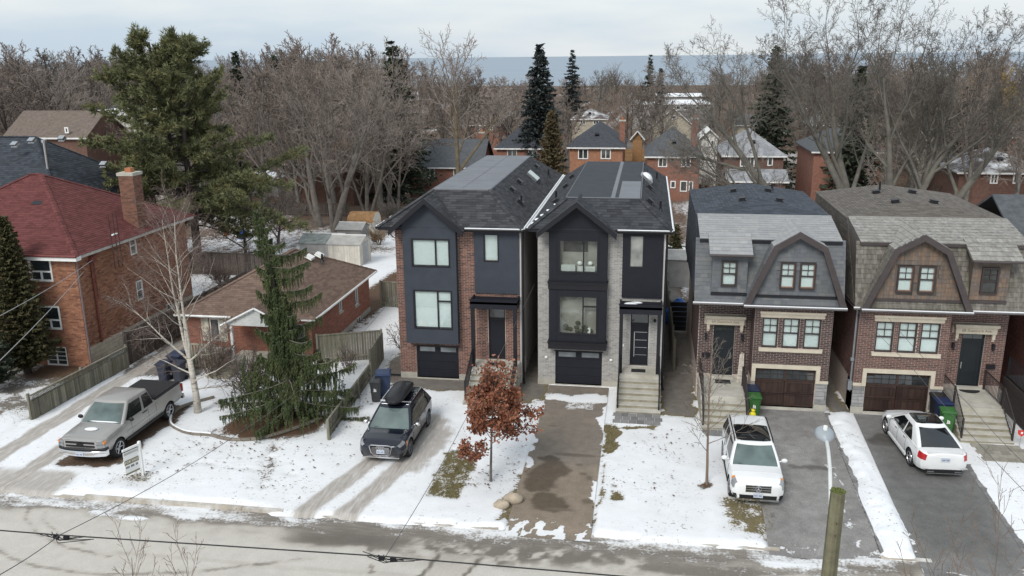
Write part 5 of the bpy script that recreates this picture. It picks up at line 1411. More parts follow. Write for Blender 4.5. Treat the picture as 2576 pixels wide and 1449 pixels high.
# ------------------------------------------------------------------ houses of the next street and beyond
def wallmat(name, col): return mat(name, col, .92, .22, 3, bump=.2, stain=mul(col, .7), stain_amt=.4)
W_red = wallmat('far_red_brick', (.255, .125, .09)); W_orange = wallmat('far_orange_brick', (.33, .165, .10)); W_brown = wallmat('far_brown_brick', (.15, .085, .065)); W_cream = wallmat('far_cream_siding', (.42, .38, .30)); W_grey = wallmat('far_grey_siding', (.30, .29, .28)); W_plum = wallmat('far_plum_brick', (.13, .075, .085)); W_white = wallmat('far_white_render', (.66, .65, .60))
R_dark = mat('far_dark_roof', (.055, .06, .07), .95, .25, 3, bump=.4, bscale=20); R_slate = mat('far_slate_roof', (.085, .092, .10), .95, .25, 3, bump=.4, bscale=20); R_grey = mat('far_pale_roof', (.22, .225, .235), .95, .25, 3, bump=.4, bscale=20, stain=(.6, .62, .64), stain_amt=.35); R_brown = mat('far_brown_roof', (.15, .12, .10), .95, .25, 3, bump=.4, bscale=20); R_orange = mat('far_rust_roof', (.22, .125, .07), .95, .25, 2.5, bump=.4, bscale=20)
R_snow = mat('snowy_far_roof', (.10, .085, .08), .95, .25, 3, stain=(.82, .84, .86), stain_amt=1.0, stain_scale=.55)
def far_house(name, label, xl, xr, eave, apex, Y, depth, wm, rm, wins=(), kind='hip', base=None, chim=None, oh=.4, ridge=None, doors=(), trim=None, cat='house'):
    """a house surveyed by its eaves line (xl, xr, eave) and ridge height (apex) in the picture, front wall at distance Y"""
    a, b = at_y(xl, eave, Y), at_y(xr, eave, Y)
    z = (a.z + b.z) / 2; g = terr(Y) if base is None else base
    x0, x1 = a.x + oh, b.x - oh
    H = thing(name, label, cat, ((x0 + x1) / 2, Y, g))
    HOUSE_PADS.append(((x0 + x1) / 2, Y + depth / 2, max(x1 - x0, depth) / 2 + 2.5))
    mb = MB(); mb.quad((x0, Y, g - .5), (x1, Y, g - .5), (x1, Y, z), (x0, Y, z)); mb.quad((x1, Y, g - .5), (x1, Y + depth, g - .5), (x1, Y + depth, z), (x1, Y, z)); mb.quad((x0, Y, g - .5), (x0, Y, z), (x0, Y + depth, z), (x0, Y + depth, g - .5)); mb.quad((x0, Y + depth, g - .5), (x0, Y + depth, z), (x1, Y + depth, z), (x1, Y + depth, g - .5))
    ym = Y + (min(depth, x1 - x0) / 2 if kind == 'hip' else (depth / 2 if kind == 'side' else 0))
    rz = at_y((xl + xr) / 2, apex, ym).z
    e0, e1, f0, f1 = x0 - oh, x1 + oh, Y - oh, Y + depth + oh; xm = (x0 + x1) / 2
    A, B_, C_, D_ = Vector((e0, f0, z)), Vector((e1, f0, z)), Vector((e1, f1, z)), Vector((e0, f1, z))
    if kind == 'gable':
        R0, R1 = Vector((xm, f0, rz)), Vector((xm, f1, rz)); planes = [[A, R0, R1, D_], [R0, B_, C_, R1]]
        mb.poly([(x0, Y, z - .01), (x1, Y, z - .01), (xm, Y, rz - .15)])
    elif kind == 'side':
        R0, R1 = Vector((e0, (f0 + f1) / 2, rz)), Vector((e1, (f0 + f1) / 2, rz)); planes = [[A, B_, R1, R0], [R1, C_, D_, R0]]
        mb.poly([(x1, Y, z - .01), (x1, Y + depth, z - .01), (x1, (f0 + f1) / 2, rz - .15)]); mb.poly([(x0, Y, z - .01), (x0, (f0 + f1) / 2, rz - .15), (x0, Y + depth, z - .01)])
    elif kind == 'flat':
        planes = [[A + Vector((0, 0, .25)), B_ + Vector((0, 0, .25)), C_ + Vector((0, 0, .25)), D_ + Vector((0, 0, .25))]]
    else:
        W_ = x1 - x0
        if depth >= W_: i = W_ / 2 + oh; R0, R1 = Vector((xm, f0 + i, rz)), Vector((xm, f1 - i * .8, rz)); planes = [[A, B_, R0], [B_, C_, R1, R0], [C_, D_, R1], [D_, A, R0, R1]]
        else: i = depth / 2 + oh; ymid = (f0 + f1) / 2; R0, R1 = Vector((e0 + i, ymid, rz)), Vector((e1 - i, ymid, rz)); planes = [[A, B_, R1, R0], [B_, C_, R1], [C_, D_, R0, R1], [D_, A, R0]]
    mb.build('wall', wm, H)
    rb = MB()
    for p in planes: rb.slab(p, .14 if kind != 'flat' else .35)
    ro = rb.build('roof', rm, H)
    if kind == 'hip' or kind == 'side': MB().box(e0, e1, f0 - .06, f0 + .03, z - .20, z - .02).build('gutter', trim or M_gut_white, H)
    if kind == 'gable': mb = MB(); mb.tube([A, R0], .09, 4); mb.tube([R0, B_], .09, 4); mb.build('bargeboard', trim or M_gut_white, H)
    for w in wins:
        p, q = at_y(w[0], w[3], Y), at_y(w[1], w[2], Y)
        n = w[4] if len(w) > 4 else 2
        window(H, FRONT(Y), p.x, q.x, p.z, q.z, w[5] if len(w) > 5 else M_white, M_pane_mid, w=.01, fw=.13, fd=.09, panes=[(k / n, (k + 1) / n, 0, 1) for k in range(n)])
    for w in doors:
        p, q = at_y(w[0], w[3], Y), at_y(w[1], w[2], Y)
        MB(FRONT(Y)).box(p.x, q.x, max(p.z, g), q.z, .005, .05).build('door', M_white, H); MB(FRONT(Y)).box(p.x + .12, q.x - .12, max(p.z, g) + .15, q.z - .12, .05, .06).build('pane', M_pane_mid, H)
    if chim:
        cx, ct, dy = chim; p = at_y(cx, ct, Y + dy)
        mb = MB(); mb.box(p.x - .38, p.x + .38, Y + dy - .4, Y + dy + .4, z - .5, p.z); c = mb.build('chimney', W_red, H)
        MB().box(p.x - .46, p.x + .46, Y + dy - .48, Y + dy + .48, p.z, p.z + .18).build('chimney_cap', M_conc, c); MB().cyl((p.x, Y + dy, p.z + .18), (p.x, Y + dy, p.z + .6), .16, .14, 8).build('flue', mat('clay_flue', (.38, .15, .07), .8), c)
    vent(ro, (xm, (f0 + ym) / 2 if kind == 'hip' else (f0 + f1) / 2 - 1, (z + rz) / 2 + .05), (0, -.6, 1), a=.5, b=.4, h=.25) if kind in ('hip', 'side') else None
    return H
F = far_house
F('brick_bungalow', 'brick bungalow with a long grey roof just left of the flat roofed house', 1022, 1216, 420, 349, 116, 9, W_red, R_slate, [(1070, 1094, 423, 448), (1141, 1160, 423, 446)], 'side', chim=(1213, 335, 5))
F('brick_house', 'red brick house with dark hipped roof behind the tall straight bare tree', 1243, 1368, 372, 314, 118, 11, W_red, R_dark, [(1276, 1301, 375, 395, 2, M_soffit_old), (1329, 1352, 375, 395, 2, M_soffit_old)])
F('brick_house', 'orange brick house with two white arched windows above the flat roofs', 1426, 1574, 370, 311, 118, 12, W_orange, R_dark, [(1454, 1480, 374, 400), (1511, 1537, 374, 400)], chim=(1566, 305, 4))
F('brick_house', 'brick house with slate roof and patio door behind the grey brick house', 1621, 1769, 393, 326, 116, 12, W_red, R_slate, [(1655, 1679, 396, 420), (1713, 1738, 396, 420), (1686, 1700, 455, 473, 1)], doors=[(1710, 1729, 455, 482), (1732, 1744, 456, 480)], chim=(1748, 300, 6))
F('brick_house', 'brown brick house with a pale grey roof behind the slate house', 1814, 1980, 391, 328, 116, 11, W_brown, R_grey, [(1861, 1899, 394, 419, 4), (1930, 1945, 394, 417, 1)])
F('garden_extension', 'low extension with pale grey roof behind the slate house', 1826, 1985, 455, 425, 109, 5, W_brown, R_grey, [(1905, 1945, 462, 478)], 'side', cat='extension')
F('brick_house', 'red brick house with grey hipped roof behind the straight forked cottonwood', 2040, 2226, 381, 326, 112, 12, W_red, R_slate, [(2105, 2131, 388, 416, 2, M_soffit_old), (2166, 2202, 386, 418)], doors=[(2168, 2192, 440, 486)])
F('brick_house', 'dark brick house with patchy snow on its roof at the right edge', 2405, 2660, 433, 374, 100, 10, W_brown, R_snow, [(2489, 2512, 437, 462), (2546, 2568, 437, 462)])
F('gabled_house', 'cream gabled house among bare trees right of the brick chimneys', 1640, 1746, 318, 272, 160, 9, W_cream, R_brown, [(1688, 1702, 290, 300, 1)], 'gable')
F('school_building', 'long low building with a snow covered flat roof near the lake', 1585, 1790, 262, 240, 250, 20, W_grey, M_snow, [(1600 + 30 * i, 1622 + 30 * i, 266, 276) for i in range(6)], 'flat', cat='building')
F('school_building', 'upper snow covered flat roofed wing of the long low building', 1650, 1775, 243, 240, 285, 20, W_grey, M_snow, [], 'flat', cat='building')
F('brick_house', 'two storey plum brick house with small black windows in the far right wood', 2180, 2330, 252, 234, 180, 10, W_plum, R_dark, [(2232, 2244, 256, 273, 1, M_blk), (2318, 2326, 256, 273, 1, M_blk)], 'side')
F('brick_house', 'red brick house with grey roof below the plum brick house', 2205, 2345, 297, 272, 160, 10, W_red, R_slate, [(2268, 2285, 330, 342), (2222, 2234, 318, 330)], 'hip')
F('grey_house', 'grey rendered house with a pale chimney in the far right wood', 2330, 2452, 308, 282, 160, 9, W_grey, R_slate, [(2374, 2392, 313, 325)], 'hip', chim=(2393, 270, 4))
F('white_garage', 'small white gabled garage between the brick houses', 1758, 1812, 350, 326, 136, 7, W_white, M_gut_white, [], 'gable', cat='garage', doors=[(1787, 1796, 352, 368)])
F('wooden_shed', 'orange timber shed with open gable between the brick houses', 1585, 1622, 352, 330, 128, 4, mat('raw_timber', (.34, .19, .09), .85, .2, 3, rnd=.2), R_brown, [], 'gable', cat='shed')
F('brown_house', 'brown roofed brick house behind the dark shingled roof at far left', 10, 222, 345, 278, 92, 8, W_brown, R_brown, [(165, 172, 320, 335, 1)], 'side')
F('modern_house', 'white modern house with a snow covered flat roof left of the pine', 185, 400, 288, 284, 100, 9, W_white, M_snow, [(218, 258, 300, 322, 1, M_blk), (262, 296, 316, 322, 1, M_blk), (370, 384, 315, 335, 1, M_blk)], 'flat')
F('dark_house', 'house with a dark roof rising behind the white modern house', 255, 395, 282, 258, 116, 9, W_plum, R_dark, [], 'side')
F('rust_roofed_bungalow', 'bungalow with a wide rust coloured roof behind the bare maples', 706, 892, 412, 344, 104, 10, W_brown, R_orange, [(760, 790, 420, 434), (830, 850, 420, 434)], 'hip')
F('garden_shed', 'flat roofed garden shed with snow on top below the rust roof', 612, 704, 446, 440, at_g(655, 494).y, 5, W_grey, M_snow, [], 'flat', cat='shed')
F('garden_shed', 'small snow capped shed behind the maple trunks', 815, 880, 445, 428, at_g(850, 482).y, 4, W_grey, M_snow, [], 'gable', cat='shed')
for i, (xl, xr, ev, ap, Y, wm, rm, lab) in enumerate([(30, 130, 262, 244, 170, W_white, R_slate, 'pale far house at the left edge of the wood'), (430, 560, 290, 262, 150, W_brown, R_slate, 'far brick house behind the pine crown'), (640, 730, 300, 270, 150, W_grey, R_grey, 'far grey roofed house left of the maples'), (900, 1010, 330, 298, 140, W_brown, R_snow, 'snow roofed far house behind the maples'), (1180, 1260, 300, 272, 170, W_red, R_brown, 'far brown roofed house left of the blue grey spruce'), (1435, 1530, 285, 262, 190, W_cream, R_snow, 'far cream house with a snowy roof above the arched windows'), (1850, 1960, 300, 275, 170, W_cream, R_slate, 'far cream house behind the leaning cottonwood'), (2030, 2120, 300, 270, 165, W_brown, R_grey, 'far pale roofed house between the cottonwood trunks'), (2470, 2570, 330, 300, 150, W_red, R_slate, 'far red brick house at the right edge')]):
    ev += 14; ap += 12
    F('far_house', lab, xl, xr, ev, ap, Y, 9, wm, rm, [(xl + (xr - xl) * .25, xl + (xr - xl) * .4, ev + 4, ev + 14), (xl + (xr - xl) * .6, xl + (xr - xl) * .75, ev + 4, ev + 14)], 'hip' if i % 2 else 'side')
# dark shingled house behind the red roof
HD = thing('shingled_house', 'house with steep dark grey shingled roof behind the red roof', 'house', (-46, 54, terr(54)))
HOUSE_PADS.append((-46, 58, 11))
pd = Pool('shingle', 'shingle_courses', 300)
M_sh_dk = mat('dark_slate_shingle', (.058, .066, .078), .95, .2, 9, rnd=.25, bump=.4, bscale=150, spec=.15)
mb = MB(); mb.box(-60, -39.6, 52.5, 64, -1, 4.9); mb.build('wall', W_brown, HD)
hip_box(HD, pd, (-60, -39.0, 51.8, 64.6, 4.9), M_sh_dk, 6.2, 9.6, .2, .36)
G0, G1, G2 = Vector((-40.9, 52.2, 4.9)), Vector((-37.2, 52.2, 4.9)), Vector((-39.0, 52.2, 7.3)); bk = Vector((0, 6, 0))
mb = MB(); mb.poly([G0 + Vector((0, .3, -1.5)), G1 + Vector((-.2, .3, -1.5)), G1 + Vector((-.2, .3, 0)), G2 + Vector((0, .3, -.1)), G0 + Vector((0, .3, 0))]); mb.quad(G1 + Vector((-.2, .3, -5.9)), G1 + bk + Vector((-.2, 0, -5.9)), G1 + bk + Vector((-.2, 0, 0)), G1 + Vector((-.2, .3, 0))); mb.build('gable_wall', W_brown, HD)
gr_ = MB(); gr_.slab([G0, G2, G2 + bk, G0 + bk], .1); gr_.slab([G2, G1, G1 + bk, G2 + bk], .1); gro = gr_.build('gable_roof', M_sh_dk, HD)
shingles(pd, gro, [G0, G2, G2 + bk, G0 + bk], M_sh_dk, .2, .36, .014, .1); shingles(pd, gro, [G2, G1, G1 + bk, G2 + bk], M_sh_dk, .2, .36, .014, .1)
mb = MB(); mb.tube([G0, G2], .08, 4); mb.tube([G2, G1], .08, 4); mb.build('bargeboard', M_soffit_old, HD)
pp = at_y(118, 405, 55.5); mb = MB(); mb.cyl((pp.x, 55.5, pp.z - .6), (pp.x, 55.5, pp.z + 1.3), .11, .11, 10); mb.cyl((pp.x, 55.5, pp.z + 1.3), (pp.x, 55.5, pp.z + 1.5), .19, .19, 10); mb.build('metal_flue', M_steel, HD)
for px, py in ((38, 363), (81, 353), (157, 348), (262, 413)): q = at_y(px, py, 56.0); vent(HD, (q.x, q.y, q.z - .1), (0, -.6, 1), M_steel, .4, .35, .22)
pd.finish()
# brick neighbour at the right edge
HN = thing('brick_neighbour', 'dark red brick side wall of the neighbouring house at the right edge', 'house', (18.5, 37.5, 0))
HOUSE_PADS.append((19, 43, 9))
w_ = MB().box(16.35, 22, 37.6, 47.5, 0, 6.0).build('wall', M_mortar_buff, HN)
pn = Pool('brick', 'brick_courses', 300); brickwork(pn, w_, LEFT(16.35), 37.6, 45, .3, 6.0, mat('deep_red_brick', (.12, .04, .03), .9, .2, 6, rcols=[(.11, .04, .03), (.13, .048, .036), (.09, .034, .028)])); brickwork(pn, w_, FRONT(37.6), 16.35, 22, .3, 6.0, MATS['deep_red_brick']); pn.finish()
MB().slab([(15.9, 37.1, 6.0), (22.5, 37.1, 6.0), (22.5, 42.5, 8.6), (15.9, 42.5, 8.6)], .1).build('roof', R_slate, HN); MB().slab([(15.9, 42.5, 8.6), (22.5, 42.5, 8.6), (22.5, 48, 6.0), (15.9, 48, 6.0)], .1).build('roof', R_slate, HN)

# ------------------------------------------------------------------ fences, each board a piece
M_fence = mat('weathered_fence', (.26, .24, .19), .95, .2, 4, rnd=.3, streak=.5, stain=(.17, .18, .10), stain_amt=.5)
M_fence_dk = mat('old_dark_fence', (.115, .092, .078), .95, .25, 4, rnd=.35, streak=.5)
M_fence_or = mat('cedar_fence', (.36, .215, .105), .85, .2, 3, rnd=.22, streak=.25)
M_fence_tan = mat('tan_fence', (.27, .235, .175), .95, .2, 3, rnd=.25, streak=.4)
def fence(label, a, b, h, m, bw=.14, gap=.012, posts=None, lattice=0., horizontal=False, name='wooden_fence', z0=None, rails=True, side=1):
    a, b = Vector((a[0], a[1], 0)), Vector((b[0], b[1], 0)); d = (b - a); L_ = d.length; d.normalize(); n = Vector((-d.y, d.x, 0)) * side
    za, zb_ = terr(a.y), terr(b.y)
    T = thing(name, label, 'fence', (a.x, a.y, za))
    Z = lambda s: za + (zb_ - za) * s / L_
    def bx(s0, s1, z0_, z1_, t0, t1, nm_, mm, parent=T, jig=0.0):
        mb = MB(); pts = []
        for zz, dz in ((0, 0), (1, 0)):
            for s_, t_ in ((s0, t0), (s1, t0), (s1, t1), (s0, t1)):
                p = a + d * s_ + n * t_; pts.append((p.x, p.y, Z(s_) + (z1_ + jig if zz else z0_)))
        mb.add(pts, [(3, 2, 1, 0), (4, 5, 6, 7), (0, 1, 5, 4), (1, 2, 6, 5), (2, 3, 7, 6), (3, 0, 4, 7)])
        return mb.build(nm_, mm, parent)
    if horizontal:
        k = max(2, int(h / bw))
        for i in range(k): bx(0, L_, .04 + i * h / k, .04 + (i + 1) * h / k - gap, 0, .03, 'board', m)
    else:
        s = 0.; ht = h - lattice
        while s < L_ - .02:
            e = min(s + bw - gap, L_); bx(s, e, .03, ht - .02, 0, .025 + .008 * (random.random() < .5), 'board', m, T, (random.random() - .5) * .03); s += bw
        if rails:
            bx(0, L_, ht - .04, ht + .03, -.045, -.003, 'rail', m); bx(0, L_, .25, .34, -.045, -.003, 'rail', m)
        if lattice:
            bx(0, L_, h - .05, h, -.03, .05, 'top_rail', m)
            mb = MB(); s = 0.
            while s < L_:
                for sg in (1, -1):
                    s0, s1 = (s, min(L_, s + lattice)) if sg > 0 else (min(L_, s + lattice), s)
                    p, q = a + d * s0 + n * (.012 * sg), a + d * s1 + n * (.012 * sg)
                    mb.tube([(p.x, p.y, Z(s0) + ht), (q.x, q.y, Z(s1) + h - .05)], .014, 4, False)
                s += .09
            mb.build('lattice', m, T)
    np_ = posts or max(2, int(L_ / 2.2) + 1)
    for i in range(np_):
        s = L_ * i / (np_ - 1); bx(s - .05, s + .05, -.1, h + .08, -.10, -.004, 'post', m)
    return T
fence('weathered fence with lattice top along the left driveway', (-25.95, 30.6), (-25.6, 37.2), 1.15, M_fence, .15, lattice=.28, posts=3, side=-1)
fence('old dark board fence beside the orange brick house', (-25.75, 37.4), (-25.5, 50.5), 1.75, M_fence_dk, .13, .02, side=-1)
fence('greyish board fence between the spruce and the blue stucco house', (-16.2, 38.9), (-13.2, 40.1), 1.55, M_fence, .13, .01)
fence('tall gate panel at the corner of the bungalow side yard', (-13.15, 40.1), (-12.85, 37.3), 1.45, M_fence, .13, .015, posts=2)
fence('low fence with lattice running from the side yard to the street', (-12.85, 37.0), (-12.5, 30.4), .85, M_fence, .13, .015, lattice=.25, posts=4, side=-1)
fence('mossy board fence behind the bungalow', (-16.1, 49.3), (-11.7, 49.0), 1.65, M_fence, .14, .02)
pa_, pb_ = at_g(452, 688), at_g(752, 700)
fence('long dark fence across the back yard behind the bungalow', (pa_.x, pa_.y), (pb_.x, pb_.y), 1.7, M_fence_dk, .18, .02)
pa_, pb_ = at_g(560, 540), at_g(900, 545)
fence('dark fence along the far side of the snowy back lawn', (pa_.x, pa_.y), (pb_.x - 1, pb_.y), 1.5, M_fence_dk, .25, .02)
pa_, pb_ = at_g(640, 487), at_g(1010, 495)
fence('tan board fence in front of the rust roofed bungalow', (pa_.x, pa_.y), (pb_.x, pb_.y), 2.0, M_fence_tan, .35, .03)
for (x0, y0, x1, y1, h, lab) in ((2345, 512, 2600, 512, 2.2, 'long orange plank fence at the right behind the tan roof'), (2415, 545, 2600, 545, 1.7, 'lower orange plank fence nearer the tan roof'), (1570, 405, 1622, 405, 2.3, 'orange plank fence between two brick houses'), (1768, 425, 1815, 425, 2.2, 'orange plank fence left of the pale roofed house')):
    p, q = at_g(x0, y0), at_g(x1, y1); fence(lab, (p.x, p.y), (q.x, q.y), h, M_fence_or, .16, .02, horizontal=True)
fence('narrow board fence between the grey brick house and the slate house', (1.55, 40.2), (1.45, 54.5), 1.6, M_fence, .16, .02)
gt = thing('side_gate', 'black slatted gate closing the gap beside the slate house', 'gate', (1.95, 46.5, 0))
for i in range(6): MB().box(1.5, 2.42, 46.5, 46.54, .08 + i * .28, .34 + i * .28).build('board', M_blk, gt)
for xx in (1.46, 2.42): MB().box(xx, xx + .06, 46.48, 46.56, 0, 1.85).build('post', M_fence, gt)
dk = thing('dark_deck', 'dark plank deck with black railing at the right edge', 'deck', (15.8, 35.5, 0))
for i in range(10): MB().box(15.5, 15.56, 32.5, 37.5, .06 + i * .14, .19 + i * .14).build('board', mat('charcoal_plank', (.05, .042, .04), .85, .2, 3, rnd=.2), dk)
for i in range(10): MB().box(15.56, 18, 32.5, 32.56, .06 + i * .14, .19 + i * .14).build('board', MATS['charcoal_plank'], dk)
MB().box(15.56, 18, 32.5, 37.5, 1.465, 1.53).build('deck_floor', MATS['charcoal_plank'], dk)
railing(dk, [(15.55, 37.3, 1.45), (15.55, 34.6, 1.45)], M_blk, .95)

# ------------------------------------------------------------------ garden bed edging, sheds, boulders
ed = thing('garden_edging', 'curved concrete edging round the bed under the weeping spruce', 'edging', (-16.5, 31, 0))
ctrl = [(-19.3, 33.95), (-20.1, 32.9), (-20.2, 32.0), (-19.7, 30.95), (-18.9, 30.35), (-18.3, 30.15), (-17.4, 30.1), (-16.7, 29.85), (-16.0, 29.85), (-15.2, 30.15), (-14.4, 31.0), (-13.9, 31.75), (-13.35, 32.7), (-13.25, 33.6), (-13.6, 34.5), (-14.4, 35.1), (-15.2, 35.35)]
def cr_pt(i, t):
    P = [Vector((*ctrl[max(0, min(len(ctrl) - 1, i + k))], 0)) for k in (-1, 0, 1, 2)]
    return .5 * ((2 * P[1]) + (P[2] - P[0]) * t + (2 * P[0] - 5 * P[1] + 4 * P[2] - P[3]) * t * t + (3 * P[1] - P[0] - 3 * P[2] + P[3]) * t ** 3)
M_edge = mat('edging_concrete', (.22, .19, .155), .92, .25, 4, rnd=.15, bump=.4)
for i in range(len(ctrl) - 1):
    for k in range(2):
        pts = [cr_pt(i, k / 2 + .5 * t / 3 * .97) for t in range(4)]
        MB().tube([p + Vector((0, 0, .06)) for p in pts], .085, 6).build('edging_block', M_edge, ed)
        if 2 <= i <= 5 or i in (12, 13): MB().tube([p + Vector((0, 0, .13)) for p in pts], .045, 5).build('edging_snow', M_snow, ed)
def shed(label, p, w, d, h, rh, wm, rm, kind='gable', doorcol=None):
    T = thing('garden_shed', label, 'shed', tuple(p)); x0, x1, y0, y1, g = p.x - w / 2, p.x + w / 2, p.y, p.y + d, p.z
    HOUSE_PADS.append((p.x, p.y + d / 2, 3))
    mb = MB(); mb.box(x0, x1, y0, y1, g - .2, g + h)
    if kind == 'gable': mb.add([(x1, y0, g + h), (x1, y1, g + h), (x1, (y0 + y1) / 2, g + h + rh - .05)], [(0, 1, 2)]); mb.add([(x0, y0, g + h), (x0, (y0 + y1) / 2, g + h + rh - .05), (x0, y1, g + h)], [(0, 1, 2)])
    mb.build('wall', wm, T)
    n = max(3, int(w / .4))
    for i in range(n): MB(FRONT(y0)).box(x0 + i * w / n + .01, x0 + (i + 1) * w / n - .01, g, g + h, .002, .02).build('panel', wm, T)
    if kind == 'gable':
        ym = (y0 + y1) / 2; R0, R1 = Vector((x0 - .12, ym, g + h + rh)), Vector((x1 + .12, ym, g + h + rh)); A, B_ = Vector((x0 - .12, y0 - .12, g + h - .02)), Vector((x1 + .12, y0 - .12, g + h - .02)); C_, D_ = Vector((x1 + .12, y1 + .12, g + h - .02)), Vector((x0 - .12, y1 + .12, g + h - .02))
        mb = MB(); mb.slab([A, B_, R1, R0], .05); mb.slab([R1, C_, D_, R0], .05); ro = mb.build('roof', rm, T)
        MB().tube([R0, R1], .05, 5).build('roof_ridge', M_gut_white, T)
    else:
        ym = (y0 + y1) / 2; rr = d / 2 + .05; rows = []
        for k in range(11): a = math.pi * k / 10; rows.append([(x0 - .05, ym - rr * math.cos(a), g + h + rh * math.sin(a)), (x1 + .05, ym - rr * math.cos(a), g + h + rh * math.sin(a))])
        mb = MB(); mb.grid(rows); ro = mb.build('roof', rm, T)
        mb = MB(); mb.poly([(x1, ym - rr * math.cos(math.pi * k / 10), g + h + rh * math.sin(math.pi * k / 10)) for k in range(11)]); mb.build('gable_wall', wm, T)
    dr = MB(RIGHT(x1)).box((y0 + y1) / 2 - .6, (y0 + y1) / 2 + .6, g + .05, g + h - .1, .005, .04).build('door', doorcol or wm, T)
    return T
M_shedw = mat('cream_metal', (.58, .54, .47), .7, .12, 2, streak=.25); M_shedg = mat('shed_grey_roof', (.36, .35, .33), .7, .15, 2); M_shedrust = mat('rusty_arched_roof', (.34, .19, .085), .8, .3, 2, streak=.3); M_shedgr = mat('grey_shed_wall', (.36, .35, .34), .8, .15, 2)
pS = at_g(868, 668); shed('cream metal shed with a grey door nearest the bungalow', pS, 2.6, 2.6, 1.75, .45, M_shedw, M_shedg, doorcol=M_shedgr)
pS = at_g(880, 618); shed('small grey plastic shed behind the cream metal shed', pS, 2.3, 2.2, 1.5, .45, M_shedgr, M_shedg)
pS = at_g(908, 596); shed('shed with a rusty arched roof and white end wall', pS, 2.5, 2.6, 1.4, .85, M_shedw, M_shedrust, 'arch', M_shedw)
pS = at_g(805, 650); shed('low shed with a mossy patched roof against the bungalow', pS, 3.4, 2.6, 1.3, .55, M_shedgr, mat('mossy_patched_roof', (.18, .20, .19), .95, .35, 3, stain=(.35, .37, .37), stain_amt=.6, stain_scale=2))
pS = at_z(1705, 640, -.2); shed('grey shed in the gap left of the slate house', Vector((3.1 - .9, 58.0, terr(58))), 1.9, 2.2, 2.0, .4, M_shedgr, M_shedg)
M_rock = mat('tan_boulder', (.40, .335, .255), .9, .25, 3, bump=.6, bscale=8)
for (px, py, s, lab) in ((1291, 1262, .29, 'rounded tan boulder on the lawn, right one of the pair'), (1262, 1276, .24, 'pointed tan boulder on the lawn, left one of the pair')):
    p = at_z(px, py); mb = MB(); mb.ball((p.x, p.y, s * .4), s * 1.15, s * .85, s * .72, 14, 10)
    rr = random.Random(int(px)); o = mb.build('boulder', M_rock, None, True, (p.x, p.y, 0), label=lab, cat='boulder')
    for v in o.data.vertices: v.co *= 1 + rr.uniform(-.09, .09)
def junk(name, label, cat, p, fn, m, smooth=False): mb = MB(); fn(mb, Vector(p)); return mb.build(name, m, None, smooth, tuple(p), label=label, cat=cat)
p = at_g(609, 601); junk('blue_barrel', 'bright blue tub standing in the back yard', 'tub', p, lambda mb, p: (mb.cyl(p, p + Vector((0, 0, .75)), .38, .46, 14), mb.tube([p + Vector((.47 * math.cos(t * .52), .47 * math.sin(t * .52), .75)) for t in range(13)], .03, 4)), mat('blue_plastic', (.02, .08, .38), .5))
p = at_g(570, 592); junk('clay_pot', 'rusty orange pot beside the bright blue tub', 'pot', p, lambda mb, p: (mb.cyl(p, p + Vector((0, 0, .6)), .22, .34, 12), mb.cyl(p + Vector((0, 0, .6)), p + Vector((0, 0, .7)), .38, .38, 12)), mat('terracotta', (.32, .10, .04), .8))
def tarp(mb, p):
    rr = random.Random(3); rows = []
    for i in range(7):
        t = i / 6; R = .75 * (1 - t ** 2.2) + .12
        rows.append([(p.x + R * (1 + rr.uniform(-.2, .2)) * math.cos(k * .628), p.y + R * math.sin(k * .628), p.z + 1.5 * t) for k in range(10)])
    mb.grid(rows, close=True); mb.poly(rows[-1])
junk('tarpaulin', 'blue tarpaulin bundle behind the black side gate', 'tarpaulin', (2.05, 48.2, 0), tarp, mat('tarp_blue', (.02, .12, .42), .4, .3, 4))

# ------------------------------------------------------------------ vehicles
def paint(name, col, rough=.25, metal=0., flake=.06, dirt=.25):
    m, nt, p, out = new_mat(name)
    n1 = noise(nt, 1.2, 3); n2 = noise(nt, 2.0, 5, .65)
    c = ramp(nt, n1, [(.3, mul(col, 1 - flake)), (.7, mul(col, 1 + flake))])
    tc = nm(nt, 'ShaderNodeTexCoord'); sp_ = nm(nt, 'ShaderNodeSeparateXYZ'); nt.links.new(tc.outputs['Object'], sp_.inputs[0])
    low = ramp(nt, sp_.outputs[2], [(.25, 1.), (.75, 0.)])       # road salt sprayed up the sills
    f = mathn(nt, 'MULTIPLY', mathn(nt, 'MULTIPLY', low, ramp(nt, n2, [(.3, .3), (.7, 1.)])), dirt)
    nt.links.new(mixc(nt, f, c, (.34, .32, .29)), p.inputs['Base Color'])
    nt.links.new(mathn(nt, 'ADD', rough, mathn(nt, 'MULTIPLY', f, .5)), p.inputs['Roughness'])
    p.inputs['Metallic'].default_value = metal; p.inputs['Coat Weight'].default_value = .5; p.inputs['Coat Roughness'].default_value = .08
    return m
M_tyre = mat('tyre_rubber', (.018, .018, .019), .9, .2, 8)
M_rim = mat('alloy_rim', (.45, .45, .46), .3, .1, 5, metal=.9)
M_cblk = mat('car_black_plastic', (.012, .012, .013), .5, .1, 5)
M_cglass = glass_mat('car_glass', dark=(.012, .014, .015), rough=.02)
M_wshield = glass_mat('windscreen_glass', dark=(.085, .115, .11), rough=.03)
M_chrome = mat('chrome', (.75, .75, .76), .12, .02, 5, metal=1.0)
M_lampglass = glass_mat('headlight_glass', dark=(.20, .21, .22), rough=.08)
M_amber = mat('amber_lens', (.75, .25, .04), .2, .05, 5)
M_redlens = mat('red_lens', (.42, .012, .015), .15, .1, 8, spec=.7)
M_plate = mat('licence_plate', (.50, .54, .60), .4, .05, 5)
M_plateink = mat('plate_lettering', (.10, .13, .28), .5, .05, 5)

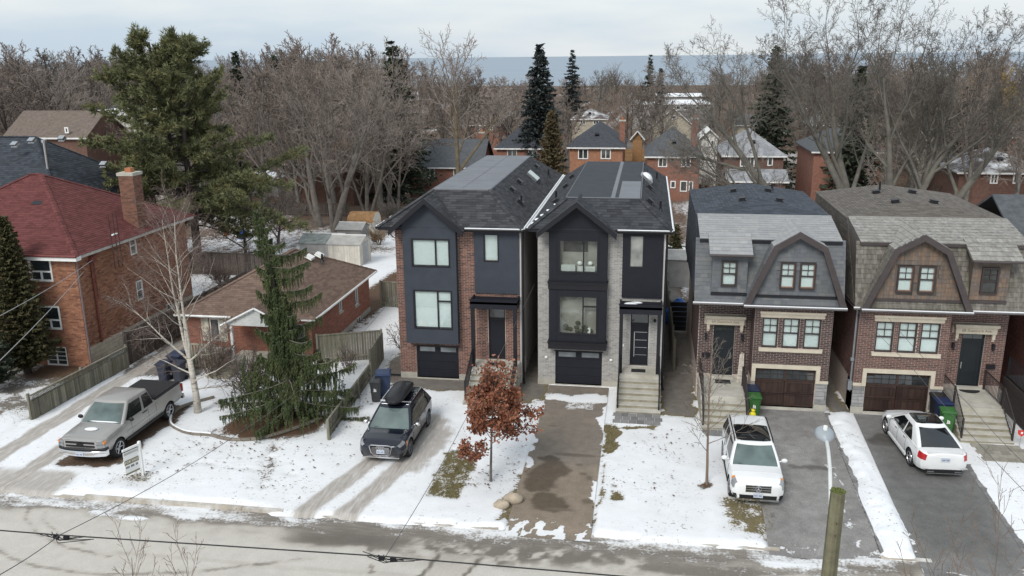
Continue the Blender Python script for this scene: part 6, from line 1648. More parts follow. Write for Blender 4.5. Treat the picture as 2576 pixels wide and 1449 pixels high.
def loft_body(stations, n=44):
    st = np.array(stations, float); ys = st[:, 0]
    o = np.argsort(ys); st = st[o]; ys = ys[o]
    yy = np.unique(np.concatenate([np.linspace(ys[0], ys[-1], n), ys]))
    c = [np.interp(yy, ys, st[:, k]) for k in range(1, 5)]
    for k in range(4):      # soften the kinks
        for _ in range(2):
            q = c[k].copy(); q[1:-1] = (c[k][:-2] + 2 * c[k][1:-1] + c[k][2:]) / 4; c[k] = q
    rows = []
    for i, y in enumerate(yy):
        zl, zs, zt, hw = (c[k][i] for k in range(4))
        half = [(0, zl), (.55 * hw, zl), (.84 * hw, zl), (.95 * hw, zl + .05), (.985 * hw, zl + .16), (hw, zl * .6 + zs * .4), (.992 * hw, zl * .3 + zs * .7), (.965 * hw, zs - .01), (.925 * hw, zs + (zt - zs) * .5), (.84 * hw, zs + (zt - zs) * .85), (.66 * hw, zt + .004), (.35 * hw, zt + .02), (0, zt + .026)]
        ring = [(x, y, z) for x, z in half] + [(-x, y, z) for x, z in half[-2:0:-1]]
        rows.append(ring)
    mb = MB(); mb.rows = rows; mb.grid(rows, close=True)
    k = len(rows[0]); mb.add(rows[0], [tuple(range(k))]); mb.add(rows[-1], [tuple(range(k))[::-1]])
    return mb
def cut_arches(mb, mats, axles, r, hw):
    me = mb.mesh('body', mats, clean=True)
    for p in me.polygons: p.use_smooth = True
    ob = bpy.data.objects.new('body_tmp', me); COL.objects.link(ob)
    cm = MB()
    for y, z in axles:
        for s in (-1, 1): cm.cyl((s * (hw - .30), y, z), (s * (hw + .2), y, z), r, r, 28)
    cme = cm.mesh('cutter', mats, clean=True)
    for p in cme.polygons: p.material_index = 1
    co = bpy.data.objects.new('cutter_tmp', cme); COL.objects.link(co)
    md = ob.modifiers.new('arch', 'BOOLEAN'); md.operation = 'DIFFERENCE'; md.object = co; md.solver = 'EXACT'
    dg = bpy.context.evaluated_depsgraph_get(); dg.update()
    res = bpy.data.meshes.new_from_object(ob.evaluated_get(dg))
    bpy.data.objects.remove(ob, do_unlink=True); bpy.data.objects.remove(co, do_unlink=True)
    bm = bmesh.new(); bm.from_mesh(res)
    for e in bm.edges:
        if len(e.link_faces) == 2 and e.calc_face_angle(0) > rad(28): e.smooth = False
    for f in bm.faces: f.smooth = True
    bm.to_mesh(res); bm.free()
    return res
def wheel(parent, x, y, z, r, w, s, spokes, mrim):
    mb = MB(); prof = [(.0, r * .64), (.02, r * .70), (.0, r * .93), (.03, r), (w - .03, r), (w, r * .93), (w - .02, r * .64)]
    n = 26; rows = []
    for d, rr in prof: rows.append([(x + s * (-d), y + rr * math.cos(2 * math.pi * k / n), z + rr * math.sin(2 * math.pi * k / n)) for k in range(n)])
    mb.grid(rows, close=True)
    o = mb.build('wheel', M_tyre, parent, smooth=True)
    sharp(o, 40)
    mb = MB(); R = r * .66
    mb.tube([(x - s * .02, y + R * math.cos(2 * math.pi * k / 24), z + R * math.sin(2 * math.pi * k / 24)) for k in range(25)], .022, 5, False)
    for k in range(spokes):
        a = 2 * math.pi * k / spokes
        mb.tube([(x - s * .05, y + .04 * math.cos(a), z + .04 * math.sin(a)), (x - s * .03, y + R * math.cos(a), z + R * math.sin(a))], [.034, .022], 4)
    mb.cyl((x - s * .09, y, z), (x - s * .025, y, z), .06, .05, 10)
    rm = mb.build('rim', mrim, o)
    MB().cyl((x - s * .10, y, z), (x - s * .085, y, z), R, R, 20).build('brake_disc', M_cblk, o)
    return o
def ring_plan(y0, y1, w, rc, bf, br, z):
    """rounded plan of the cabin at one height; fixed point order: front, right, rear, left"""
    P = []
    rc = min(rc, w * .45, (y1 - y0) * .3)
    for i in range(13):
        x = -(w - rc) + 2 * (w - rc) * i / 12; P.append((x, y1 + bf * (1 - (x / w) ** 2) - bf * .3, z))
    for i in range(1, 4): a = math.pi / 2 * (1 - i / 4); P.append((w - rc + rc * math.cos(a), y1 - rc + rc * math.sin(a) - bf * .0, z))
    for i in range(25): P.append((w + .012 * math.sin(math.pi * i / 24), y1 - rc - (y1 - y0 - 2 * rc) * i / 24, z))
    for i in range(1, 4): a = -math.pi / 2 * i / 4; P.append((w - rc + rc * math.cos(a), y0 + rc + rc * math.sin(a), z))
    for i in range(13):
        x = (w - rc) - 2 * (w - rc) * i / 12; P.append((x, y0 - br * (1 - (x / w) ** 2) + br * .3, z))
    for i in range(1, 4): a = math.pi + math.pi / 2 * (1 - i / 4); P.append((-(w - rc) + rc * math.cos(a), y0 + rc + rc * math.sin(a), z))
    for i in range(25): P.append((-w - .012 * math.sin(math.pi * i / 24), y0 + rc + (y1 - y0 - 2 * rc) * i / 24, z))
    for i in range(1, 4): a = math.pi - math.pi / 2 * i / 4; P.append((-(w - rc) + rc * math.cos(a), y1 - rc + rc * math.sin(a), z))
    return P
FR0, RT0, RE0, LF0 = 0, 16, 44, 60          # first point of front, right, rear, left runs
def skin_patch(rows, I, K, off=.006, closed=True):
    """faces of a surface grid between row indices I and ring indices K, pushed out a little"""
    n = len(rows[0]); V = lambda i, k: Vector(rows[i][k % n])
    cen = sum((Vector(p) for r in rows for p in r), Vector()) / (len(rows) * n)
    pts = []
    for i in I:
        line = []
        for k in K:
            du = V(min(i + 1, len(rows) - 1), k) - V(max(i - 1, 0), k); dv = V(i, k + 1) - V(i, k - 1)
            nn = du.cross(dv)
            if nn.length < 1e-9: nn = V(i, k) - cen
            nn.normalize()
            ref = V(i, k) - cen; ref.y *= .3
            if nn.dot(ref) < 0: nn = -nn
            line.append(V(i, k) + nn * off)
        pts.append(line)
    mb = MB(); mb.grid(pts); return mb
def car(name, label, cat, loc, rotz, S):
    T = thing(name, label, cat, loc, rotz, local=True)
    pm = S['paint']
    lb = loft_body(S['st']); rows = lb.rows; S['rows'] = rows
    me = cut_arches(lb, [pm, M_cblk], [(S['wb'] / 2, S['r']), (-S['wb'] / 2, S['r'])], S['r'] + .055, S['hw'])
    body = link_mesh('body', me, T)
    C = S['cab']
    zb, zr = C['zb'], C['zr']; wb, wt = C['wb'], C['wt']
    cr = []
    for i in range(13):
        v = i / 12
        yf = C['fb'] + (C['ft'] - C['fb']) * (v ** 1.08); yr = C['rb'] + (C['rt'] - C['rb']) * (v ** C.get('rp', 1.1))
        cr.append(ring_plan(yr, yf, wb + (wt - wb) * v ** 1.25, C.get('rc', .16), C.get('bf', .10), C.get('br', .05), zb + (zr - zb - .03) * v))
    nv = len(cr)
    ym = (C['rt'] + C['ft']) / 2; top = cr[-1]
    for sc, dz in ((.975, .018), (.93, .03), (.82, .044), (.62, .055), (.35, .062), (.02, .065)):
        cr.append([(p[0] * sc, ym + (p[1] - ym) * (sc if sc < .9 else sc), zr - .03 + dz) for p in top])
    mb = MB(); mb.grid(cr, close=True); n = len(cr[0]); mb.add(cr[-1], [tuple(range(n))])
    cab = mb.build('cabin', pm, T, smooth=True)
    ws = skin_patch(cr, range(0, 12), range(FR0, FR0 + 13), .005).build('windscreen', M_wshield, T, smooth=True)
    for sx in (-.5, .1):
        MB().tube([(sx * wb, C['fb'] + .03, zb + .03), (sx * wb + .5, C['fb'] - .02, zb + .07)], .012, 4).build('wiper', M_cblk, ws)
    skin_patch(cr, range(C.get('rv', 2), 12), range(RE0 + 0, RE0 + 13), .005).build('rear_window', M_cglass, T, smooth=True)
    for s in (-1, 1):
        for (t0, t1, cutf) in C['side']:
            k0, k1 = int(t0 * 24), int(t1 * 24)
            K = range(RT0 + 24 - k1, RT0 + 25 - k0) if s > 0 else range(LF0 + k0, LF0 + k1 + 1)
            skin_patch(cr, range(1, 11), K, .005).build('side_window', M_cglass, T, smooth=True)
        if C.get('strip'):
            K = range(RT0, RT0 + 25) if s > 0 else range(LF0, LF0 + 25)
            MB().tube([Vector(cr[0][k]) + Vector((s * .012, 0, .025)) for k in K], .011, 4).build('window_trim', M_chrome, T)
    if C.get('glassroof'):
        i0, i1 = C['glassroof']
        pts = [[(p[0] * .96, min(max(p[1], i0), i1), p[2] + .007) for p in rw] for rw in cr[nv + 1:]]
        mb = MB(); mb.grid(pts, close=True); mb.poly(pts[-1])
        mb.build('glass_roof', M_cglass, T, smooth=True)
    r = S['r']
    for y in (S['wb'] / 2, -S['wb'] / 2):
        for s in (-1, 1): wheel(T, s * (S['hw'] + S.get('wo', -.01)), y, r, r, .24, s, S.get('spokes', 5), S.get('rim', M_rim))
    hw = S['hw']
    def ring_k(k, s): return k if s > 0 else 24 - k
    def rows_y(a, b): return [i for i, rw in enumerate(rows) if a - 1e-6 <= rw[0][1] <= b + 1e-6]
    for s in (-1, 1):
        my, mz = C['fb'] - .34, zb + .10
        mo = MB().ball((s * (wb + .17), my, mz), .115, .065, .085, 10, 7); mo.tube([(s * (wb - .05), my, mz - .05), (s * (wb + .12), my, mz - .02)], .025, 5)
        mo.build('mirror', S.get('mirror', pm), T, smooth=True)
        for y in S['seam']:
            rr = min(rows, key=lambda q: abs(q[0][1] - y))
            ks = [ring_k(k, s) for k in range(4, 10)]
            MB().tube([(rr[k][0] * 1.002, y, rr[k][2]) for k in ks], .006, 4).build('door_seam', M_cblk, body)
        for y in S['handle']:
            rr = min(rows, key=lambda q: abs(q[0][1] - y)); x = rr[ring_k(7, s)][0]; z = rr[7][2] - .06
            MB().box(min(x - s * .02, x + s * .022), max(x - s * .02, x + s * .022), y - .10, y + .10, z - .02, z + .02).build('door_handle', S.get('hmat', pm), T)
        MB().box(min(s * (hw - .08), s * (hw + .004)), max(s * (hw - .08), s * (hw + .004)), -S['wb'] / 2 + r + .1, S['wb'] / 2 - r - .1, S['sill'], S['sill'] + .09).build('sill_trim', S.get('sillm', M_cblk), T)
        for nm_, m_, y0, y1, k0, k1, off in S.get('lamps', []):
            I = rows_y(y0, y1); K = [ring_k(k, s) for k in range(k0, k1 + 1)]
            if s < 0: K = K[::-1]
            if len(I) > 1: skin_patch(rows, I, K, off).build(nm_, m_, T, smooth=True)
    return T, body
def plate(T, y, z, sgn, w=.31, h=.155):
    p = MB().box(-w / 2, w / 2, min(y, y + sgn * .012), max(y, y + sgn * .012), z, z + h).build('licence_plate', M_plate, T)
    mb = MB(); yy = y + sgn * .013
    for i in range(7):
        x = -w * .36 + i * w * .115
        if i == 3: continue
        mb.box(x, x + w * .07, min(yy, yy + sgn * .002), max(yy, yy + sgn * .002), z + h * .28, z + h * .62)
    mb.build('plate_marks', M_plateink, p)
    return p

# silver pickup, nose to the street
Pm = paint('pewter_paint', (.36, .35, .33), .35, .35)
T, body = car('pickup_truck', 'dusty silver pickup truck with a black bed cover parked nose to the street', 'pickup', (-21.02, 29.72, 0), math.pi, dict(
    paint=Pm, wb=3.66, r=.385, hw=.99, sill=.44, spokes=6, wo=-.005,
    st=[(-2.97, .62, 1.18, 1.26, .93), (-2.92, .52, 1.22, 1.28, .97), (-2.6, .50, 1.22, 1.29, .99), (-.9, .46, 1.22, 1.29, .99), (-.80, .46, 1.18, 1.20, .99), (1.2, .46, 1.16, 1.20, .99), (1.35, .46, 1.12, 1.20, .99), (2.0, .48, 1.07, 1.17, .985), (2.45, .50, 1.02, 1.12, .98), (2.62, .53, 1.0, 1.09, .955), (2.70, .56, .98, 1.07, .90), (2.74, .60, .96, 1.05, .80), (2.755, .62, .95, 1.04, .66)],
    cab=dict(zb=1.17, zr=1.86, wb=.935, wt=.72, rb=-.84, rt=-.72, fb=1.42, ft=.66, rc=.09, bf=.08, br=.02, rv=5, side=[(.04, .36, 0), (.43, .97, 0)]),
    seam=(-.28, .92, -.84), handle=(-.12, -.0), hmat=M_cblk, mirror=M_cblk))
# bed cover, rails, bumpers and lights
MB().prism([(-.90, -2.86), (.90, -2.86), (.90, -.92), (-.90, -.92)], 1.285, 1.338).build('bed_cover', mat('black_tonneau', (.022, .021, .023), .85, .2, 12, bump=.4), T)
for s in (-1, 1): MB().box(s * .93 - .04, s * .93 + .04, -2.9, -.9, 1.27, 1.305).build('bed_rail', M_cblk, T)
def bow(z0, z1, y, hw, depth, back, name, m, th=.05):
    rows_ = []
    for i in range(17):
        x = -hw + 2 * hw * i / 16; yy = y - back * abs(x / hw) ** 3
        rows_.append([(x, yy - depth, z0), (x, yy - .02, z0), (x, yy, z0 + .03), (x, yy, z1 - .03), (x, yy - .02, z1), (x, yy - depth, z1)])
    mb = MB(); mb.grid(rows_); mb.poly(rows_[0]); mb.poly(rows_[-1][::-1]); return sharp(mb.build(name, m, T, smooth=True), 50)
bow(.44, .655, 2.88, .985, .20, .16, 'bumper', M_chrome)
bow(.66, .755, 2.865, .975, .22, .16, 'bumper_pad', M_cblk)
MB().box(-.60, .60, 2.70, 2.765, .78, 1.03).build('grille', M_cblk, T)
mb = MB(); mb.box(-.66, .66, 2.74, 2.79, .885, .93); mb.box(-.66, .66, 2.74, 2.785, 1.03, 1.065); mb.box(-.66, .66, 2.74, 2.785, .76, .79); mb.box(-.68, -.61, 2.74, 2.78, .76, 1.06); mb.box(.61, .68, 2.74, 2.78, .76, 1.06); mb.build('grille_bar', M_chrome, T)
MB(lambda p: Vector((p[0], p[2], p[1]))).prism([(-.15, .88), (-.05, .88), (-.05, .86), (.06, .86), (.06, .88), (.15, .88), (.14, .935), (.05, .935), (.05, .955), (-.06, .955), (-.06, .935), (-.14, .935)], 2.79, 2.80).build('badge', M_cblk, T)
for s in (-1, 1):
    for z0, z1 in ((.92, 1.04), (.78, .89)): MB(PLANE((s * .78, 2.695, 0), (1, -s * .42, 0), (0, 0, 1))).box(-.12, .12, z0, z1, -.06, .045).build('headlight', M_lampglass, T)
    MB().box(s * .935 - .03, s * .935 + .025, 2.56, 2.715, .93, 1.02).build('indicator', M_amber, T); MB().box(s * .935 - .03, s * .935 + .022, 2.56, 2.715, .79, .91).build('side_marker', M_lampglass, T)
    MB().box(s * .94 - .05, s * .94 + .05, -2.99, -2.90, .85, 1.2).build('tail_light', M_redlens, T)
    MB().box(min(s * .985, s * 1.0), max(s * .985, s * 1.0), -1.0, 1.25, .72, .82).build('side_moulding', Pm, T)
MB().box(-.95, .95, -3.10, -2.95, .50, .68).build('bumper', M_chrome, T)
plate(T, 2.885, .47, 1)
mb = MB(); mb.ball((.0, 2.0, 1.20), .30, .17, .02, 10, 4); mb.ball((-.1, 1.38, 1.235), .7, .05, .03, 10, 4); mb.build('snow_patch', M_snow, T, smooth=True)

# dark blue crossover with a roof box
Nm = paint('midnight_blue_paint', (.010, .013, .024), .2, .3)
T, body = car('crossover_car', 'dark blue crossover car with a black roof box on the snowy driveway', 'car', (-9.68, 30.87, 0), math.pi, dict(
    paint=Nm, wb=2.82, r=.365, hw=.945, sill=.27, spokes=5, sillm=M_cblk, rim=mat('dark_rim', (.16, .16, .17), .3, .1, 5, metal=.9),
    st=[(-2.34, .58, .98, 1.04, .78), (-2.28, .42, 1.0, 1.06, .86), (-2.0, .32, 1.02, 1.08, .925), (-1.2, .28, .99, 1.05, .945), (.7, .27, .94, 1.0, .945), (1.0, .27, .92, 1.0, .945), (1.6, .27, .88, .975, .94), (1.95, .28, .83, .92, .92), (2.12, .28, .78, .86, .87), (2.22, .29, .74, .81, .78), (2.27, .32, .70, .77, .66), (2.29, .36, .66, .74, .50)],
    cab=dict(zb=.97, zr=1.63, wb=.885, wt=.64, rb=-2.22, rt=-1.72, fb=1.12, ft=.28, rc=.09, bf=.14, br=.08, side=[(.04, .24, 0), (.29, .58, 0), (.62, .99, 0)], strip=1),
    seam=(-1.0, -.15, .95), handle=(-.85, .05), mirror=M_chrome, lamps=[('headlight', M_lampglass, 1.90, 2.235, 7, 9, .008), ('indicator', M_amber, 1.72, 1.88, 6, 7, .006), ('air_intake', M_cblk, 2.1, 2.25, 3, 5, .008)]))
for s in (-1, 1):
    MB().tube([(s * .60, .1, 1.64), (s * .62, -.2, 1.69), (s * .62, -1.6, 1.68), (s * .60, -1.75, 1.62)], .022, 6).build('roof_rail', M_chrome, T)
g = MB(lambda p: Vector((p[0], p[2], p[1]))); g.prism([(-.42, .74), (-.36, .79), (.36, .79), (.42, .74), (.36, .50), (.28, .42), (-.28, .42), (-.36, .50)], 2.20, 2.298); gr = g.build('grille', M_cblk, T)
for i in range(6): MB().box(-.36 + .012 * abs(i - 3), .36 - .012 * abs(i - 3), 2.298, 2.306, .47 + i * .048, .483 + i * .048).build('grille_bar', M_chrome, gr)
pts = [(-.44, .75), (-.37, .81), (.37, .81), (.44, .75), (.37, .49), (.29, .40), (-.29, .40), (-.37, .49), (-.44, .75)]
MB().tube([(x, 2.296, z) for x, z in pts], .018, 5).build('grille_surround', M_chrome, T)
for k in range(4):
    mb = MB(); cx = -.108 + k * .072; mb.tube([(cx + .055 * math.cos(2 * math.pi * i / 16), 2.315, .715 + .055 * math.sin(2 * math.pi * i / 16)) for i in range(17)], .010, 5, False); mb.build('badge_ring', M_chrome, T)
MB().box(-.72, .72, 2.18, 2.31, .30, .345).build('front_lip', M_chrome, T)
plate(T, 2.31, .48, 1)
rows = []
for y, w_, z0, z1 in ((.62, .10, 1.80, 1.88), (.55, .27, 1.76, 1.95), (.30, .38, 1.74, 2.02), (-.4, .42, 1.74, 2.08), (-1.1, .41, 1.74, 2.08), (-1.35, .37, 1.75, 2.03), (-1.45, .25, 1.78, 1.95)):
    rows.append([(w_ * math.cos(a) * (1 if abs(math.cos(a)) < .7 else 1), y, (z0 + z1) / 2 + (z1 - z0) / 2 * math.copysign(abs(math.sin(a)) ** .7, math.sin(a))) for a in [2 * math.pi * k / 16 for k in range(16)]])
mb = MB(); mb.grid(rows, close=True); mb.add(rows[0], [tuple(range(16))]); mb.add(rows[-1], [tuple(range(16))[::-1]])
bx = thing('roof_box', 'long black roof box carried on the dark blue crossover', 'roof box', (-9.68, 30.87, 0), math.pi, local=True)
o = mb.build('shell', mat('satin_black', (.012, .012, .014), .35, .1, 4), bx, smooth=True)
mb = MB(); mb.box(-.62, .62, .05, .11, 1.69, 1.735); mb.box(-.62, .62, -.95, -.89, 1.69, 1.735); mb.build('crossbar', M_chrome, bx)

# white sport utility vehicle
Wm = paint('white_paint_gloss', (.76, .77, .77), .22, 0., .02, .12)
T, body = car('sport_utility_vehicle', 'white sport utility vehicle with a dark glass roof facing the street', 'car', (4.08, 29.42, 0), math.pi, dict(
    paint=Wm, wb=2.755, r=.355, hw=.92, sill=.28, spokes=5,
    st=[(-2.30, .60, 1.0, 1.06, .80), (-2.25, .42, 1.02, 1.08, .86), (-2.0, .32, 1.04, 1.1, .91), (-1.2, .29, 1.0, 1.07, .92), (.7, .28, .97, 1.03, .92), (.95, .28, .96, 1.03, .92), (1.55, .28, .92, 1.01, .915), (1.88, .30, .88, .96, .895), (2.04, .30, .82, .90, .85), (2.13, .31, .77, .85, .76), (2.165, .34, .73, .82, .62), (2.175, .38, .70, .80, .48)],
    cab=dict(zb=1.0, zr=1.64, wb=.865, wt=.67, rb=-2.24, rt=-1.98, fb=1.04, ft=.40, rc=.09, bf=.12, br=.05, side=[(.04, .26, 0), (.31, .58, 0), (.63, .98, 0)], glassroof=(-1.0, .36)),
    seam=(-.95, -.1, .9), handle=(-.8, .08), hmat=M_chrome, lamps=[('headlight', M_lampglass, 1.86, 2.12, 6, 9, .008), ('indicator', M_amber, 1.74, 1.87, 7, 9, .007), ('air_intake', M_cblk, 2.0, 2.14, 3, 4, .008)]))
for s in (-1, 1):
    MB().tube([(s * .66, .35, 1.60), (s * .67, .1, 1.67), (s * .67, -1.7, 1.67), (s * .65, -1.95, 1.60)], .024, 6).build('roof_rail', M_cblk, T)
MB().box(-.42, .42, 2.05, 2.183, .60, .82).build('grille', M_cblk, T)
mb = MB()
for z in (.655, .745): mb.box(-.41, .41, 2.175, 2.20, z, z + .04)
mb.box(-.43, .43, 2.15, 2.195, .82, .84); mb.box(-.43, .43, 2.15, 2.195, .585, .605); mb.build('grille_bar', M_chrome, T)
mb = MB(); cz = .715; mb.tube([(.095 * math.cos(2 * math.pi * i / 20), 2.212, cz + .095 * math.sin(2 * math.pi * i / 20)) for i in range(21)], .012, 5, False)
for k in range(3):
    a = math.pi / 2 + k * 2 * math.pi / 3; mb.tube([(0, 2.212, cz), (.09 * math.cos(a), 2.212, cz + .09 * math.sin(a))], [.018, .008], 4)
mb.build('badge', M_chrome, T)
MB().box(-.62, .62, 2.05, 2.185, .34, .47).build('lower_grille', M_cblk, T); b = MB().box(-.70, .70, 2.08, 2.20, .27, .335).build('skid_plate', M_chrome, T)
plate(T, 2.20, .40, 1)

# white sedan, tail to the street
T, body = car('sedan_car', 'white sedan with a black glass roof parked tail to the street', 'car', (10.86, 32.72, 0), rad(3), dict(
    paint=Wm, wb=2.84, r=.335, hw=.905, sill=.20, spokes=5, sillm=Wm,
    st=[(-2.45, .42, .78, .90, .40), (-2.44, .38, .81, .94, .56), (-2.40, .33, .85, .97, .70), (-2.31, .28, .88, .985, .81), (-2.1, .24, .90, .995, .87), (-1.6, .22, .91, 1.0, .90), (-.8, .21, .91, .98, .905), (.7, .21, .87, .93, .905), (1.0, .21, .85, .92, .90), (1.6, .22, .78, .86, .885), (2.0, .24, .70, .77, .84), (2.18, .26, .62, .66, .74), (2.22, .34, .55, .60, .66)],
    cab=dict(zb=.90, zr=1.43, wb=.825, wt=.555, rb=-2.05, rt=-.78, fb=1.14, ft=.26, rc=.11, bf=.16, br=.14, rv=2, rp=1.35, side=[(.24, .53, 0), (.57, .97, 0)], strip=1, glassroof=(-.78, .22)),
    seam=(-.9, .0, .95), handle=(-.72, .22), hmat=M_chrome, lamps=[('tail_light', M_redlens, -2.415, -2.06, 6, 8, .008), ('headlight', M_lampglass, 1.75, 2.1, 7, 9, .008)]))
for s in (-1, 1):
    MB().box(s * .48 - .12, s * .48 + .12, -2.475, -2.40, .27, .31).build('exhaust', M_chrome, T)
MB().box(-.62, .62, -2.45, -2.36, .24, .36).build('rear_diffuser', M_cblk, T)
MB().box(-.60, .60, -2.46, -2.38, .205, .235).build('diffuser_trim', M_chrome, T)
MB().box(-.62, .62, -2.40, -2.30, .985, 1.002).build('boot_lip', Wm, T)
mb = MB(); mb.tube([(.04 * math.cos(2 * math.pi * i / 16), -2.43, .915 + .04 * math.sin(2 * math.pi * i / 16)) for i in range(17)], .006, 4, False); mb.build('badge', M_chrome, T)
MB().box(-.30, .30, -2.452, -2.38, .66, .84).build('plate_recess', Wm, T)
plate(T, -2.455, .68, -1)

# ------------------------------------------------------------------ trees
def twigmat(name, col):
    m, nt, p, out = new_mat(name)
    oi = nm(nt, 'ShaderNodeObjectInfo'); n1 = noise(nt, .35, 3)
    c = ramp(nt, oi.outputs['Random'], [(0, mul(col, .62)), (.5, col), (1, tuple(x * y for x, y in zip(col, (1.28, 1.30, 1.34))))])
    nt.links.new(mixc(nt, 1.0, c, ramp(nt, n1, [(.3, (.78,) * 3), (.7, (1.1,) * 3)]), 'MULTIPLY'), p.inputs['Base Color'])
    p.inputs['Roughness'].default_value = .95; p.inputs['Specular IOR Level'].default_value = .15
    MATS[name] = m; return m
M_bark = mat('grey_brown_bark', (.15, .133, .116), .95, .3, 2.5, bump=.6, bscale=14)
M_bark_grey = mat('silver_bark', (.20, .185, .16), .95, .3, 1.5, bump=.6, bscale=10)
M_bark_dark = mat('dark_bark', (.075, .062, .055), .95, .3, 2.5, bump=.6, bscale=14)
M_twig = twigmat('brown_twigs', (.225, .188, .160))
M_twig_grey = twigmat('grey_twigs', (.155, .138, .118))
M_twig_red = twigmat('reddish_twigs', (.22, .178, .152))
def leafmat(name, cols, rough=.75, trans=.0):
    if name in MATS: return MATS[name]
    m, nt, p, out = new_mat(name)
    ge = nm(nt, 'ShaderNodeNewGeometry'); n1 = noise(nt, .9, 3)
    f = mathn(nt, 'ADD', mathn(nt, 'MULTIPLY', ge.outputs['Random Per Island'], .55), mathn(nt, 'MULTIPLY', mathn(nt, 'SUBTRACT', n1, .28), 1.0), clamp=True)
    k = len(cols)
    nt.links.new(ramp(nt, f, [(i / (k - 1), c) for i, c in enumerate(cols)]), p.inputs['Base Color'])
    p.inputs['Roughness'].default_value = rough; p.inputs['Specular IOR Level'].default_value = .2
    MATS[name] = m; return m
M_pine = leafmat('pine_needles', [(.085, .105, .055), (.13, .148, .074), (.185, .185, .088), (.30, .25, .10)])
M_spruce = leafmat('weeping_spruce_needles', [(.03, .044, .019), (.052, .07, .03), (.082, .10, .042), (.13, .142, .06)])
M_bluespruce = leafmat('blue_spruce_needles', [(.022, .03, .03), (.04, .05, .048), (.06, .07, .068)])
M_cedar = leafmat('cedar_fronds', [(.04, .042, .018), (.075, .07, .032), (.11, .098, .045)])
M_darkfir = leafmat('dark_fir_needles', [(.024, .033, .022), (.042, .052, .034), (.062, .068, .042)])
M_oakleaf = leafmat('russet_oak_leaves', [(.14, .052, .032), (.21, .08, .046), (.28, .12, .072), (.38, .20, .125)])
M_willow = leafmat('golden_willow_twigs', [(.25, .17, .05), (.36, .25, .08), (.42, .30, .11)])

def rvec(r): return Vector((r.gauss(0, 1), r.gauss(0, 1), r.gauss(0, 1)))
def tilt(d, ang, az):
    a = d.orthogonal().normalized(); b = d.cross(a)
    return (d * math.cos(ang) + (a * math.cos(az) + b * math.sin(az)) * math.sin(ang)).normalized()
SIDES = (8, 6, 4, 3, 3, 3)
def grow(big, fine, r, p, d, L_, rad_, lvl, P):
    k = P['seg'][lvl]; wan = P['wan'][lvl]; tr = P['trop'][lvl]
    pts = [p.copy()]; rads = [rad_]; dirs = [d.copy()]
    end = P.get('tip', .35) if lvl < P['max'] else .3
    for i in range(1, k + 1):
        d = (d + rvec(r) * wan + Vector((0, 0, 1)) * tr).normalized()
        p = p + d * (L_ / k)
        pts.append(p.copy()); rads.append(max(P['rmin'], rad_ * (1 - (1 - end) * i / k))); dirs.append(d.copy())
    mb = big if lvl <= P['split'] else fine
    mb.tube(pts, rads, SIDES[lvl] if lvl < len(SIDES) else 3, caps=False)
    if lvl >= P['max']: return
    n = P['n'][lvl]
    az0 = r.random() * 6.28
    for i in range(n):
        t = P['t0'][lvl] + (1 - P['t0'][lvl]) * (i + r.random()) / n
        f = min(t, .999) * k; j = int(f); q = pts[j].lerp(pts[j + 1], f - j)
        rr = rads[j] + (rads[j + 1] - rads[j]) * (f - j)
        ang = P['ang'][lvl] * (1 + (r.random() - .5) * .6) * (1.15 - .45 * t)
        nd = tilt(dirs[j], ang, az0 + i * 2.4 + r.random() * .9)
        if P.get('droop') and lvl >= P['droop']: nd = (nd + Vector((0, 0, -.35))).normalized()
        nl = L_ * P['len'][lvl] * (1 - .45 * t) * r.uniform(.7, 1.25)
        grow(big, fine, r, q, nd, nl, max(P['rmin'], rr * P['rr'][lvl]), lvl + 1, P)
BASE = dict(max=4, split=1, seg=(7, 5, 4, 3, 2), wan=(.05, .10, .14, .18, .2), trop=(.03, .10, .08, .06, .04), n=(8, 6, 6, 5), t0=(.25, .2, .15, .1), ang=(.75, .7, .75, .8), len=(.62, .55, .55, .6), rr=(.55, .55, .55, .6), rmin=.016, tip=.25)
def var(**k): q = dict(BASE); q.update(k); return q
def finish_tree(T, big, fine, mb_, mf_, fine_name='crown'):
    t = big.build('trunk', mb_, T, smooth=True); c = fine.build(fine_name, mf_, T)
    return T
def bare(name, label, cat, loc, h, tr, P, mb_, mf_, seed, lean=(0, 0), group=None, stems=None):
    r = random.Random(seed)
    T = thing(name, label, cat, loc, 0, group)
    big, fine = MB(), MB()
    if stems is None: stems = [((lean[0], lean[1], 1), h, tr, (0, 0, -.15))]
    for d, hh, rr, off in stems:
        grow(big, fine, r, Vector(loc) + Vector(off), Vector(d).normalized(), hh, rr, 0, P)
    # root flare
    return finish_tree(T, big, fine, mb_, mf_)

# ---- prototypes for the woods behind the houses
protos = []
PW = [(var(), M_bark, M_twig, 14, .28), (var(ang=(.5, .5, .6, .7), trop=(.04, .16, .12, .08, .05)), M_bark, M_twig_red, 15, .26),
      (var(n=(9, 7, 5, 5), ang=(.9, .75, .8, .8), len=(.55, .55, .55, .6)), M_bark_grey, M_twig_grey, 14, .3), (var(t0=(.12, .2, .15, .1), n=(10, 6, 5, 4)), M_bark, M_twig_red, 13, .24),
      (var(ang=(.6, .6, .7, .8), n=(7, 7, 6, 5), wan=(.08, .14, .16, .2, .2)), M_bark, M_twig, 14, .3), (var(t0=(.4, .2, .15, .1), n=(8, 7, 6, 4)), M_bark_dark, M_twig, 15, .27)]
for i, (P, mb_, mf_, h, tr) in enumerate(PW):
    P = dict(P); P['rmin'] = .024
    protos.append((bare('bare_tree', 'leafless tree in the dense wood beyond the back yards', 'tree', (0, 0, 0), h * .72, tr, P, mb_, mf_, 100 + i, group='leafless trees of the background wood'), h))
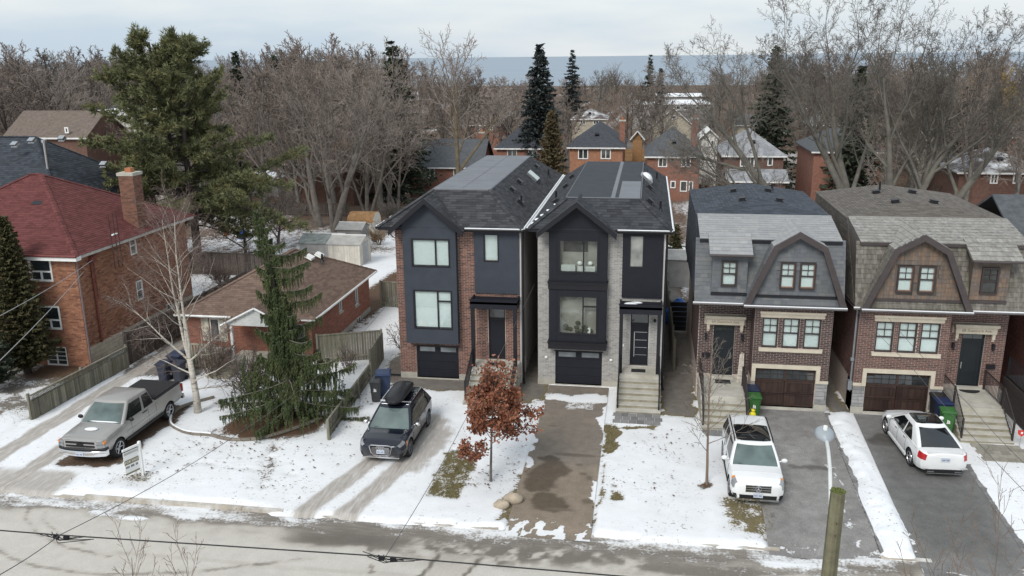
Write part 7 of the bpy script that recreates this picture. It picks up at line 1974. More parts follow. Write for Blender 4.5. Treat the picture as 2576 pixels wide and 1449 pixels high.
# spruce prototype: whorls of drooping branches carrying blades
def conifer(name, label, loc, h, rad_, m, seed, whorls=26, per=9, droop=.25, blade=.34, dens=9, lift=.0, group=None, ragged=.25, cat='tree', bark=None, bare_below=.06, shape=1.0, w=.05):
    r = random.Random(seed)
    T = thing(name, label, cat, loc, 0, group)
    o = Vector(loc)
    big, fo = MB(), MB()
    big.tube([o + Vector((0, 0, -.3)), o + Vector((0, 0, h * .5)), o + Vector((0, 0, h * .98))], [h * .018 + .05, h * .011 + .02, .015], 7)
    for i in range(whorls):
        t = bare_below + (1 - bare_below) * (i + r.random() * .6) / whorls
        for k in range(per):
            tj = min(.995, max(bare_below, t + (r.random() - .5) * 1.6 / whorls)); z = h * tj
            R = rad_ * (1 - tj) ** shape * (1 + (r.random() - .5) * ragged) + .12
            a = 6.283 * (k + r.random() * .7) / per + i
            L_ = R * (1 + (r.random() - .5) * ragged * 1.4)
            u = Vector((math.cos(a), math.sin(a), 0)); s = Vector((-u.y, u.x, 0))
            pts = []
            for q in range(5):
                f = q / 4; pts.append(o + u * (L_ * f) + Vector((0, 0, z - droop * L_ * (f - (f * f) * (.5 + lift)))))
            big.tube(pts, [.03, .025, .02, .014, .008], 3, False)
            nb = max(3, int(dens * L_))
            for b in range(nb):
                f = (b + r.random()) / nb; f = .12 + .88 * f
                j = min(3, int(f * 4)); p = pts[j].lerp(pts[j + 1], f * 4 - j)
                for sd in (-1, 1):
                    bl = blade * (1.1 - .5 * f) * r.uniform(.6, 1.3)
                    dv = (s * sd * r.uniform(.2, 1) + u * r.uniform(.1, .9) + Vector((0, 0, r.uniform(-1.0, .35)))).normalized() * bl
                    wv = (u * .6 + Vector((0, 0, r.uniform(-.6, .6)))).normalized() * w * r.uniform(.7, 1.3)
                    fo.add([p - wv, p + wv, p + dv * .6 + wv * .8, p + dv, p + dv * .6 - wv * .8], [(0, 1, 2, 3, 4)])
    big.build('trunk', bark or M_bark_dark, T, smooth=True); fo.build('crown', m, T)
    return T

# ---- big old cottonwoods behind the gambrel houses
PC = var(max=5, split=2, seg=(7, 7, 6, 4, 2, 1), wan=(.07, .12, .16, .2, .22, .25), trop=(.0, .06, .06, .05, .04, .03), n=(6, 7, 6, 6, 4), t0=(.30, .22, .15, .1, .1), ang=(.6, .62, .7, .75, .8), len=(.72, .60, .52, .5, .55), rr=(.58, .50, .46, .48, .55), rmin=.010, tip=.18)
M_cw = mat('cottonwood_bark', (.118, .11, .092), .95, .3, 1.5, bump=.6, bscale=10)
cwz = terr(72)
bare('cottonwood_tree', 'huge leafless tree leaning left behind the slate house', 'tree', (14.2, 71, terr(71)), 0, 0, PC, M_cw, M_twig_grey, 11, stems=[((-.66, .1, 1), 16, .52, (0, 0, -.3)), ((-.95, .15, .58), 12, .36, (-.2, .1, 1.2))])
bare('cottonwood_tree', 'tall forked leafless tree with a straight grey trunk behind the tan roof', 'tree', (17.1, 72.5, terr(72.5)), 0, 0, PC, M_cw, M_twig_grey, 12, stems=[((-.03, 0, 1), 15, .5, (0, 0, -.3)), ((-.32, .1, 1), 14, .36, (-.15, 0, 2.5))])
bare('cottonwood_tree', 'leafless tree of pale upright stems right of the straight forked trunk', 'tree', (19.4, 71.5, terr(71.5)), 0, 0, PC, M_cw, M_twig_grey, 13, stems=[((.06, 0, 1), 15, .42, (0, 0, -.3)), ((.30, .1, 1), 15, .40, (.5, .3, -.3))])
bare('cottonwood_tree', 'spreading leafless tree sweeping right with a long low limb at the right edge', 'tree', (21.8, 72, terr(72)), 0, 0, PC, M_cw, M_twig_grey, 14, stems=[((.48, .0, 1), 15, .46, (0, 0, -.3)), ((1.0, -.1, .22), 12, .34, (.4, -.2, .8)), ((.15, .25, 1), 13, .32, (-.2, .6, -.3))])
PM = var(max=4, split=2, n=(7, 8, 6, 4), t0=(.22, .2, .12, .1), ang=(.62, .62, .75, .8), len=(.8, .6, .55, .55), rmin=.015, seg=(7, 6, 5, 3, 1), trop=(.03, .1, .08, .05, .03))
for i, (px, py, st, lab) in enumerate([
    (806, 571, [((-.12, 0, 1), 12, .40, (0, 0, -.2)), ((-.55, .2, 1), 9, .22, (-.3, 0, .3))], 'bare maple with a thick dark trunk nearest the snowy back lawn'),
    (842, 586, [((.22, .1, 1), 12.5, .42, (0, 0, -.2)), ((-.1, 0, 1), 11, .30, (-.2, .2, .2))], 'bare maple with a leaning double trunk beside the small sheds'),
    (926, 549, [((-.1, .1, 1), 11.5, .28, (0, 0, -.2)), ((.35, 0, 1), 11, .25, (.3, 0, -.2)), ((-.5, 0, 1), 8, .2, (-.2, 0, -.2))], 'bare many stemmed maple left of the blue stucco house roof'),
    (742, 520, [((-.35, .1, 1), 11, .26, (0, 0, -.2)), ((.3, 0, 1), 10, .2, (.2, 0, -.2))], 'thin bare maple behind the snow covered back lawn left of the thick trunks'),
    (1000, 530, [((.2, .1, 1), 10, .2, (0, 0, -.2)), ((-.25, 0, 1), 9, .16, (0, 0, -.2))], 'slender bare maple next to the left eave of the blue stucco house')]):
    p = at_g(px, py)
    bare('maple_tree', lab, 'tree', tuple(p), 0, 0, PM, M_bark, M_twig, 30 + i, stems=st)
p = at_y(1152, 440, 74)
bare('ash_tree', 'tall straight bare tree rising behind the flat grey roof', 'tree', (p.x, 74, terr(74)), 0, 0, var(max=4, split=1, n=(7, 6, 5, 4), t0=(.55, .2, .15, .1), ang=(.6, .6, .7, .8), len=(.5, .6, .55, .55), seg=(8, 6, 4, 3, 2), wan=(.025, .1, .14, .18, .2)), mat('olive_bark', (.13, .105, .07), .95, .3, 2.5, bump=.5, bscale=14), M_twig, 41, stems=[((.0, 0, 1), 14.5, .33, (0, 0, -.2)), ((.75, .1, 1), 6.5, .17, (.05, 0, 6.6))])
# scrubby bare tree between the brick house and the bungalow, and one by the pine
for px, py, hh, lab, sd in ((700, 620, 8, 'low sprawling bare fruit tree above the back yard fence', 51), (620, 660, 7.5, 'crooked bare tree right of the twin pine trunks', 52), (392, 560, 6.5, 'small bare tree behind the brick chimney', 53), (1010, 640, 5.5, 'bare bush tree by the small sheds', 54)):
    p = at_g(px, py)
    bare('fruit_tree', lab, 'tree', tuple(p), hh * .5, .16, var(t0=(.15, .15, .1, .1), n=(9, 7, 6, 5), ang=(1.0, .8, .8, .8), len=(.9, .6, .55, .55), rmin=.013, wan=(.1, .18, .2, .22, .25)), M_bark_dark, M_twig, sd)

# ---- white pine with a twin trunk
def pine(loc, seed):
    r = random.Random(seed); o = Vector(loc)
    T = thing('white_pine', 'large twin topped white pine with yellowing needles behind the brick house', 'tree', loc)
    big, fo = MB(), MB()
    def tuft(p, d, sc):
        for _ in range(7):
            v = (d * .8 + rvec(r) * .55 + Vector((0, 0, .25))).normalized() * sc * r.uniform(.7, 1.25)
            w = v.cross(rvec(r)).normalized() * .036
            fo.add([p - w, p + w, p + v * .9 + w * .5, p + v], [(0, 1, 2, 3)])
    for (top, base, rr) in (((-1.3, .2, 16.9), (-.25, 0, -.3), .36), ((1.3, -.2, 17.0), (.35, .1, -.3), .34)):
        pts = [o + Vector(base).lerp(Vector(top), t) + Vector((math.sin(t * 5 + top[0]) * .25, 0, 0)) for t in [i / 8 for i in range(9)]]
        big.tube(pts, [rr * (1 - .9 * i / 8) + .03 for i in range(9)], 8)
        for i in range(84):
            t = .21 + .79 * (i + r.random()) / 84
            f = min(t, .999) * 8; j = int(f); p = pts[j].lerp(pts[j + 1], f - j)
            a = r.random() * 6.283
            side = 1.0 + .18 * math.cos(a) * (-1 if top[0] < 0 else 1)
            z_ = t
            env = 8.4 * (1 - t) ** .72 * min(1, (t - .06) / .20) + .6
            L_ = env * r.uniform(.45, 1.15) * side
            u = Vector((math.cos(a), math.sin(a), r.uniform(-.12, .42) + .3 * (t - .3))).normalized()
            q = [p]
            for s in range(1, 7):
                u = (u + rvec(r) * .08 + Vector((0, 0, .03 if t > .6 else -.015))).normalized(); q.append(q[-1] + u * L_ / 6)
            big.tube(q, [max(.012, .085 * (1 - t * .55) * (1 - s / 6.5)) for s in range(7)], 4, False)
            n2 = int(6 + L_ * 4.6)
            for b in range(n2):
                f2 = .28 + .72 * (b + r.random()) / n2; jj = min(5, int(f2 * 6)); bp = q[jj].lerp(q[jj + 1], f2 * 6 - jj)
                bd = (u * .6 + Vector((-u.y, u.x, 0)) * r.choice((-1, 1)) * r.uniform(.2, 1.0) + Vector((0, 0, r.uniform(-.35, .85)))).normalized()
                bl = r.uniform(.4, 1.3) * (1.15 - .5 * f2)
                fine_pts = [bp, bp + bd * bl]
                big.tube(fine_pts, [.014, .006], 3, False)
                for c in range(5):
                    tuft(bp + bd * bl * (.35 + .65 * (c + r.random()) / 5) + rvec(r) * .07, bd, r.uniform(.26, .44))
    big.build('trunk', M_bark_dark, T, smooth=True); fo.build('crown', M_pine, T)
    return T
pine((-34.9, 60.0, terr(60)), 3)

# ---- weeping spruce on the front lawn
def weeping_spruce(loc, seed):
    r = random.Random(seed); o = Vector(loc)
    T = thing('weeping_spruce', 'dark green weeping spruce with curtains of hanging twigs on the front lawn', 'tree', loc)
    big, fo = MB(), MB(); wood = MB()
    h = 9.1
    pts = [o + Vector((.1 * math.sin(t * 3) - .75 * t ** 1.5, .0, h * t)) for t in [i / 9 for i in range(10)]]
    big.tube(pts, [.17 * (1 - i / 9.6) + .012 for i in range(10)], 8)
    def strand(p, L_, wd):
        k = max(2, int(L_ / .07)); a = r.random() * 3.14; d = Vector((r.gauss(0, .07), r.gauss(0, .07), -1))
        x = p.copy()
        for s in range(k):
            e = x + d.normalized() * (L_ / k); f = 1 - .75 * s / k
            for q in range(3):
                aa = a + q * 2.1 + s * 1.3; w = Vector((math.cos(aa), math.sin(aa), 0)) * wd * f
                fo.add([x, x + w * r.uniform(.8, 1.2) + (e - x) * .55, e + w * .35 + (e - x) * .5], [(0, 1, 2)])
            d = (d + Vector((r.gauss(0, .05), r.gauss(0, .05), 0))).normalized(); x = e
    for i in range(84):
        t = .03 + .965 * ((i + r.random()) / 84) ** .95
        f = min(t, .999) * 9; j = int(f); p = pts[j].lerp(pts[j + 1], f - j)
        a = i * 2.399 + r.gauss(0, .3)
        # a few strong boughs reach to the right, short tufts near the leader
        env = (2.95 * (1 - t) ** .85 + .22)
        if t > .26: env = 1.15 * (1 - t) + .26
        if t > .22 and i % 5 == 0 and t < .88: a = r.uniform(-.75, .45); env = 3.0 * (1 - t) ** .45
        if t > .22 and i % 9 == 4 and t < .7: a = r.uniform(2.6, 3.9); env = 1.9 * (1 - t) ** .8
        L_ = env * r.uniform(.7, 1.2)
        u = Vector((math.cos(a), math.sin(a), 0)); q = [p]
        n = 8
        for s in range(1, n + 1):
            g = s / n; up = -.10 + .75 * g * g if t > .22 else -.12 + .25 * g * g
            q.append(q[-1] + (u + Vector((0, 0, up))).normalized() * (L_ / n) + rvec(r) * .015)
        wood.tube(q, [max(.006, .035 * (1 - t * .6) * (1 - s / (n + 1))) for s in range(n + 1)], 4, False)
        m_ = int(11 + L_ * 21)
        for b in range(m_):
            g = .10 + .9 * (b + r.random()) / m_; jj = min(n - 1, int(g * n)); bp = q[jj].lerp(q[jj + 1], g * n - jj)
            off = Vector((-u.y, u.x, 0)) * r.gauss(0, .13 * (1 - .6 * g) * min(1, L_))
            strand(bp + off, r.uniform(.25, .85) * (1.1 - .55 * g) * (1.0 if t < .8 else .6), r.uniform(.045, .08))
    # upright tufts on the leader
    for i in range(70):
        t = .55 + .45 * r.random(); f = min(t, .999) * 9; j = int(f); p = pts[j].lerp(pts[j + 1], f - j)
        strand(p + Vector((r.gauss(0, .1), r.gauss(0, .1), 0)), r.uniform(.3, .7), .045)
    # dense inner skirt
    for i in range(760):
        t = r.random() ** 1.3 * .62; a = r.random() * 6.283; R = (2.6 * (1 - t) ** 1.0 if t < .24 else .95 * (1 - t)) * r.random() ** .5
        strand(o + Vector((R * math.cos(a) - .3 * t, R * math.sin(a), .35 + h * t * .85 + .5)), r.uniform(.4, .9), .075)
    big.build('trunk', M_bark_dark, T, smooth=True); wood.build('branches', M_bark_grey, T); fo.build('crown', M_spruce, T)
weeping_spruce((-14.9, 32.4, 0), 5)

# ---- birch clump
M_birch = None
m, nt, p, out = new_mat('birch_bark')
ge = nm(nt, 'ShaderNodeNewGeometry'); mp = nm(nt, 'ShaderNodeMapping'); mp.inputs['Scale'].default_value = (3, 3, 14); nt.links.new(ge.outputs['Position'], mp.inputs[0])
nt.links.new(ramp(nt, noise(nt, 1.0, 4, .6, mp.outputs[0]), [(.30, (.10, .085, .07)), (.42, (.44, .40, .34)), (.7, (.60, .565, .50))]), p.inputs['Base Color']); p.inputs['Roughness'].default_value = .8
M_birch = m
def birch(loc, seed):
    r = random.Random(seed); o = Vector(loc)
    T = thing('birch_tree', 'white barked birch with forked stems beside the pickup', 'tree', loc)
    big, fine = MB(), MB()
    tr = [o + Vector((0, 0, -.1)), o + Vector((.0, 0, .9)), o + Vector((-.08, .05, 1.7)), o + Vector((-.15, .05, 2.5))]
    big.tube(tr, [.18, .135, .125, .115], 10)
    PB = var(max=3, split=1, seg=(8, 6, 4, 3), wan=(.05, .12, .18, .2), trop=(.02, .02, -.06, -.14), n=(11, 8, 7), t0=(.2, .2, .1), ang=(.75, .7, .8), len=(.46, .6, .6), rr=(.42, .42, .5), rmin=.005, tip=.15)
    for d, L_, rr in (((-.34, .05, 1), 6.2, .07), ((-.06, .0, 1), 6.0, .066), ((.06, .1, 1), 6.4, .07), ((-.55, -.2, .75), 3.6, .055), ((.7, -.1, .6), 2.6, .05)):
        grow(big, fine, r, tr[-1] - Vector((0, 0, .1)), Vector(d).normalized(), L_, rr, 0, PB)
    for z, d, L_ in ((1.5, (.9, -.2, .5), 2.4), (1.8, (-.9, -.3, .5), 2.0), (1.1, (.8, .5, .3), 1.6)):
        grow(big, fine, r, o + Vector((0, 0, z)), Vector(d).normalized(), L_, .04, 1, PB)
    big.build('trunk', M_birch, T, smooth=True); fine.build('crown', mat('fine_birch_twigs', (.15, .11, .095), .95, .2, 1), T)
birch((-19.2, 32.3, 0), 8)

# ---- young oak holding its leaves
def oak(loc, seed):
    r = random.Random(seed); o = Vector(loc)
    T = thing('young_oak', 'young oak holding its russet leaves on the snowy lawn', 'tree', loc)
    big, fine, fo = MB(), MB(), MB()
    tips = []
    class Rec(MB):
        def tube(s, pts, rr, n=6, caps=True):
            for q in pts[1:]: tips.append(Vector(q))
            tips.append(Vector(pts[0]).lerp(Vector(pts[-1]), .5))
            return MB.tube(s, pts, rr, n, caps)
    fr = Rec()
    grow(big, fr, r, o + Vector((0, 0, -.1)), Vector((.015, 0, 1)), 4.0, .055, 0, var(max=3, split=0, seg=(10, 5, 4, 3), wan=(.015, .09, .15, .2), trop=(.02, .10, .06, .03), n=(22, 6, 4), t0=(.36, .2, .15), ang=(1.1, .75, .8), len=(.47, .5, .55), rr=(.42, .5, .6), rmin=.005, tip=.2))
    for q in tips:
        k = 4 if q.z < 3.7 else (2 if r.random() < .3 else 0)
        for _ in range(k):
            c = q + rvec(r) * .07; d = (rvec(r) + Vector((0, 0, -.5))).normalized(); w = d.cross(rvec(r)).normalized(); L_ = r.uniform(.09, .16); ww = L_ * .36
            nrm = d.cross(w) * L_ * .12
            fo.add([c, c + d * L_ * .3 + w * ww * .7, c + d * L_ * .45 + w * ww * .35, c + d * L_ * .65 + w * ww, c + d * L_ + nrm, c + d * L_ * .65 - w * ww, c + d * L_ * .45 - w * ww * .35, c + d * L_ * .3 - w * ww * .7], [(0, 1, 2, 3, 4, 5, 6, 7)])
    big.build('trunk', M_bark, T, smooth=True); fr.build('branches', M_bark, T); fo.build('leaves', M_oakleaf, T)
oak((-5.3, 27.85, 0), 4)
# ---- young leafless tree
bare('young_tree', 'slim young leafless tree beside the white sport utility vehicle', 'tree', (2.48, 28.72, 0), 5.0, .055, var(max=3, split=0, seg=(10, 5, 3, 2), wan=(.012, .07, .12, .15), trop=(.01, .10, .06, .03), n=(17, 5, 3), t0=(.28, .2, .15), ang=(1.0, .7, .7), len=(.36, .5, .55), rr=(.4, .5, .6), rmin=.006, tip=.2), mat('brown_young_bark', (.19, .14, .105), .9, .2, 4), M_twig, 61)
# ---- conifers by name
conifer('columnar_cedar', 'tall olive columnar cedar against the orange brick house', (-30.1, 35.7, 0), 7.9, 1.25, M_cedar, 71, 60, 14, -.9, .22, 16, .0, ragged=.3, shape=.7, w=.05, bare_below=.03)
conifer('juniper_shrub', 'dark juniper hedge at the left edge of the picture', (-30.2, 33.4, 0), 3.3, 1.0, M_darkfir, 72, 24, 12, -.8, .2, 18, ragged=.3, shape=.5, w=.05, cat='shrub')
p = at_y(1358, 330, 120)
conifer('blue_spruce', 'broad blue grey spruce towering behind the brick houses', (p.x, 120, terr(120)), 20.8, 4.4, M_bluespruce, 73, 34, 11, .22, .75, 5, .1, w=.16, shape=.75)
p = at_y(1388, 390, 94)
conifer('brown_cedar', 'brownish cedar in front of the blue grey spruce', (p.x, 94, terr(94)), 12.0, 1.9, leafmat('bronzed_cedar', [(.07, .055, .03), (.11, .085, .045), (.14, .11, .06)]), 74, 40, 10, -.8, .4, 8, w=.09, shape=.6)
p = at_y(1700, 520, 66)
conifer('small_cedar', 'small green cedar behind the right corner of the grey brick house', (p.x, 64, terr(64)), 3.6, .7, M_cedar, 75, 24, 9, -.8, .22, 12, w=.05, shape=.6)
for i, (px, ty, Y, rr, lab) in enumerate([(1440, 125, 230, 4.2, 'pointed spruce on the skyline right of the blue grey spruce'), (1637, 138, 260, 3.0, 'narrow dark spruce against the lake'), (1663, 172, 250, 2.4, 'shorter dark spruce right of the narrow skyline spruce'), (985, 100, 110, 5.5, 'ragged dark fir among the bare maples'), (590, 128, 140, 3.2, 'dark fir just right of the large pine'), (690, 140, 150, 3.0, 'dark fir in the wood left of the maples'), (1955, 112, 130, 4.5, 'broad dark fir behind the leaning cottonwood'), (2170, 165, 110, 3.6, 'dark fir hidden behind the straight forked trunk'), (2440, 220, 120, 3.5, 'green fir in the wood at the far right')]):
    p = at_y(px, ty, Y); g = terr(Y)
    conifer('skyline_spruce', lab, (p.x, Y, g), p.z - g, rr, M_darkfir if i not in (0, 2) else M_bluespruce, 80 + i, 26, 9, .2, .75, 4, .1, w=.18, shape=.8, ragged=.45)
p = at_y(2535, 135, 150)
bare('golden_willow', 'golden yellow willow at the far right edge', 'tree', (p.x, 150, terr(150)), 13, .4, var(n=(9, 8, 8, 6), rmin=.03, droop=3, ang=(.8, .8, .8, .8)), M_bark, M_willow, 91)

# ---- the wood itself: leafless trees with tops on the skyline of the photograph
SKY = [(-300, 120), (0, 122), (100, 112), (200, 122), (300, 88), (400, 110), (560, 122), (700, 116), (800, 96), (880, 70), (940, 90), (1000, 115), (1080, 160), (1150, 165), (1280, 172), (1400, 182), (1500, 160), (1545, 128), (1600, 165), (1700, 180), (1800, 165), (1900, 140), (2000, 130), (2300, 130), (2576, 132), (2900, 130)]
r = random.Random(77)
placed = []


def skyline(px):
    for (a, b), (c, d) in zip(SKY, SKY[1:]):
        if a <= px <= c: return b + (d - b) * (px - a) / (c - a)
    return 130
def project(P):
    v = Vector(P) - CAM_POS; z = v.dot(FWD); return CAM_W / 2 + CAM_F * v.dot(RGT) / z, CAM_H / 2 - CAM_F * v.dot(UPV) / z
cnt = 0; used = set()
tries = 0
while cnt < 298 and tries < 12000:
    tries += 1
    Y = 92 + 250 * r.random() ** 1.6
    px = r.uniform(-160, CAM_W + 160)
    P0 = at_y(px, 200, Y); x = P0.x
    if any((x - a) ** 2 + (Y - b) ** 2 < c * c for a, b, c in HOUSE_PADS): continue
    if any((x - a) ** 2 + (Y - b) ** 2 < 14 for a, b in placed): continue
    # keep sight lines open to the brick houses in the next street
    if Y < 126 and 1000 < px < 2250: continue
    g = terr(Y)
    top = skyline(px) + r.random() ** 1.5 * (105 if Y > 130 else 150) - (34 * r.random() if r.random() < .30 and not 1060 < px < 1700 else 0) + 16 * math.sin(px * .021) * math.sin(px * .0067 + 1)
    H = at_y(px, top, Y).z - g
    if H < 6: continue
    H = min(H, 23)
    k = r.randrange(len(protos))
    proto, h0 = protos[k]
    if k in used: T = copy_tree(proto)
    else: T = proto; used.add(k)
    T.location = (x, Y, g - .1); s = H / h0
    T.scale = (s * r.uniform(.8, 1.4), s * r.uniform(.8, 1.4), s); T.rotation_euler = (0, 0, r.random() * 6.28)
    tone = ('brown', 'reddish', 'grey', 'reddish', 'brown', 'dark stemmed')[k]
    size = 'tall' if H > 17 else ('middling' if H > 12.5 else 'low')
    where = 'behind the brick house at far left' if px < 330 else 'behind the large pine' if px < 640 else 'behind the bare maples' if px < 1080 else 'beyond the flat roofs' if px < 1420 else 'towards the lake at the centre' if px < 1760 else 'behind the leaning cottonwood' if px < 2080 else 'behind the upright cottonwoods' if px < 2330 else 'at the right edge'
    dep = 'near' if Y < 140 else 'far'
    T['label'] = '%s %s leafless tree in the %s wood %s' % (size, tone, dep, where); T['group'] = 'leafless trees of the %s wood %s' % (dep, where)
    placed.append((x, Y)); cnt += 1
for k, (proto, h0) in enumerate(protos):
    if k not in used:
        for ch in list(proto.children): bpy.data.objects.remove(ch, do_unlink=True)
        bpy.data.objects.remove(proto, do_unlink=True)
# far wood along the shore: reads as one mass
fw = MB(); rr = random.Random(5)
for i in range(300):
    Y = rr.uniform(340, 475); px = rr.uniform(-250, CAM_W + 250); x = at_y(px, 200, Y).x; g = terr(Y)
    H = at_y(px, skyline(px) + 12 + rr.random() * 45, Y).z - g
    if H < 5: continue
    H = min(H, 24); o = Vector((x, Y, g))
    fw.tube([o, o + Vector((0, 0, H * .5))], [.25, .15], 4, False)
    for b in range(26):
        z = H * rr.uniform(.25, .6); a = rr.random() * 6.28; L_ = H * rr.uniform(.2, .45)
        p = o + Vector((0, 0, z)); q = p + Vector((math.cos(a) * L_ * .55, math.sin(a) * L_ * .55, L_ * .8))
        fw.tube([p, q], [.10, .05], 3, False)
        for c in range(2):
            s = p.lerp(q, rr.uniform(.4, 1)); e = s + Vector((rr.gauss(0, 1), rr.gauss(0, 1), rr.uniform(.3, 1.4))) * H * .07
            fw.tube([s, e], [.05, .03], 3, False)
fw.build('far_wood', M_twig, kind='stuff', label='distant leafless wood along the lake shore', cat='wood')

# ------------------------------------------------------------------ wheeled bins
def bin_(label, x, y, rot, col, h=1.05, w=.6, d=.68, z=0.0, lab=True, group=None):
    T = thing('wheeled_bin', label, 'bin', (x, y, z), rot, local=True)
    m = mat('bin_plastic_%02d%02d%02d' % tuple(int(c * 300) for c in col), col, .5, .12, 3)
    rows = []
    for t, s in ((0, .78), (.05, .80), (.6, .92), (.86, 1.0), (.9, 1.06), (.94, 1.06)):
        a, b = w / 2 * s, d / 2 * s; zz = h * t + (.06 if t == 0 else .06)
        c = .06
        rows.append([(-a + c, -b, zz), (a - c, -b, zz), (a, -b + c, zz), (a, b - c, zz), (a - c, b, zz), (-a + c, b, zz), (-a, b - c, zz), (-a, -b + c, zz)])
    mb = MB(); mb.grid(rows, close=True); mb.poly(rows[0][::-1]); mb.poly(rows[-1]); mb.build('body', m, T)
    lid = MB(); a, b, zz = w / 2 * 1.1, d / 2 * 1.1, h * .94 + .06
    lid.add([(-a, -b, zz + .003), (a, -b, zz + .003), (a, b, zz + .003), (-a, b, zz + .003), (-a, -b - .03, zz + .05), (a, -b - .03, zz + .05), (a, b, zz + .07), (-a, b, zz + .07), (-a * .8, -b * .75, zz + .10), (a * .8, -b * .75, zz + .10), (a * .8, b * .8, zz + .12), (-a * .8, b * .8, zz + .12)], [(0, 1, 5, 4), (1, 2, 6, 5), (2, 3, 7, 6), (3, 0, 4, 7), (4, 5, 9, 8), (5, 6, 10, 9), (6, 7, 11, 10), (7, 4, 8, 11), (8, 9, 10, 11)])
    lid.build('lid', m, T)
    MB().tube([(-w * .42, d / 2 + .08, h * .93), (w * .42, d / 2 + .08, h * .93)], .022, 6).build('handle', m, T)
    for s in (-1, 1):
        MB().cyl((s * w * .38, d / 2 - .05, .12), (s * w * .48, d / 2 - .05, .12), .12, .12, 14).build('wheel', M_tyre, T)
    if lab:
        mk = MB(); f = -d / 2 * .965 - .004
        mk.box(-.055, -.008, f - .012, f, h * .62, h * .74); mk.box(.008, .05, f - .012, f, h * .62, h * .71); mk.box(-.07, .065, f - .012, f, h * .585, h * .61); mk.build('emblem', M_lampwhite, T)
    return T
bin_('tall navy blue wheeled bin between the fence and the blue stucco house', -11.62, 35.25, .25, (.022, .04, .09), 1.1, .66, .72, lab=False)
bin_('smaller charcoal wheeled bin in front of the tall navy bin', -11.78, 34.62, .15, (.04, .042, .046), .95, .46, .52)
bin_('navy wheeled bin between the porch and garage of the slate house', 4.74, 35.55, 0, (.018, .028, .065), 1.08, .56, .62)
bin_('green wheeled bin in front of the navy bin at the slate house', 4.78, 34.92, 0, (.035, .12, .03), .98, .54, .56)
bin_('black wheeled bin against the garage of the cedar shake house', 12.36, 35.75, 0, (.02, .02, .022), 1.05, .52, .55, lab=False)
bin_('blue wheeled bin between the black and green bins', 12.36, 35.08, 0, (.018, .03, .085), 1.08, .56, .6)
bin_('green wheeled bin beside the steps of the cedar shake house', 12.3, 34.3, -.1, (.04, .14, .035), 1.0, .52, .56)
bin_('dark blue bin at the back of the group beside the bungalow steps', -22.55, 36.6, .0, (.03, .04, .075), 1.05, .66, .7, lab=False)
bin_('dark bin at the left front of the group beside the bungalow steps', -22.75, 35.7, .0, (.028, .034, .055), .9, .5, .6, lab=False)
bin_('dark bin at the right front of the group beside the bungalow steps', -22.0, 35.75, .0, (.034, .036, .05), .9, .5, .6, lab=False)
p = at_z(1886, 1062, .6)
def bag(mb, p): mb.ball((p.x, p.y, p.z + .14), .15, .12, .15, 10, 7); mb.cyl((p.x, p.y, p.z + .26), (p.x + .03, p.y, p.z + .38), .05, .09, 8)
junk('yellow_jug', 'bright yellow jug standing behind the white sport utility vehicle', 'jug', (4.62, 33.9, .45), bag, mat('yellow_plastic', (.75, .62, .02), .5), True)
MB().box(4.45, 4.80, 33.75, 34.05, .0, .47).build('salt_box', mat('grey_salt_box', (.18, .18, .18), .8), None, org=(4.6, 33.9, 0), label='low grey box carrying the bright yellow jug', cat='box')
# birch logs leaning by the door of the slate house
M_log = M_birch
lg = thing('log_bundle', 'bundle of white birch logs leaning beside the dark door', 'logs', (4.3, 36.6, 1.0))
for i in range(5):
    MB().tube([(4.22 + .06 * i, 36.45 - .04 * (i % 2), 1.0), (4.34 + .035 * i, 36.95, 2.15 + .05 * (i % 3))], [.035, .03], 7).build('log', M_log, lg)

# ------------------------------------------------------------------ for-sale sign
sg = thing('sale_sign', 'white for sale board hanging from a white post on the snowy lawn', 'sign', (-18.25, 26.5, 0))
sx, sy = -18.25, 26.5
MB().box(sx - .045, sx + .045, sy - .045, sy + .045, 0, 1.42).build('post', M_white, sg)
fs = PLANE((sx - .24, sy - .66, 0), (.36, .93, 0), (0, 0, 1))
MB(fs).box(-.02, .66, 1.28, 1.36, -.03, .03).build('arm', M_white, sg)
bd = MB(fs).box(0, .60, .32, 1.22, -.02, .0).build('board', M_white, sg)
M_olive = mat('olive_print', (.20, .18, .10), .6); M_ink = mat('dark_print', (.06, .06, .09), .6)
MB(fs).box(0, .60, .72, .90, .001, .004).build('band', M_olive, bd); text_mesh('FOR SALE', .125, M_white, bd, fs, .30, .81, .005, depth=.001)
MB(fs).box(.02, .58, 1.10, 1.19, .001, .004).build('top_band', mat('pale_grey_print', (.45, .45, .42), .6), bd); MB(fs).box(0, .60, .34, .40, .001, .004).build('bottom_band', M_olive, bd)
mk = MB(fs)
for i in range(10):
    if i in (3, 7): continue
    mk.box(.05 + i * .05, .085 + i * .05, .58, .66, .001, .004)
mk.build('phone_digits', M_ink, bd)
# paved landings at the foot of the gambrel house steps
for nm_, lab, x0, y1, nx, ny in (('paved_landing', 'grey paver landing below the steps of the slate house', 2.6, 33.40, 6, 2), ('paved_landing', 'tan paver landing below the steps of the cedar shake house', 12.95, 33.45, 6, 5)):
    pv = thing(nm_, lab, 'paving', (x0 + 1, y1 - .5, 0))
    for i in range(ny):
        for j in range(nx):
            xx = x0 + j * .30 + (i % 2) * .1; MB().box(xx, xx + .288, y1 - (i + 1) * .30, y1 - .012 - i * .30, -.05, .058 + random.random() * .006).build('paver', M_paver if ny < 3 else mat('tan_paver', (.33, .31, .26), .85, .2, 4, rnd=.2), pv)
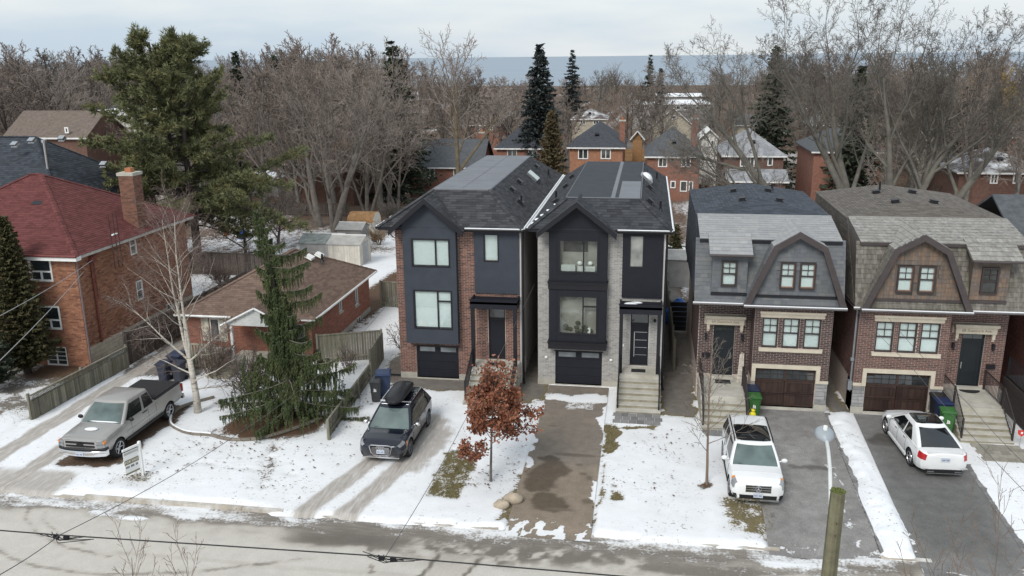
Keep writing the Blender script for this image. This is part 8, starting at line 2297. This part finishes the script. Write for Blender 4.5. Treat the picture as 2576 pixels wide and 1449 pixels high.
# small red alarm stake
sk = thing('alarm_stake', 'small red notice on a stake beside the steps at the right edge', 'sign', (14.75, 33.4, 0))
MB().cyl((14.75, 33.4, 0), (14.75, 33.4, .55), .012, n=6).build('stake', M_steel, sk); MB(FRONT(33.38)).prism([(14.60, .75), (14.90, .75), (14.88, .58), (14.75, .48), (14.62, .58)], 0, .015).build('notice', mat('red_print', (.55, .04, .03), .5), sk); MB(FRONT(33.364)).box(14.71, 14.79, .60, .68, 0, .004).build('emblem', M_white, sk)

# ------------------------------------------------------------------ utility pole, lamp, cables
M_pole = mat('weathered_pole', (.20, .185, .12), .95, .25, 5, streak=.5, bump=.5, bscale=30, stain=(.13, .145, .06), stain_amt=.5)
py_ = 14.0
tp = at_y(2108, 1236, py_); bt = at_y(2085, 1449, py_)
dirp = (tp - bt); k = (tp.z + .1) / dirp.z
foot = tp - dirp * k
up_ = thing('utility_pole', 'weathered wooden pole with a mossy top at the lower right', 'pole', tuple(foot))
MB().tube([foot, foot.lerp(tp, .5), tp], [.17, .15, .125], 14).build('pole', M_pole, up_)
mb = MB(); rr = random.Random(2)
for i in range(60):
    a = rr.random() * 6.28; q = rr.random() ** .5 * .12; mb.ball((tp.x + q * math.cos(a), tp.y + q * math.sin(a), tp.z + rr.random() * .015), .022, .022, .018, 5, 3)
mb.build('moss', mat('moss', (.10, .12, .03), .95, .3, 20), up_)
for zf in (.93, .90): q = foot.lerp(tp, zf); MB().cyl((q.x, q.y - .15, q.z), (q.x, q.y + .15, q.z), .012, n=6).build('bolt', mat('rusty_bolt', (.12, .06, .04), .8), up_)
ly = py_ + 2.0
l0 = at_y(2090, 1300, py_ + .25); l1 = at_y(2089, 1235, py_ + .55); l2 = at_y(2088, 1180, py_ + 1.0); l3 = at_y(2084, 1135, py_ + 1.5); l4 = at_y(2080, 1112, ly)
lp = thing('street_lamp', 'grey street lamp head on a white curved arm by the wooden pole', 'street lamp', (l0.x, l0.y, l0.z))
q = foot.lerp(tp, .72)
MB().tube([Vector((q.x, q.y + .12, q.z)), l0 + Vector((0, 0, -.3)), l0, l1, l2, l3, l4], .035, 8).build('arm', mat('white_arm', (.62, .63, .62), .45, .1, 3), lp)
hd = at_y(2073, 1088, ly + .25); mb = MB(); rows = []
for t, w_, hh in ((0, .03, .03), (.08, .09, .07), (.25, .15, .11), (.5, .19, .12), (.75, .17, .10), (.92, .10, .06), (1, .02, .02)):
    c = l4.lerp(hd + (hd - l4) * .55, t); rows.append([(c.x + w_ * math.cos(2 * math.pi * i / 14), c.y, c.z + hh * math.sin(2 * math.pi * i / 14) * (1.1 if math.sin(2 * math.pi * i / 14) > 0 else .7)) for i in range(14)])
mb.grid(rows, close=True); mb.poly(rows[-1]); mb.build('lamp_head', mat('lamp_grey', (.30, .335, .36), .4, .1, 3), lp, smooth=True)
c = l4.lerp(hd, .75); MB().cyl(c + Vector((0, 0, .08)), c + Vector((0, 0, .19)), .045, .04, 10).build('photocell', M_lampwhite, lp)
M_cable = mat('black_cable', (.012, .012, .014), .6); M_wire = mat('grey_wire', (.10, .10, .10), .6)
def cable(name, label, pts, r, m=M_cable, sag=.0, cat='cable'):
    P = []
    for a, b in zip(pts, pts[1:]):
        for i in range(12): t = i / 12; q = a.lerp(b, t); q.z -= sag * 4 * t * (1 - t); P.append(q)
    P.append(pts[-1])
    T = thing(name, label, cat, tuple(pts[0])); MB().tube(P, r, 6).build('strand', m, T); return T
CY = 13.4
w0, w1, w2, w3 = at_y(-300, 1311, CY), at_y(150, 1346, CY), at_y(970, 1400, CY), at_y(1700, 1461, CY)
T = cable('overhead_cable', 'thick black overhead cable crossing the street corner to corner', [w0, w1, w2, w3], .013)
for q, nm_ in ((w1, 0), (w2, 1)):
    mb = MB(); rr = random.Random(nm_)
    for i in range(5): mb.tube([q + Vector((-.45 + .1 * i, rr.gauss(0, .03), rr.gauss(0, .03))), q + Vector((.0, rr.gauss(0, .05), -.07 - .02 * i)), q + Vector((.35 + .1 * i, rr.gauss(0, .03), rr.gauss(0, .03)))], .008, 5)
    for dx in (-.08, .14): mb.box(q.x + dx - .05, q.x + dx + .05, q.y - .03, q.y + .03, q.z - .08, q.z - .01)
    mb.build('splice', M_cable, T)
cable('service_wire', 'service wire running from the left cable splice up past the spruce', [w1, at_y(600, 1090, 24.0), at_y(845, 905, 33), at_y(990, 745, 37.6)], .008, M_wire, .12, 'wire')
cable('service_wire', 'service wire from the right cable splice past the oak between the dark houses', [w2, at_y(1160, 1075, 24), at_y(1344, 716, 38.3)], .008, M_wire, .1, 'wire')
cable('service_wire', 'pale service wire crossing in front of the orange brick house', [at_y(-40, 945, 20), Vector((-27.5, 37.4, 4.9))], .013, mat('pale_wire', (.35, .35, .34), .6), .1, 'wire')
cable('service_wire', 'upper pale service wire at the left edge', [at_y(-40, 815, 22), at_y(232, 655, 37.6)], .012, MATS['pale_wire'], .1, 'wire')
cable('service_wire', 'wire leaving the left cable splice towards the lower left corner', [w1, at_y(-30, 1462, 9.5)], .008, M_wire, .04, 'wire')
a = Vector((8.85, 36.6, 4.6))
cable('service_wire', 'service wire from the slate house eave falling to the lower right', [at_y(2120, 740, 37), at_y(2290, 920, 31), at_y(2600, 1260, 20)], .008, M_wire, .08, 'wire')
cable('service_wire', 'second service wire falling across the cedar shake house', [at_y(2235, 800, 35.6), at_y(2440, 1020, 28), at_y(2620, 1205, 21)], .008, M_wire, .08, 'wire')
mast = MB(); mast.cyl((8.95, 36.35, .9), (8.95, 36.35, 4.6), .045, n=10); mast.box(8.82, 9.0, 36.2, 36.45, 1.0, 1.4); mast.box(8.85, 8.99, 36.25, 36.42, 2.3, 2.42); mo = mast.build('meter_mast', mat('galvanised', (.34, .36, .39), .4, .1, 4, metal=.5), H4)
mb = MB(); mb.tube([(-5.55, 37.9, 1.6), (-5.45, 37.9, 1.2), (-5.45, 37.9, .5)], .03, 6); mb.box(-5.6, -5.42, 38.2, 38.5, .7, 1.0); mb.build('gas_meter', M_steel, H1)
MB().box(-12.4, -11.2, 37.75, 37.82, .05, .12).build('drain_pipe', M_blk, None, org=(-11.8, 37.8, 0), label='black drain pipe lying left of the blue stucco house', cat='pipe')
# white vehicle seen between the roofs
# ------------------------------------------------------------------ shrubs and dry plants
PSH = var(max=2, split=0, seg=(4, 3, 2), wan=(.15, .2, .25), trop=(.05, .04, .02), n=(7, 5), t0=(.15, .15), ang=(.6, .7), len=(.55, .55), rr=(.6, .6), rmin=.006)
def shrub(label, loc, h, n, m, seed, spread=.5, rmin=.006):
    r_ = random.Random(seed); T = thing('bare_shrub', label, 'shrub', loc); big, fine = MB(), MB(); P = dict(PSH); P['rmin'] = rmin
    for i in range(n):
        a = r_.random() * 6.28; d = Vector((math.cos(a) * spread, math.sin(a) * spread, 1)).normalized()
        grow(big, fine, r_, Vector(loc) + Vector((math.cos(a) * .12, math.sin(a) * .12, -.05)), d, h * r_.uniform(.6, 1.1), .012 + rmin, 0, P)
    big.build('stems', m, T); fine.build('twigs', m, T)
M_dry = mat('dry_brown_stems', (.11, .08, .065), .95, .2, 3)
shrub('dense brown leafless shrub between the birch and the spruce', (-17.9, 34.6, 0), 2.0, 26, M_dry, 1, .6, .008)
shrub('brown leafless shrub against the bungalow window', (-20.6, 36.4, 0), 1.9, 20, M_dry, 2, .5, .007)
shrub('thin weeds standing in the side yard snow left of the blue stucco house', (-12.5, 41.6, 0), 1.3, 12, M_dry, 3, .5)
shrub('small twiggy bush in front of the grey board fence', (-14.2, 37.9, 0), 1.3, 9, M_dry, 4, .35)
shrub('brown undergrowth beside the rusty arched shed', tuple(at_g(955, 615)), 1.6, 22, mat('tan_grass', (.24, .165, .10), .95), 5, .5, .012)
shrub('brown undergrowth left of the long dark back fence', tuple(at_g(560, 720)), 1.6, 24, M_dry, 6, .6, .010)
shrub('bare bushes behind the brick chimney', tuple(at_g(420, 640)), 2.6, 26, M_dry, 7, .5, .012)
shrub('grey bush left of the blue house eave', tuple(at_g(985, 560)), 2.2, 24, M_twig_grey, 8, .5, .014)
shrub('bare hedge along the far snowy lawn', tuple(at_g(735, 530)), 2.4, 26, M_twig, 9, .8, .014)
shrub('russet leafed bush below the patio door', tuple(at_g(1760, 492)), 2.4, 26, mat('russet_twigs', (.24, .11, .06), .95), 10, .6, .025)
shrub('leafless bush at the foot of the orange plank fence', tuple(at_g(2390, 540)), 3.2, 26, M_twig_grey, 12, .6, .016)
shrub('leafless bush tangle behind the tan roof ridge', tuple(at_g(2300, 520)), 3.0, 26, M_twig_grey, 13, .6, .016)
for i, (px, ty, lab) in enumerate([(300, 1385, 'twig tops of a small tree at the lower left edge'), (470, 1402, 'sparse twig tops along the bottom edge'), (2400, 1360, 'thin twig tops at the lower right corner'), (2510, 1350, 'thin twig tops nearest the right edge of the picture')]):
    t_ = at_y(px, ty, 14.6)
    bare('street_sapling', lab, 'sapling', (t_.x, 14.6, -.1), (t_.z + .1) * .98, .04, var(max=3, split=0, seg=(8, 4, 3, 2), wan=(.02, .08, .12, .15), trop=(.01, .12, .08, .05), n=(12, 4, 3), t0=(.3, .2, .15), ang=(.6, .6, .6), len=(.38, .5, .55), rr=(.45, .5, .6), rmin=.004, tip=.15), MATS['brown_young_bark'], MATS['brown_young_bark'], 200 + i)

# ------------------------------------------------------------------ ground litter: fallen leaves and grass blades
rl = random.Random(21); lf = MB()
for cx, cy, sx_, sy_, n in ((-5.3, 28.3, 1.3, 1.2, 60), (-15.5, 29.4, 3.0, .8, 90), (-17.5, 27.5, 3.5, 1.2, 70), (-13.0, 27.5, 1.5, 1.5, 35), (1.2, 31.5, 1.0, 1.5, 40), (0, 28.5, 1.2, 2.0, 20), (-13.6, 46, 1.0, 5.0, 160), (-12.3, 33.5, .3, 2.5, 60), (-18.3, 26.4, .6, .4, 40)):
    for _ in range(n):
        x, y = rl.gauss(cx, sx_ * .6), rl.gauss(cy, sy_ * .6); a = rl.random() * 6.28; L_ = rl.uniform(.035, .075); z = .075 + rl.random() * .02
        u = Vector((math.cos(a), math.sin(a), rl.uniform(-.2, .4))) * L_; v = Vector((-math.sin(a), math.cos(a), rl.uniform(-.3, .3))) * L_ * .5; p = Vector((x, y, z))
        lf.add([p - u, p - u * .2 + v, p + u, p - u * .2 - v], [(0, 1, 2, 3)])
lf.build('fallen_leaves', leafmat('dead_leaves', [(.06, .035, .02), (.12, .065, .035), (.19, .11, .06)]), kind='stuff', label='brown fallen leaves scattered over the snow', cat='leaves')
gb = MB()
for x0, x1, y0, y1, n in ((-7.4, -6.2, 26.4, 30.2, 2600), (-1.4, -.9, 30.8, 33.5, 500), (-.9, -.45, 27.1, 27.7, 120), (3.0, 4.5, 25.6, 27.6, 500), (-18.7, -17.9, 26.1, 26.7, 150), (-28.5, -26.3, 30, 36, 900)):
    for _ in range(n):
        p = Vector((rl.uniform(x0, x1), rl.uniform(y0, y1), .0)); a = rl.random() * 6.28; h = rl.uniform(.05, .12); d = Vector((math.cos(a) * .06, math.sin(a) * .06, h)); w = Vector((-math.sin(a), math.cos(a), 0)) * .008
        gb.add([p - w, p + w, p + d], [(0, 1, 2)])
gb.build('dry_grass', leafmat('dry_grass_blades', [(.10, .09, .035), (.19, .165, .075), (.30, .26, .14)]), kind='stuff', label='dry olive grass blades in the bare patches of lawn', cat='grass')
